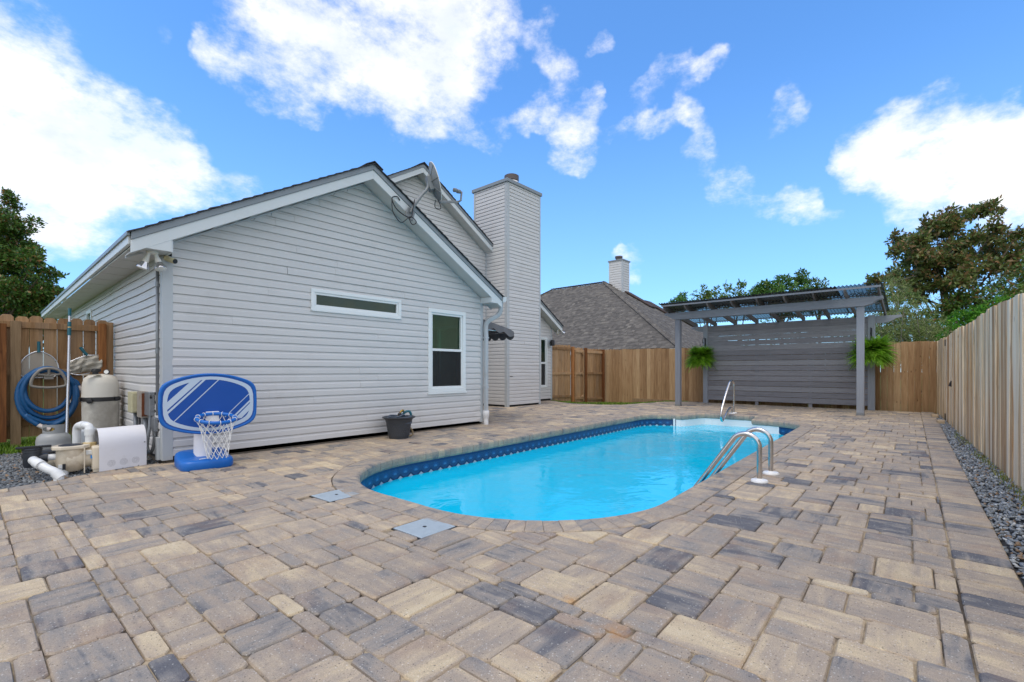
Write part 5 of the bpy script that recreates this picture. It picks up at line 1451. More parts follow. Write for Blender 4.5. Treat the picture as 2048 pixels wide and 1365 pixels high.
def hip_face(c0, c1, r0, r1):
    """shingle tabs over a hip plane with eave c0-c1 and ridge r0-r1"""
    up = (r0 - c0) - (c1 - c0).normalized() * (r0 - c0).dot((c1 - c0).normalized()); L = up.length; up.normalize(); ed = (c1 - c0).normalized(); nrm = ed.cross(up).normalized()
    if nrm.z < 0: nrm = -nrm
    a0, a1 = 0.0, (c1 - c0).length; b0, b1 = (r0 - c0).dot(ed), (r1 - c0).dot(ed); k = 0; st = .145
    while k * st < L:
        t0, t1 = k * st / L, min(1, (k + 1.25) * st / L); x0, x1 = a0 + (b0 - a0) * t0, a1 + (b1 - a1) * t0; x = x0 - rs.uniform(0, .3)
        while x < x1:
            w = rs.uniform(.12, .26); p, q = max(x, x0), min(x + w, x1)
            if q - p > .02:
                sh.c = (min(1, max(0, rs.gauss(.45, .22))), rs.random(), 0, 1); lift = rs.choice([.006, .016])
                o = c0 + ed * p + up * (k * st); sh.obox(o, ed * (q - p - .004), up * ((t1 - t0) * L), nrm * (lift + .006)) if k * st + .19 < L else None
            x += w
        k += 1
hip_face(cs[3], cs[0], A1, A0); hip_face(cs[0], cs[1], A0, A0)
kind(sh.build('shingles', MATS['shingle'], nroof, var=True), 'stuff')
cp = MB()
for p, q in ((A0, A1), (cs[0], A0), (cs[1], A0), (cs[3], A1)):
    n_ = int((q - p).length / .2)
    for i in range(n_):
        cp.c = (rs.random(), rs.random(), 0, 1); cp.beam(p + (q - p) * (i / n_) + Vector((0, 0, .005)), p + (q - p) * ((i + 1.3) / n_) + Vector((0, 0, .022)), .26, .03)
kind(cp.build('ridge_shingles', MATS['shingle'], nroof, var=True), 'stuff')
nc = MB().box(26.25, 27.15, 13.95, 14.90, 4.5, 7.92).build('chimney', MATS['vinyl_siding'], nh)
NC1 = Wall((0, 13.95, 0), (1, 0, 0), (0, -1, 0)); NC2 = Wall((26.25, 0, 0), (0, -1, 0), (-1, 0, 0))
siding(nc, NC1, 26.31, 27.10, 5.3, 7.9, None, (), None, 0, course=.15); siding(nc, NC2, -14.85, -14.01, 5.3, 7.9, None, (), None, 0, course=.15)
corner(nc, 26.25, 13.95, 1, 1, 5.3, 7.92, .07); MB().box(26.2, 27.2, 13.9, 14.95, 7.92, 8.0).build('cap', MATS['drip_metal'], nc)
MB().lathe((26.7, 14.45, 8.0), [(.2, 0), (.19, .18), (.24, .19), (.24, .30), (.05, .32)], 18).build('flue_cap', MATS['flue_metal'], nc, smooth=40)
plain('solar_black', C(70, 56, 50), .85, vary=.1)
ed = (cs[1] - cs[0]).normalized(); upv = (A0 - (cs[0] + cs[1]) / 2).normalized(); nrm = ed.cross(upv).normalized()
for k, (s0, s1, t0, t1) in enumerate(((6.45, 7.2, .60, .84), (7.35, 8.2, .48, .72), (8.35, 9.2, .34, .58))):
    base = cs[0]; Lh = (A0 - (cs[0] + cs[1]) / 2).length
    o = cs[0] + ed * s0 + upv * (Lh * t0) + nrm * .06
    MB().obox(o, ed * (s1 - s0), upv * (Lh * (t1 - t0)), nrm * .06).build('solar_panel', MATS['solar_black'], nh)

# ------------------------------------------------------------------ trees and shrubs
plain('bark', C(92, 80, 68), .9, vary=.3, scale=14, bump=.6, bscale=25); plain('pale_bark', C(150, 144, 130), .85, vary=.25, scale=14, bump=.4, bscale=30)
leafmat('magnolia_leaf', C(56, 88, 36), C(112, 144, 66), C(146, 106, 66), .25, .30)
leafmat('brown_leaf', C(72, 90, 46), C(124, 136, 76), C(154, 116, 82), .30, .34)
leafmat('oak_leaf', C(54, 84, 30), C(112, 140, 62), C(140, 140, 80), .28, .5)
leafmat('pine_leaf', C(52, 92, 42), C(100, 144, 66), C(120, 130, 70), .2, .6)
leafmat('willow_leaf', C(92, 112, 60), C(150, 166, 100), C(172, 172, 124), .3, .55)
leafmat('bright_leaf', C(46, 100, 20), C(104, 168, 44), C(140, 180, 60), .35, .5)
def rosette_leaves(name, centers, radii, n_each, size, mat, parent, aspect=.42, tone=None, back=.1, seed=1, droop=.2, up=.35, flat=.75):
    """leaves in small whorls at twig ends scattered through each clump"""
    rs = np.random.default_rng(seed); Vs = []; vr = []
    for (c, r, n_) in zip(centers, radii, n_each):
        nt_ = max(3, int(n_ / 7)); d = rs.normal(size=(nt_, 3)); d /= np.linalg.norm(d, axis=1)[:, None]
        rad = rs.uniform(.25, 1.0, (nt_, 1)) ** .55
        tw = np.array(c) + d * rad * np.array([r, r, r * flat])
        tone_c = rs.random() if tone is None else tone
        for k in range(7):
            ax = d * .6 + rs.normal(size=(nt_, 3)) * .75; ax[:, 2] += up - droop; ax /= np.linalg.norm(ax, axis=1)[:, None]
            sd_ = np.cross(ax, rs.normal(size=(nt_, 3))); sd_ /= np.linalg.norm(sd_, axis=1)[:, None] + 1e-9
            nn = np.cross(sd_, ax); L = size * rs.uniform(.6, 1.25, (nt_, 1))
            p = tw + rs.normal(size=(nt_, 3)) * size * .25
            m = p + ax * L * .5 + nn * L * .07
            Vs.append(np.stack([p, m + sd_ * L * aspect * .5, p + ax * L, m - sd_ * L * aspect * .5], 1))
            v = np.stack([np.clip(tone_c * .5 + rs.random(nt_) * .6 - .05, 0, 1), (rs.random(nt_) < back) * rs.uniform(.5, 1, nt_), rs.random(nt_)], 1)
            vr.append(np.repeat(v[:, None, :], 4, 1))
    V = np.concatenate(Vs).reshape(-1, 3); var = np.concatenate(vr).reshape(-1, 3)
    return np_mesh(name, V, 4, mat, parent, var)
def limbs(parent, base, top_z, centers, r0, mat, seed=1, name='trunk', frac=.6):
    rs = random.Random(seed); b = Vector(base); cz = sum(c[2] for c in centers) / len(centers); cx_ = sum(c[0] for c in centers) / len(centers); cy_ = sum(c[1] for c in centers) / len(centers)
    fork = Vector((b.x + (cx_ - b.x) * .35, b.y + (cy_ - b.y) * .35, b.z + (cz - b.z) * .5)); top = Vector((cx_, cy_, top_z)); mb = MB()
    tr = catmull([b, b.lerp(fork, .5) + Vector((rs.uniform(-.1, .1), rs.uniform(-.1, .1), 0)), fork, fork.lerp(top, .3) + Vector((rs.uniform(-.2, .2), rs.uniform(-.2, .2), 0)), fork.lerp(top, .62)], 4)
    mb.tube(tr, [r0 * (1 - .85 * i / (len(tr) - 1)) for i in range(len(tr))], 9)
    for c in centers:
        if rs.random() > frac: continue
        c = Vector(c); k = min(len(tr) - 2, max(2, int(len(tr) * rs.uniform(.25, .75)))); s = tr[k]
        if c.z < s.z: s = tr[max(2, k // 2)]
        m_ = s.lerp(c, .5) + Vector((rs.uniform(-.25, .25), rs.uniform(-.25, .25), rs.uniform(0, .35)))
        pts_ = catmull([s, m_, c], 4); rr = r0 * .35
        mb.tube(pts_, [rr * (1 - .85 * i / (len(pts_) - 1)) for i in range(len(pts_))], 6)
    return mb.build(name, MATS[mat], parent, smooth=True)
def tree(name, label, base, blobs, dist, mat, leaf, dens, bark='bark', spread=1.0, back=.1, aspect=.42, seed=1, r0=.2, group=None, cat='tree', sub=5, droop=.2, up=.35, frac=.6, scale_r=.55):
    """crown from clumps measured at their places in the photograph, each split into smaller sprays at its own depth"""
    rs = random.Random(seed); cent = []; rad = []; big = []
    for px, py, rp_ in blobs:
        c = AT(px, py, dist + rs.uniform(-spread, spread)); R = rp_ / FPX * dist; big.append(c)
        for _ in range(sub):
            v = Vector((rs.gauss(0, 1), rs.gauss(0, 1), rs.gauss(0, .8))); v = v.normalized() * R * rs.uniform(.35, .95)
            cent.append(c + v); rad.append(R * rs.uniform(.30, scale_r))
    t = thing(name, label, cat, base, group)
    limbs(t, base, max(c.z for c in big) - .3, [tuple(c) for c in big], r0, bark, seed, frac=frac)
    o = rosette_leaves('crown', cent, rad, [max(14, int(dens * r * r)) for r in rad], leaf, MATS[mat], t, aspect, None, back, seed, droop, up)
    kind(o, 'stuff')
    return t
def gz(px, d, z=-.3): v = AT(px, HY, d); return (v.x, v.y, z)
# left magnolia
bl = [(10, 405, 22), (-30, 430, 50), (25, 450, 38), (-50, 490, 70), (45, 500, 36), (20, 540, 50), (70, 520, 22), (85, 548, 22), (-40, 560, 75), (60, 590, 45), (105, 575, 20), (100, 605, 24), (20, 620, 60), (-60, 640, 80), (80, 640, 45), (120, 622, 14), (-110, 540, 80), (30, 690, 60), (-130, 640, 80), (-5, 480, 45)]
tree('magnolia_tree', 'dark green magnolia with glossy leaves behind the left fence', gz(-20, 24), bl, 24, 'magnolia_leaf', .20, 1700, back=.16, seed=2, r0=.3, spread=1.3, sub=7)
# right magnolia, bronze above and green below
br_ = [(1958, 424, 26), (1985, 420, 18), (1910, 445, 30), (1870, 452, 20), (1880, 470, 34), (1845, 470, 24), (1835, 500, 34), (1800, 478, 20), (1812, 480, 16), (1960, 470, 30), (1995, 455, 22), (1925, 490, 40), (1870, 515, 42), (1815, 530, 36), (1980, 500, 32), (2012, 478, 20), (2035, 470, 14),
       (1790, 505, 14), (1795, 570, 28), (1768, 560, 15), (1750, 563, 10), (1850, 560, 42), (1910, 545, 42), (1965, 545, 40), (2020, 520, 34), (2050, 500, 26), (1830, 590, 30)]
tree('bronze_magnolia', 'large bronze leaved magnolia standing beyond the right rear corner of the yard', gz(1905, 22), br_, 22, 'brown_leaf', .23, 1250, back=.26, seed=5, r0=.16, spread=1.4, sub=9, scale_r=.42, frac=.7)
lower = [(1880, 600, 40), (1930, 600, 45), (1985, 590, 45), (2040, 580, 45), (2080, 540, 50), (1860, 640, 40), (1920, 645, 45), (1980, 640, 40), (2040, 620, 45), (2090, 600, 50), (1800, 610, 35), (1830, 650, 40), (1780, 650, 30), (1870, 680, 35), (2110, 480, 40), (2060, 660, 50), (1740, 668, 26)]
tree('evergreen_tree', 'dark green thick leaved tree under the bronze magnolia', gz(1960, 20.5), lower, 20.5, 'magnolia_leaf', .17, 1000, back=.22, seed=6, r0=.25, spread=1.0, sub=6)
tree('olive_tree', 'pale olive leaved tree at the right edge above the fence', gz(2110, 24.5), [(2035, 545, 34), (2060, 520, 40), (2075, 560, 40), (2010, 560, 26), (2040, 590, 30), (2100, 580, 50)], 24.5, 'willow_leaf', .12, 1500, back=.15, aspect=.3, seed=7, r0=.14, sub=6)
# grey-stemmed shrub by the pergola's right end
def stem_shrub(label, base, tips, mat, seed):
    rs = random.Random(seed); t = thing('willowy_shrub', label, 'shrub', base); b = Vector(base); mb = MB(); cent = []; rad = []
    for tip in tips:
        s = b + Vector((rs.uniform(-.5, .5), rs.uniform(-.5, .5), .2)); m_ = s.lerp(tip, .5) + Vector((rs.uniform(-.25, .25), rs.uniform(-.25, .25), .15))
        P = catmull([s, m_, tip], 6); mb.tube(P, [.030 * (1 - .85 * i / (len(P) - 1)) for i in range(len(P))], 6)
        for k in (len(P) // 2, len(P) * 2 // 3, len(P) - 1):
            for _ in range(4): cent.append(P[k] + Vector((rs.gauss(0, .22), rs.gauss(0, .22), rs.gauss(0, .2)))); rad.append(rs.uniform(.16, .34))
            q = P[k] + Vector((rs.gauss(0, .5), rs.gauss(0, .5), rs.uniform(.1, .5))); mb.tube([P[k], P[k].lerp(q, .5) + Vector((0, 0, .05)), q], [.010, .007, .003], 5)
    mb.build('stems', MATS['pale_bark'], t, smooth=True)
    kind(rosette_leaves('foliage', cent, rad, [int(900 * r * r) + 20 for r in rad], .12, MATS[mat], t, .16, None, .2, seed, .1, .5), 'stuff')
rs = random.Random(12); tips = []
for px, py in ((1765, 580), (1780, 570), (1795, 580), (1812, 590), (1830, 610), (1845, 630), (1855, 655), (1760, 610), (1775, 625), (1798, 615), (1820, 640), (1755, 640), (1770, 655), (1800, 655), (1840, 665), (1862, 672), (1750, 590), (1786, 600), (1872, 650), (1760, 660), (1880, 668)):
    tips.append(AT(px, py, 16.4 + rs.uniform(-1.0, 1.2)))
stem_shrub('willowy olive shrub with bare grey stems behind the right end of the pergola', gz(1808, 16.4), tips, 'willow_leaf', 12)
tree('leafy_shrub', 'bright green shrub showing over the top of the right fence', gz(1965, 13.5), [(1905, 655, 16), (1925, 640, 20), (1950, 628, 22), (1975, 612, 20), (1995, 605, 16), (1890, 672, 12), (1940, 660, 26), (1970, 645, 30), (2012, 600, 12), (2000, 640, 30)], 13.5, 'bright_leaf', .07, 5200, back=.1, seed=8, r0=.06, cat='shrub', spread=.5, sub=7)
# trees far behind the pergola
far = [('round_tree', 'small round dark tree just above the left end of the pergola roof', 48, [(1352, 603, 12), (1370, 600, 14), (1362, 612, 20), (1385, 612, 14)], 'pine_leaf', .32, 420, .1),
       ('airy_tree', 'thin crowned tree with sky showing through, second from left over the pergola', 44, [(1400, 590, 16), (1418, 584, 16), (1435, 592, 18), (1412, 605, 20), (1440, 610, 20), (1395, 607, 14)], 'oak_leaf', .30, 210, .2),
       ('airy_tree', 'loose crowned tree with pale leaves over the middle of the pergola roof', 46, [(1455, 583, 14), (1478, 574, 16), (1490, 590, 18), (1465, 600, 22), (1500, 604, 20)], 'oak_leaf', .30, 260, .2),
       ('dense_tree', 'dense mid green tree, the tallest over the right half of the pergola roof', 42, [(1525, 578, 18), (1545, 585, 24), (1570, 565, 24), (1598, 558, 24), (1560, 595, 30), (1600, 585, 30), (1525, 600, 26), (1590, 610, 30)], 'pine_leaf', .28, 640, .12),
       ('leaning_tree', 'feathery green tree at the right end of the row over the pergola roof', 43, [(1622, 568, 18), (1640, 572, 16), (1652, 580, 10), (1630, 590, 22), (1650, 598, 16), (1640, 610, 24)], 'oak_leaf', .28, 380, .15)]
for nm, lab, dd, bb, mt, lf_, dn_, bk in far:
    tree(nm, lab, gz(sum(b[0] for b in bb) / len(bb), dd), bb, dd, mt, lf_, dn_, back=bk, seed=len(lab), r0=.22, spread=1.2, sub=6, group='trees far behind the pergola', frac=.8)
tree('hedge_shrub', 'low dark green shrub row behind the pergola seen under its roof', gz(1600, 24), [(1540, 652, 16), (1580, 655, 18), (1620, 652, 20), (1660, 650, 24), (1690, 648, 26), (1500, 660, 14), (1640, 670, 30), (1700, 672, 30), (1560, 675, 30), (1480, 680, 30)], 24, 'pine_leaf', .12, 900, back=.1, seed=9, r0=.1, cat='shrub', sub=6)
# ------------------------------------------------------------------ pool rails
def rail(label, X, first):
    t = thing('handrail', label, 'handrail', (X, 1.2, 0), 'curved steel handrails at the near pool side')
    P = [(X, 1.205, -.01), (X, 1.205, .16), (X, 1.205, .30)] ; R = .130; cy = 1.205 + R
    for k in range(1, 13):
        a = math.pi - k * (math.pi * .80) / 12; P.append((X, cy + R * math.cos(a) * 1.0, .335 + R * math.sin(a)))
    y0, z0 = P[-1][1], P[-1][2]
    for k in range(1, 9): P.append((X, y0 + .075 * k * 1.02, z0 - .112 * k))
    MB().tube(catmull(P, 3), .0245, 16).build('tube', MATS['steel'], t, smooth=50)
    MB().lathe((X, 1.205, .004), [(.078, 0), (.078, .012), (.070, .022), (.030, .026), (.027, .034)], 28).build('escutcheon', MATS['white_plastic'], t, smooth=40)
rail('curved steel handrail entering the water, nearer of the pair at the near pool side', 5.06, True)
rail('curved steel handrail entering the water, farther of the pair at the near pool side', 5.52, False)
t = thing('step_rail', 'steel figure-four handrail at the far end step of the pool', 'handrail', (12.72, 3.62, 0)); Y_ = 3.62
P = catmull([(12.72, Y_, 0), (12.72, Y_, .35), (12.72, Y_, .66), (12.70, Y_, .76), (12.60, Y_, .83), (12.42, Y_, .82), (12.30, Y_, .74), (12.05, Y_, .50), (11.80, Y_, .22), (11.70, Y_, .06), (11.70, Y_, -.06), (11.78, Y_, -.12), (11.90, Y_, -.08), (12.15, Y_, .06), (12.38, Y_, .16), (12.50, Y_, .15), (12.54, Y_, .08), (12.54, Y_, 0)], 7)
MB().tube(P, .0245, 14).build('tube', MATS['steel'], t, smooth=50)
for x_ in (12.72, 12.54): MB().lathe((x_, Y_, .003), [(.07, 0), (.07, .012), (.06, .022), (.028, .026)], 24).build('escutcheon', MATS['white_plastic'], t, smooth=40)

# ------------------------------------------------------------------ basketball hoop
plain('hoop_blue', C(0, 98, 184), .42, vary=.06, scale=5); plain('board_blue', C(0, 74, 160), .38, vary=.05, scale=4); plain('print_grey', C(186, 202, 220), .45, vary=.03)
plain('post_white', C(226, 224, 226), .4, vary=.03); plain('rope', C(232, 232, 228), .8, vary=.05)
HB = Vector((1.715, 6.285, 0)); ha = math.radians(-5)
hx = Vector((math.cos(ha), math.sin(ha), 0)); hn = Vector((math.sin(ha), -math.cos(ha), 0))     # along the board / towards the pool
t = thing('basketball_hoop', 'blue poolside basketball hoop with white net standing by the gable corner', 'basketball hoop', HB)
hp = lambda u, n, z: HB + hx * u + hn * n + Vector((0, 0, z))
# base: a low moulded wedge, high at the back with a rounded front
mb = MB(); rows = []
def superell(a, b, n_=28, e=4.5): return [(a * math.copysign(abs(math.cos(q)) ** (2 / e), math.cos(q)), b * math.copysign(abs(math.sin(q)) ** (2 / e), math.sin(q))) for q in [2 * math.pi * i / n_ for i in range(n_)]]
for sc, zf in ((.97, lambda v: .0), (1.0, lambda v: .02), (1.0, lambda v: .075 + .035 * (v < 0)), (.96, lambda v: .098 + .045 * (v < -.05)), (.84, lambda v: .108 + .055 * (v < -.08)), (.5, lambda v: .110 + .05 * (v < -.05)), (.02, lambda v: .112)):
    rows.append([hp(.235 * 0 + u * sc, v * sc + .045, zf(v)) for u, v in superell(.262, .30)])
n_ = len(rows[0])
for r in rows: mb.v += [tuple(p) for p in r]; mb.a += [mb.c] * n_
for i in range(len(rows) - 1): mb.f += [(i * n_ + k, i * n_ + (k + 1) % n_, (i + 1) * n_ + (k + 1) % n_, (i + 1) * n_ + k) for k in range(n_)]
mb.f += [tuple(range(n_ - 1, -1, -1)), tuple((len(rows) - 1) * n_ + k for k in range(n_))]
mb.build('base', MATS['hoop_blue'], t, smooth=50)
MB().lathe(hp(.0, -.02, .10), [(.098, 0), (.092, .04), (.084, .4), (.082, .50)], 24).build('post', MATS['post_white'], t, smooth=40)
BZ, BN = .715, .085
def board_outline(sc=1.0, n_=72, inset=0.0):
    half = []
    for i in range(25):
        x = -1 + 2 * i / 24; x = math.sin(x * math.pi / 2) ; h = .222 + .128 * (1 - x * x)
        half.append((x, h * (1 - abs(x) ** 16) ** .25 if abs(x) < 1 else 0.0))
    pts = [(-x, z) for x, z in half] + [(x, -z) for x, z in half[1:-1]]
    return [(x * (.487 - inset), z - math.copysign(min(inset * .92, abs(z)), z) if z else 0.0) for x, z in pts]
BU = .055
bo = board_outline(); mb = MB(); n_ = len(bo); rows = []
for sc, nn in ((.975, -.022), (1.0, -.014), (1.0, .008), (.985, .018), (.965, .021)):
    rows.append([hp(BU + u * sc, BN + nn, BZ + v * sc) for u, v in bo])
rows.append([hp(BU + u, BN + .012, BZ + v) for u, v in board_outline(inset=.028)])
for r in rows: mb.v += [tuple(p) for p in r]; mb.a += [mb.c] * n_
for i in range(len(rows) - 1): mb.f += [(i * n_ + k, i * n_ + (k + 1) % n_, (i + 1) * n_ + (k + 1) % n_, (i + 1) * n_ + k) for k in range(n_)]
mb.f += [tuple(range(n_ - 1, -1, -1))]
bd = mb.build('backboard', MATS['hoop_blue'], t, smooth=50)
MB().add([hp(BU + u, BN + .0122, BZ + v) for u, v in board_outline(inset=.0275)], [tuple(range(n_))]).build('face', MATS['board_blue'], bd)
r1, r2 = board_outline(inset=.040), board_outline(inset=.078); mb = MB(); nf = BN + .0145
for k in range(n_):
    a, b, c, d = r1[k], r1[(k + 1) % n_], r2[(k + 1) % n_], r2[k]; mb.quad(*[hp(BU + p[0], nf, BZ + p[1]) for p in (a, b, c, d)])
mb.build('border_print', MATS['print_grey'], bd)
mb = MB(); hull = board_outline(inset=.077)
for quad in (((-.44, .0), (-.136, .318), (-.050, .318), (-.44, -.085)), ((-.44, -.108), (-.035, .318), (-.008, .318), (-.44, -.138)), ((-.44, -.276), (.115, .318), (.128, .318), (-.44, -.290)),
             ((.45, .157), (.135, -.168), (.146, -.168), (.45, .145)), ((.45, .070), (.212, -.178), (.238, -.178), (.45, .042)), ((.45, .030), (.246, -.19), (.318, -.19), (.45, -.048))):
    P = clip_convex(list(quad), hull)
    if len(P) >= 3: mb.add([hp(BU + p[0], nf, BZ + p[1]) for p in P], [tuple(range(len(P)))])
mb.build('stripe_print', MATS['print_grey'], bd)
RU, RNo, RZo, RR = .070, BN + .225, .560, .185; TILT = .20
rim = MB().tube([hp(RU + RR * math.cos(a * math.pi / 20), RNo + RR * math.sin(a * math.pi / 20), RZo - TILT * RR * math.sin(a * math.pi / 20)) for a in range(40)], .020, 12, True).build('rim', MATS['hoop_blue'], t, smooth=True)
pl_ = MB().obox(hp(RU - .065, BN + .016, RZo - .07), hx * .13, hn * .03, (0, 0, .135)).build('rim_plate', MATS['post_white'], t, bevel=.006)
MB().obox(hp(RU - .05, BN + .03, RZo - .085), hx * .10, hn * .08, (0, 0, .04)).build('rim_bracket', MATS['post_white'], t, bevel=.01)
for u in (-.03, .03): MB().lathe(hp(RU + u, BN + .046, RZo + .035), [(.009, 0), (.009, .006)], 10, hn).build('bolt', MATS['galvanised'], pl_)
net = MB(); NS, LV = 12, 7; rsn = random.Random(3)
def npnt(l, k): 
    f = l / LV; r = RR * (1 - .46 * f ** .7) ; a = 2 * math.pi * (k + .5 * (l % 2)) / NS
    return hp(RU + .012 * f + r * math.cos(a), RNo + r * math.sin(a), RZo - .02 - .42 * f - TILT * r * math.sin(a) * (1 - f) + rsn.uniform(-.008, .008))
grid = [[npnt(l, k) for k in range(NS)] for l in range(LV + 1)]
for l in range(LV):
    for k in range(NS):
        a = grid[l][k]
        for q in ((k, (k - 1) % NS) if l % 2 == 0 else (k, (k + 1) % NS)):
            net.tube([a, a.lerp(grid[l + 1][q], .5) + Vector((0, 0, -.006)), grid[l + 1][q]], .0034, 5, cap=False)
for k in range(NS):
    a = 2 * math.pi * k / NS; c_ = hp(RU + RR * math.cos(a), RNo + RR * math.sin(a), RZo - TILT * RR * math.sin(a)); rd = hx * math.cos(a) + hn * math.sin(a)
    net.tube([c_ + rd * (.024 * math.cos(q * math.pi / 5)) + Vector((0, 0, .024 * math.sin(q * math.pi / 5))) for q in range(10)], .0034, 5, True)
    net.tube([c_ + Vector((0, 0, -.022)), grid[0][k]], .0034, 5)
kind(net.build('net', MATS['rope'], t, smooth=True), 'stuff')
net_end = MB().tube(catmull([grid[LV][8], grid[LV][8] + hn * .02 + Vector((0, 0, -.02)), hp(-.02, .28, .118), hp(-.09, .30, .116)], 5), .0034, 5).build('loose_cord', MATS['rope'], t)

# ------------------------------------------------------------------ pool equipment in the left corner
plain('pvc', C(224, 226, 226), .35, vary=.04, scale=6, dirt=C(170, 160, 140), dirt_amt=.3); plain('pump_beige', C(216, 204, 182), .45, vary=.08, scale=5, dirt=C(140, 112, 76), dirt_amt=.45)
plain('filter_grey', C(212, 207, 196), .5, vary=.10, scale=3, dirt=C(112, 100, 84), dirt_amt=.55); plain('cover_white', C(228, 227, 230), .4, vary=.02, dirt=C(190, 184, 172), dirt_amt=.25)
plain('tank_grey', C(150, 152, 152), .4, vary=.06, scale=4, dirt=C(120, 116, 108), dirt_amt=.35); plain('valve_dark', C(50, 54, 60), .4, vary=.1); plain('union_tan', C(200, 178, 130), .5, vary=.1)
plain('label_blue', C(40, 130, 200), .5); plain('label_white', C(232, 232, 228), .5); plain('label_ink', C(120, 120, 120), .6); plain('label_black', C(36, 38, 42), .5)
# rounded white cover
t = thing('pump_cover', 'white arched plastic cover with three round vents beside the pool pump', 'pump cover', (1.07, 6.9, 0))
cx0, cx1, cy0, cdep, chh = .875, 1.305, 6.70, .36, .455; th = .014
pf = [(0, 0), (0, .25)] + [(cdep / 2 - cdep / 2 * math.cos(a), .25 + (chh - .25) * math.sin(a) ** .9) for a in [math.pi * k / 16 for k in range(1, 16)]] + [(cdep, .25), (cdep, 0)]
ctr = (cdep / 2, .2); mb = MB(); m_ = len(pf)
def inner(p):
    dx, dz = p[0] - ctr[0], p[1] - ctr[1]; l = math.hypot(dx, dz); k = (l - th) / l
    return (ctr[0] + dx * k, p[1] if p[1] == 0 else ctr[1] + dz * k)
sk = .23                                                           # the cover stands slightly skewed to the wall
def cpt(x, p): return (x - .02, cy0 + p[0] + (x - cx0) * sk, p[1])
for x in (cx0, cx1):
    mb.v += [cpt(x, p) for p in pf] + [cpt(x, inner(p)) for p in pf]
mb.a = [mb.c] * len(mb.v)
for k in range(m_ - 1):
    mb.f += [(k, k + 1, 2 * m_ + k + 1, 2 * m_ + k), (m_ + k + 1, m_ + k, 3 * m_ + k, 3 * m_ + k + 1), (k + 1, k, m_ + k, m_ + k + 1), (2 * m_ + k, 2 * m_ + k + 1, 3 * m_ + k + 1, 3 * m_ + k)]
cv = mb.build('shell', MATS['cover_white'], t, smooth=40)
for k, u in enumerate((.105, .215, .325)):
    holes = MB()
    for r_, n_ in ((0.004, 1), (.013, 7), (.023, 12), (.033, 17)):
        for a in range(n_):
            q = 2 * math.pi * a / n_; px_, pz = cx0 + u + r_ * math.cos(q), .075 + .012 * 0 + r_ * math.sin(q)
            P = [(px_ + .0026 * math.cos(w * 1.047), pz + .0026 * math.sin(w * 1.047)) for w in range(6)]
            holes.add([(a_ - .02, cy0 + (a_ - cx0) * sk - .0012, b_) for a_, b_ in P], [tuple(range(6))])
    holes.build('vent', MATS['black_plastic'], cv)
MB().lathe((cx1 - .04, cy0 + (cx1 - .03 - cx0) * sk - .001, .27), [(.007, 0), (.007, .006)], 10, (0, -1, 0)).build('lock', MATS['galvanised'], cv)
# pump
t = thing('pool_pump', 'beige pool pump with a square strainer lid and blue sticker beside the white cover', 'pool pump', (.68, 6.86, 0))
PY = 6.86
MB().lathe((.56, PY, .155), [(.05, 0), (.095, .015), (.118, .05), (.122, .10), (.112, .14), (.105, .18), (.108, .24), (.10, .29)], 28, (1, 0, 0)).build('housing', MATS['pump_beige'], t, smooth=40)
MB().lathe((.645, PY, .14), [(.085, -.115), (.112, -.09), (.122, -.02), (.118, .06), (.114, .125)], 28).build('strainer', MATS['pump_beige'], t, smooth=40)
ld = MB(); oct_ = [(.645 + .150 * a, PY + .13 * b) for a, b in ((-1, -.45), (-.6, -1), (.6, -1), (1, -.45), (1, .45), (.6, 1), (-.6, 1), (-1, .45))]
ld.extrude([(a, b, .262) for a, b in oct_], (0, 0, .036)); lid = ld.build('lid', MATS['pump_beige'], t, bevel=.008)
MB().lathe((.645, PY, .298), [(.10, 0), (.10, .004), (.09, .006)], 24).build('lid_window', MATS['label_black'], lid)
MB().box(.80, .885, PY - .135, PY + .13, .015, .275).build('motor_plate', MATS['pump_beige'], t, bevel=.02)
MB().box(.81, .875, PY - .13, PY - .07, .0, .03).build('foot', MATS['pump_beige'], t); MB().box(.735, .745, PY - .13, PY - .115, .0, .27).build('seam', MATS['pump_beige'], t, bevel=.003)
MB().box(.54, .62, PY - .05, PY + .05, .0, .05).build('foot', MATS['pump_beige'], t)
lb = MB().obox((.755, PY - .1195, .195), (.085, -.002, 0), (0, .001, .0), (0, .030, .042)).build('sticker', MATS['label_white'], t)
for k in range(4): MB().obox((.759, PY - .121 + .0065 * k, .200 + .009 * k), (.06 - .01 * (k % 2), -.002, 0), (0, .0012, 0), (0, .001, .002)).build('print_line', MATS['label_ink'], lb)
MB().obox((.79, PY - .1235, .148), (.034, -.001, 0), (0, .001, 0), (0, .010, .036)).build('blue_sticker', MATS['label_blue'], t)
MB().obox((.57, PY - .118, .06), (.024, -.012, 0), (0, .002, 0), (0, 0, .062)).build('rating_plate', MATS['label_black'], t)
# suction pipe and valve
t = thing('pipe_valve', 'dark three-way valve with white PVC pipes on the gravel left of the pump', 'pipe valve', (0.500, 6.95, .15))
MB().tube([(0.610, 6.87, .185), (0.540, 6.88, .185)], .044, 16).build('union', MATS['union_tan'], t, smooth=40); MB().tube([(0.550, 6.88, .185), (0.470, 6.90, .185)], .034, 16).build('pipe', MATS['pvc'], t, smooth=40)
vb = MB().tube([(0.475, 6.90, .185), (0.340, 6.92, .185)], .048, 18).build('valve_body', MATS['valve_dark'], t, smooth=40)
MB().lathe((0.360, 6.92, .10), [(.06, 0), (.07, .02), (.07, .15), (.075, .155), (.075, .175)], 20).build('valve_chamber', MATS['valve_dark'], vb, smooth=40)
hd = MB(); hd.lathe((0.360, 6.92, .275), [(.078, 0), (.078, .014), (.03, .02)], 8); hd.beam((0.240, 6.93, .305), (0.500, 6.90, .305), .035, .022); hd.build('handle', MATS['black_plastic'], vb, bevel=.004)
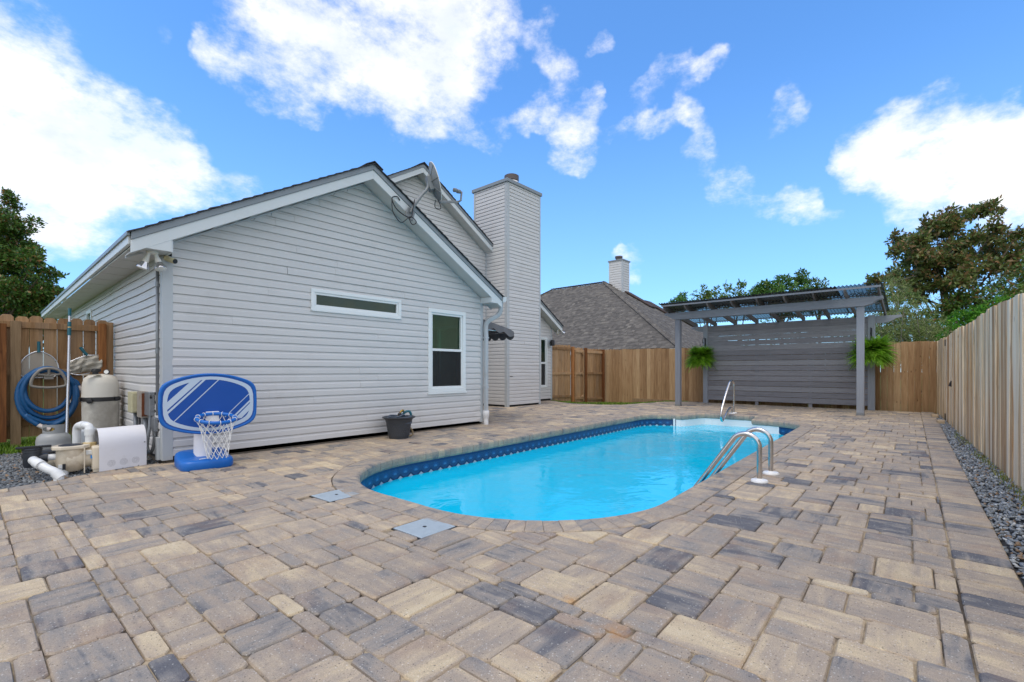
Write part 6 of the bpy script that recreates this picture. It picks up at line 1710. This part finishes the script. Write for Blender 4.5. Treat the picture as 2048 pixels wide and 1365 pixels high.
P = catmull([(.365, 6.84, .18), (.36, 6.76, .185), (.385, 6.68, .165), (.45, 6.60, .11), (.50, 6.56, .075), (.525, 6.54, .02), (.525, 6.535, -.08)], 6)
MB().tube(P, .040, 18).build('pipe', MATS['pvc'], t, smooth=40)
for i in (11, 25): MB().tube([P[i], P[i] + (P[i + 1] - P[i]).normalized() * .07], .047, 18).build('coupling', MATS['pvc'], t, smooth=40)
MB().tube([(0.540, 7.02, .12), (0.660, 6.93, .08), (0.700, 6.90, .02)], .03, 14).build('drain_pipe', MATS['pump_beige'], t, smooth=40)
MB().lathe((0.585, 6.80, 0), [(.04, 0), (.04, .07), (.046, .075), (.046, .11), (.02, .115)], 16).build('plug', MATS['pvc'], t, smooth=40)
t = thing('outlet_pipe', 'white PVC pipe rising from the pump and bending back towards the filter', 'pipe', (.80, 6.9, .28))
P = catmull([(.80, 6.90, .27), (.80, 6.90, .36), (.80, 6.90, .43), (.798, 6.915, .47), (.785, 6.94, .488), (.75, 7.04, .488), (.73, 7.10, .475), (.72, 7.13, .42), (.72, 7.13, .25), (.72, 7.13, .0)], 6)
MB().tube(P, .038, 18).build('pipe', MATS['pvc'], t, smooth=40)
MB().lathe((.80, 6.90, .25), [(.062, 0), (.062, .055), (.05, .06)], 8).build('union', MATS['union_tan'], t); MB().lathe((.80, 6.90, .385), [(.045, 0), (.045, .07)], 18).build('coupling', MATS['pvc'], t, smooth=40)
MB().tube([(.772, 6.98, .488), (.752, 7.035, .488)], .046, 18).build('coupling', MATS['pvc'], t, smooth=40)
# filter tank
FT = Vector((1.165, 9.0, 0))
t = thing('filter_tank', 'tall stained cream filter tank with a black clamp ring against the house wall', 'filter tank', FT)
MB().lathe(FT, [(.19, -.02), (.205, .03), (.208, .60), (.212, .66)], 32).build('lower_tank', MATS['filter_grey'], t, smooth=40)
MB().lathe(FT, [(.212, .715), (.208, .78), (.205, .90), (.185, .985), (.13, 1.03), (.06, 1.045), (.02, 1.048)], 32).build('upper_tank', MATS['filter_grey'], t, smooth=40)
ck = MB(); ck.lathe(FT, [(.214, .655), (.226, .662), (.226, .708), (.214, .714)], 32); clamp_ = ck.build('clamp_ring', MATS['black_plastic'], t, smooth=40)
fcam = Vector((-.6, -.8, 0)); MB().lathe(FT + fcam * .22 + Vector((0, 0, .665)), [(.02, 0), (.034, .005), (.036, .03), (.02, .035)], 12, fcam).build('clamp_knob', MATS['black_plastic'], clamp_, smooth=40)
for a in (-2.9, -.9, .6): q = FT + Vector((.24 * math.cos(a), .24 * math.sin(a), .685)); MB().lathe(q, [(.014, -.03), (.014, .03)], 8).build('clamp_bolt', MATS['black_plastic'], clamp_)
MB().lathe(FT + Vector((-.06, -.02, 1.04)), [(.035, 0), (.035, .03), (.05, .035), (.05, .06), (.02, .085)], 14).build('air_valve', MATS['black_plastic'], t, smooth=40)
MB().box(FT.x - .10, FT.x + .0, FT.y - .05, FT.y - .01, 1.08, 1.12).build('valve_handle', MATS['black_plastic'], t, bevel=.004)
g_ = MB().lathe(FT + Vector((.06, -.06, 1.075)), [(.036, -.012), (.038, .012), (.03, .016)], 18, (-.5, -.85, .1)).build('pressure_gauge', MATS['black_plastic'], t, smooth=40)
MB().lathe(FT + Vector((.06, -.06, 1.075)) + Vector((-.5, -.85, .1)).normalized() * .0165, [(.028, 0), (.028, .001)], 18, (-.5, -.85, .1)).build('gauge_face', MATS['label_white'], g_)
MB().box(FT.x - .22, FT.x - .02, FT.y - .18, FT.y - .12, 1.028, 1.04).build('manifold', MATS['pump_beige'], t)
MB().lathe(FT, [(.218, -.03), (.218, .02)], 24).build('base', MATS['filter_grey'], t)
# propane tank
PT = Vector((.585, 7.80, 0))
t = thing('propane_tank', 'grey propane tank with a collar handle standing on the gravel behind the pump', 'propane tank', PT)
MB().lathe(PT, [(.10, .02), (.14, .045), (.155, .09), (.156, .20), (.1575, .204), (.1575, .212), (.156, .216), (.156, .27), (.145, .315), (.11, .348), (.05, .362), (.02, .364)], 32).build('body', MATS['tank_grey'], t, smooth=40)
MB().lathe(PT, [(.105, -.03), (.11, .035), (.10, .035)], 24).build('foot_ring', MATS['tank_grey'], t, smooth=40)
col = MB(); nseg = 40
def tk(a, z, r=.098): return PT + Vector((r * math.cos(a), r * math.sin(a), z))
for k in range(nseg):
    a0_, a1_ = 2 * math.pi * k / nseg, 2 * math.pi * (k + 1) / nseg; am = (a0_ + a1_) / 2; rel = (am - math.atan2(-.8, -.6)) % (2 * math.pi); rel = min(rel, 2 * math.pi - rel)
    if 1.9 < rel: continue
    top = .455 + .0 * rel
    if rel < .62:
        w = math.sqrt(max(0, 1 - (rel / .62) ** 2)) * .026; spans = ((.345, .405 - w), (.405 + w, top))
    else: spans = ((.34, top),)
    for z0, z1 in spans:
        for r_ in (.098, .094): col.quad(tk(a0_, z0, r_), tk(a1_, z0, r_), tk(a1_, z1, r_), tk(a0_, z1, r_))
    col.quad(tk(a0_, top, .094), tk(a1_, top, .094), tk(a1_, top, .098), tk(a0_, top, .098))
col.build('collar', MATS['tank_grey'], t, smooth=40)
plain('brass', C(160, 130, 60), .35, .8, vary=.1)
MB().lathe(PT + Vector((0, 0, .36)), [(.025, 0), (.022, .05), (.012, .07)], 12).build('valve', MATS['brass'], t, smooth=40); MB().lathe(PT + Vector((0, 0, .425)), [(.022, 0), (.024, .014), (.01, .02)], 10).build('valve_knob', MATS['black_plastic'], t)
# chlorinator lying behind the pump, and a ribbed jug
t = thing('water_treatment_unit', 'low cream and black pool fitting on the gravel between the propane tank and pump', 'pool fitting', (.55, 7.4, 0))
MB().lathe((.40, 7.42, .08), [(.07, 0), (.085, .03), (.085, .25), (.07, .28)], 20, (1, 0, 0)).build('body', MATS['pump_beige'], t, smooth=40)
MB().box(.42, .72, 7.34, 7.50, .155, .20).build('cap', MATS['black_plastic'], t, bevel=.02); MB().box(.30, .42, 7.35, 7.45, .13, .19).build('knob', MATS['black_plastic'], t, bevel=.02)
JT = Vector((.97, 8.45, 0)); plain('jug_grey', C(170, 176, 182), .4, vary=.08)
t = thing('ribbed_drum', 'small pale grey ribbed drum half hidden behind the white pipe', 'drum', JT)
prof = []
for k in range(12): prof += [(.115, .0 + k * .024), (.120, .012 + k * .024)]
MB().lathe(JT, [(.09, -.03)] + prof + [(.10, .31), (.05, .33)], 24).build('body', MATS['jug_grey'], t, smooth=True)
MB().lathe(JT, [(.04, .33), (.04, .36)], 14).build('cap', MATS['white_plastic'], t)

# things hung on the left fence
plain('hose_blue', C(22, 84, 134), .42, vary=.12, scale=9, dirt=C(20, 60, 100), dirt_amt=.3); plain('hose_cuff', C(216, 204, 198), .5, vary=.05); plain('hanger_grey', C(140, 134, 126), .5, vary=.08)
YH = 9.60
t = thing('hose_hanger', 'grey arched plastic hose hanger on the left fence holding the blue hose', 'hose hanger', (.66, 9.66, .95))
arch = catmull([(.48, YH - .135, .90), (.50, YH - .135, 1.0), (.57, YH - .135, 1.10), (.66, YH - .135, 1.13), (.76, YH - .135, 1.10), (.82, YH - .135, 1.0), (.84, YH - .135, .90), (.80, YH - .135, .865), (.66, YH - .135, .85), (.52, YH - .135, .865)], 6, True)
MB().tube(arch, .019, 10, True).build('arch', MATS['hanger_grey'], t, smooth=True)
st = MB(); st.tube([(.54, YH - .13, 1.045), (.66, YH - .12, 1.02), (.78, YH - .13, 1.045)], .014, 8); st.tube([(.66, YH - .13, 1.12), (.66, YH - .12, 1.02)], .016, 8); st.beam((.66, YH - .12, 1.0), (.66, 9.72, 1.0), .10, .06); st.build('bracket', MATS['hanger_grey'], t, smooth=40)
t = thing('pool_hose', 'coiled blue ribbed pool hose hung on the left fence', 'hose', (.65, YH, .7))
pts_ = []; cx_ = .655; loops = [(.215, .86, .275, -.01), (.25, .80, .325, .01), (.29, .745, .37, -.005), (.315, .715, .405, .0), (.285, .70, .40, .015)]
pts_ += [(.98, YH - .03, .86), (.955, YH - .02, .93)]
for i, (rx, zc, rz, dx) in enumerate(loops):
    for k in range(14):
        a = math.radians(30) + 2 * math.pi * k / 14; f = k / 14; nx_ = loops[min(i + 1, len(loops) - 1)]
        R_, Z_, Q_ = rx + (nx_[0] - rx) * f, zc + (nx_[1] - zc) * f, rz + (nx_[2] - rz) * f
        pts_.append((cx_ + dx + R_ * math.cos(a), YH - .045 + .030 * math.sin(i * 2.1 + a) - .012 * i * math.cos(a) , Z_ + Q_ * math.sin(a) * (1 if math.sin(a) < 0 else 1.0)))
pts_ += [(.90, YH - .05, .52), (.80, YH - .07, .36), (.66, YH - .08, .33), (.52, YH - .09, .40), (.44, YH - .09, .46), (.47, YH - .10, .40), (.55, YH - .12, .32)]
HP = catmull(pts_, 7); rad = [.030 + .0012 * math.sin(i * 2.2) for i in range(len(HP))]
MB().tube(HP, rad, 12).build('hose_coil', MATS['hose_blue'], t, smooth=True)
MB().tube([HP[-1], HP[-1] + Vector((.05, -.02, -.035)), HP[-1] + Vector((.12, -.04, -.075))], .030, 12).build('cuff', MATS['hose_cuff'], t, smooth=40)
MB().tube([HP[0], HP[0] + Vector((.03, -.01, -.05)), HP[0] + Vector((.055, -.01, -.10))], .030, 12).build('cuff', MATS['hose_cuff'], t, smooth=40)
def mesh_mat():
    m, nt, b, out = new_mat('net_mesh'); b.inputs['Base Color'].default_value = C(176, 168, 156) + (1,); b.inputs['Roughness'].default_value = .9
    tr = nd(nt, 'ShaderNodeBsdfTransparent'); mx = nd(nt, 'ShaderNodeMixShader', {0: .72}); nt.links.new(tr.outputs[0], mx.inputs[1]); nt.links.new(b.outputs[0], mx.inputs[2]); nt.links.new(mx.outputs[0], out.inputs[0]); MATS['net_mesh'] = m
mesh_mat(); plain('teal_plastic', C(28, 96, 110), .45, vary=.1); plain('aluminium', C(206, 208, 214), .28, .85, vary=.04); plain('bag_cloth', C(182, 176, 164), .9, vary=.15, scale=10, bump=.4, bscale=40)
YN = 9.69
t = thing('skimmer_net', 'flat leaf skimmer net with a teal handle socket hung above the hose', 'skimmer net', (.57, YN, 1.3))
out_ = catmull([(.57, YN, 1.375), (.70, YN - .01, 1.31), (.765, YN - .02, 1.20), (.775, YN - .03, 1.08), (.74, YN - .03, 1.01), (.57, YN - .035, .99), (.41, YN - .03, 1.01), (.375, YN - .03, 1.08), (.385, YN - .02, 1.20), (.45, YN - .01, 1.31)], 5, True)
MB().tube(out_, .0085, 8, True).build('frame', MATS['aluminium'], t, smooth=True)
mb = MB(); mb.add([p + Vector((0, .004, 0)) for p in out_], [tuple(range(len(out_)))]); mb.build('mesh', MATS['net_mesh'], t)
MB().tube([(.57, YN - .01, 1.36), (.57, YN - .012, 1.52)], .019, 12).build('socket', MATS['teal_plastic'], t, smooth=40)
t = thing('leaf_net_bag', 'crumpled beige leaf net bag with a teal socket hung right of the pole', 'net bag', (1.05, YN, 1.25))
mb = MB(); nu, nv = 22, 12; rows = []
for j in range(nv + 1):
    f = j / nv; row = []
    for i in range(nu + 1):
        g = i / nu; top = 1.225 + .11 * math.sin(min(1, g * 1.3) * 1.57) + (.03 if g > .85 else 0) * 0 ; bot = 1.04 + .02 * math.sin(g * 5) + .12 * max(0, g - .35) * 1.1
        x = .895 + .36 * g + .03 * f * math.sin(g * 9); z = top + (bot - top) * f
        row.append((x, YN - .03 - .05 * math.sin(math.pi * f) - .018 * math.sin(g * 17 + f * 7) - .012 * math.sin(f * 19 + g * 6), z))
    rows.append(row)
for j in range(nv):
    for i in range(nu): mb.quad(rows[j][i], rows[j][i + 1], rows[j + 1][i + 1], rows[j + 1][i])
mb.build('bag', MATS['bag_cloth'], t, smooth=True)
MB().tube(catmull([rows[0][0], rows[0][6], rows[0][12], rows[0][18], rows[0][22]], 5), .010, 8).build('hem', MATS['aluminium'], t, smooth=True)
MB().tube([(1.09, YN - .08, 1.33), (1.05, YN - .08, 1.38), (1.01, YN - .07, 1.45)], .021, 12).build('socket', MATS['teal_plastic'], t, smooth=40)
MB().tube(catmull([(.90, YN - .05, 1.05), (1.0, YN - .09, 1.03), (1.12, YN - .07, 1.06)], 6), .009, 8).build('hoop', MATS['aluminium'], t, smooth=True)
t = thing('telescopic_pole', 'long aluminium pool pole with a teal grip leaning upright against the left fence', 'pole', (.80, 9.2, 0))
pb, ptp = Vector((.828, 9.30, -.02)), Vector((.898, 9.66, 2.03)); lp = lambda f: pb.lerp(ptp, f)
MB().tube([pb, lp(.80)], .0175, 14).build('outer_tube', MATS['aluminium'], t, smooth=40); MB().tube([lp(.80), lp(.95)], .0145, 14).build('inner_tube', MATS['aluminium'], t, smooth=40)
MB().tube([lp(.80), lp(.855)], .023, 14).build('lock_collar', MATS['teal_plastic'], t, smooth=40); MB().tube([lp(.865), lp(.90)], .022, 14).build('lock_collar', MATS['teal_plastic'], t, smooth=40)
MB().tube([lp(.945), lp(1.0)], .020, 14).build('grip', MATS['teal_plastic'], t, smooth=40); MB().tube([lp(.855), lp(.865)], .019, 14).build('lock_ring', MATS['union_tan'], t, smooth=40)

# ------------------------------------------------------------------ tub by the wall
plain('tub_grey', C(58, 62, 68), .5, vary=.08, scale=9); plain('hose_slate', C(74, 84, 98), .5, vary=.1); plain('hose_tan', C(150, 128, 92), .6, vary=.1)
TB = Vector((4.50, 6.40, 0))
t = thing('tub', 'dark grey plastic tub with a woven pattern standing against the gable wall', 'tub', TB)
MB().lathe(TB, [(.125, 0.001), (.135, .0), (.15, .06), (.172, .22), (.196, .285), (.228, .30), (.232, .315), (.222, .318), (.19, .30), (.165, .22), (.13, .02)], 36, cap=False).build('bowl', MATS['tub_grey'], t, smooth=40)
MB().lathe(TB, [(.13, .012), (.128, .016)], 24).build('bottom', MATS['tub_grey'], t)
wv = MB()
for j in range(7):
    for k in range(30):
        z = .055 + j * .026; r = .151 + (z - .06) * .137; a = 2 * math.pi * (k + .5 * (j % 2)) / 30
        c_ = TB + Vector((r * math.cos(a), r * math.sin(a), z)); tn = Vector((-math.sin(a), math.cos(a), 0)); rn = Vector((math.cos(a), math.sin(a), -.13))
        wv.add([c_ - tn * .012, c_ + Vector((0, 0, -.010)), c_ + tn * .012, c_ + Vector((0, 0, .010)), c_ + rn * .0035], [(0, 1, 4), (1, 2, 4), (2, 3, 4), (3, 0, 4)])
kind(wv.build('weave', MATS['tub_grey'], t), 'stuff')
t.scale = (1.14, 1.14, 1.10); tub_ = t
t = thing('garden_hose', 'slate blue garden hose coiled in the tub with a brass nozzle on top', 'hose', TB + Vector((0, 0, .25)))
hp_ = []
for k in range(70):
    a = k * .42; r = .155 - .02 * math.sin(k * .31); hp_.append(TB + Vector((r * math.cos(a), r * math.sin(a), .215 + .0016 * k + .008 * math.sin(k * .9))))
hp_ += [TB + Vector((-.05, -.10, .33)), TB + Vector((.0, -.09, .345)), TB + Vector((.06, -.05, .33))]
MB().tube(catmull(hp_, 3), .014, 10).build('hose_coil', MATS['hose_slate'], t, smooth=True)
MB().tube(catmull([TB + Vector((.06, .02, .31)), TB + Vector((.10, .0, .37)), TB + Vector((.15, -.03, .385)), TB + Vector((.18, -.04, .34)), TB + Vector((.17, -.03, .28))], 5), .018, 10).build('loop', MATS['teal_plastic'], t, smooth=True)
MB().tube(catmull([TB + Vector((.0, .0, .32)), TB + Vector((.015, -.01, .37)), TB + Vector((.05, -.01, .405)), TB + Vector((.075, .0, .39))], 5), [.020, .022, .022, .02, .018, .016, .014, .012, .012, .013, .014, .015, .016, .016, .016, .016][:16], 10).build('nozzle', MATS['brass'], t, smooth=True)
MB().lathe(TB + Vector((-.01, -.02, .33)), [(.014, 0), (.03, .01), (.03, .03), (.012, .05)], 12, (.3, -.3, .9)).build('fitting', MATS['black_plastic'], t, smooth=40)
t.location = TB + Vector((0, 0, .25 * 1.10)); t.scale = (1.14, 1.14, 1.10)
t = thing('short_hose', 'tan length of hose looping from the wall to the ground behind the tub', 'hose', TB + Vector((.3, .2, .1)))
MB().tube(catmull([TB + Vector((.16, .24, .19)), TB + Vector((.27, .20, .19)), TB + Vector((.33, .12, .11)), TB + Vector((.30, .03, .03)), TB + Vector((.20, .0, .012)), TB + Vector((.16, .06, .012))], 6), .014, 10).build('tube', MATS['hose_tan'], t, smooth=True)
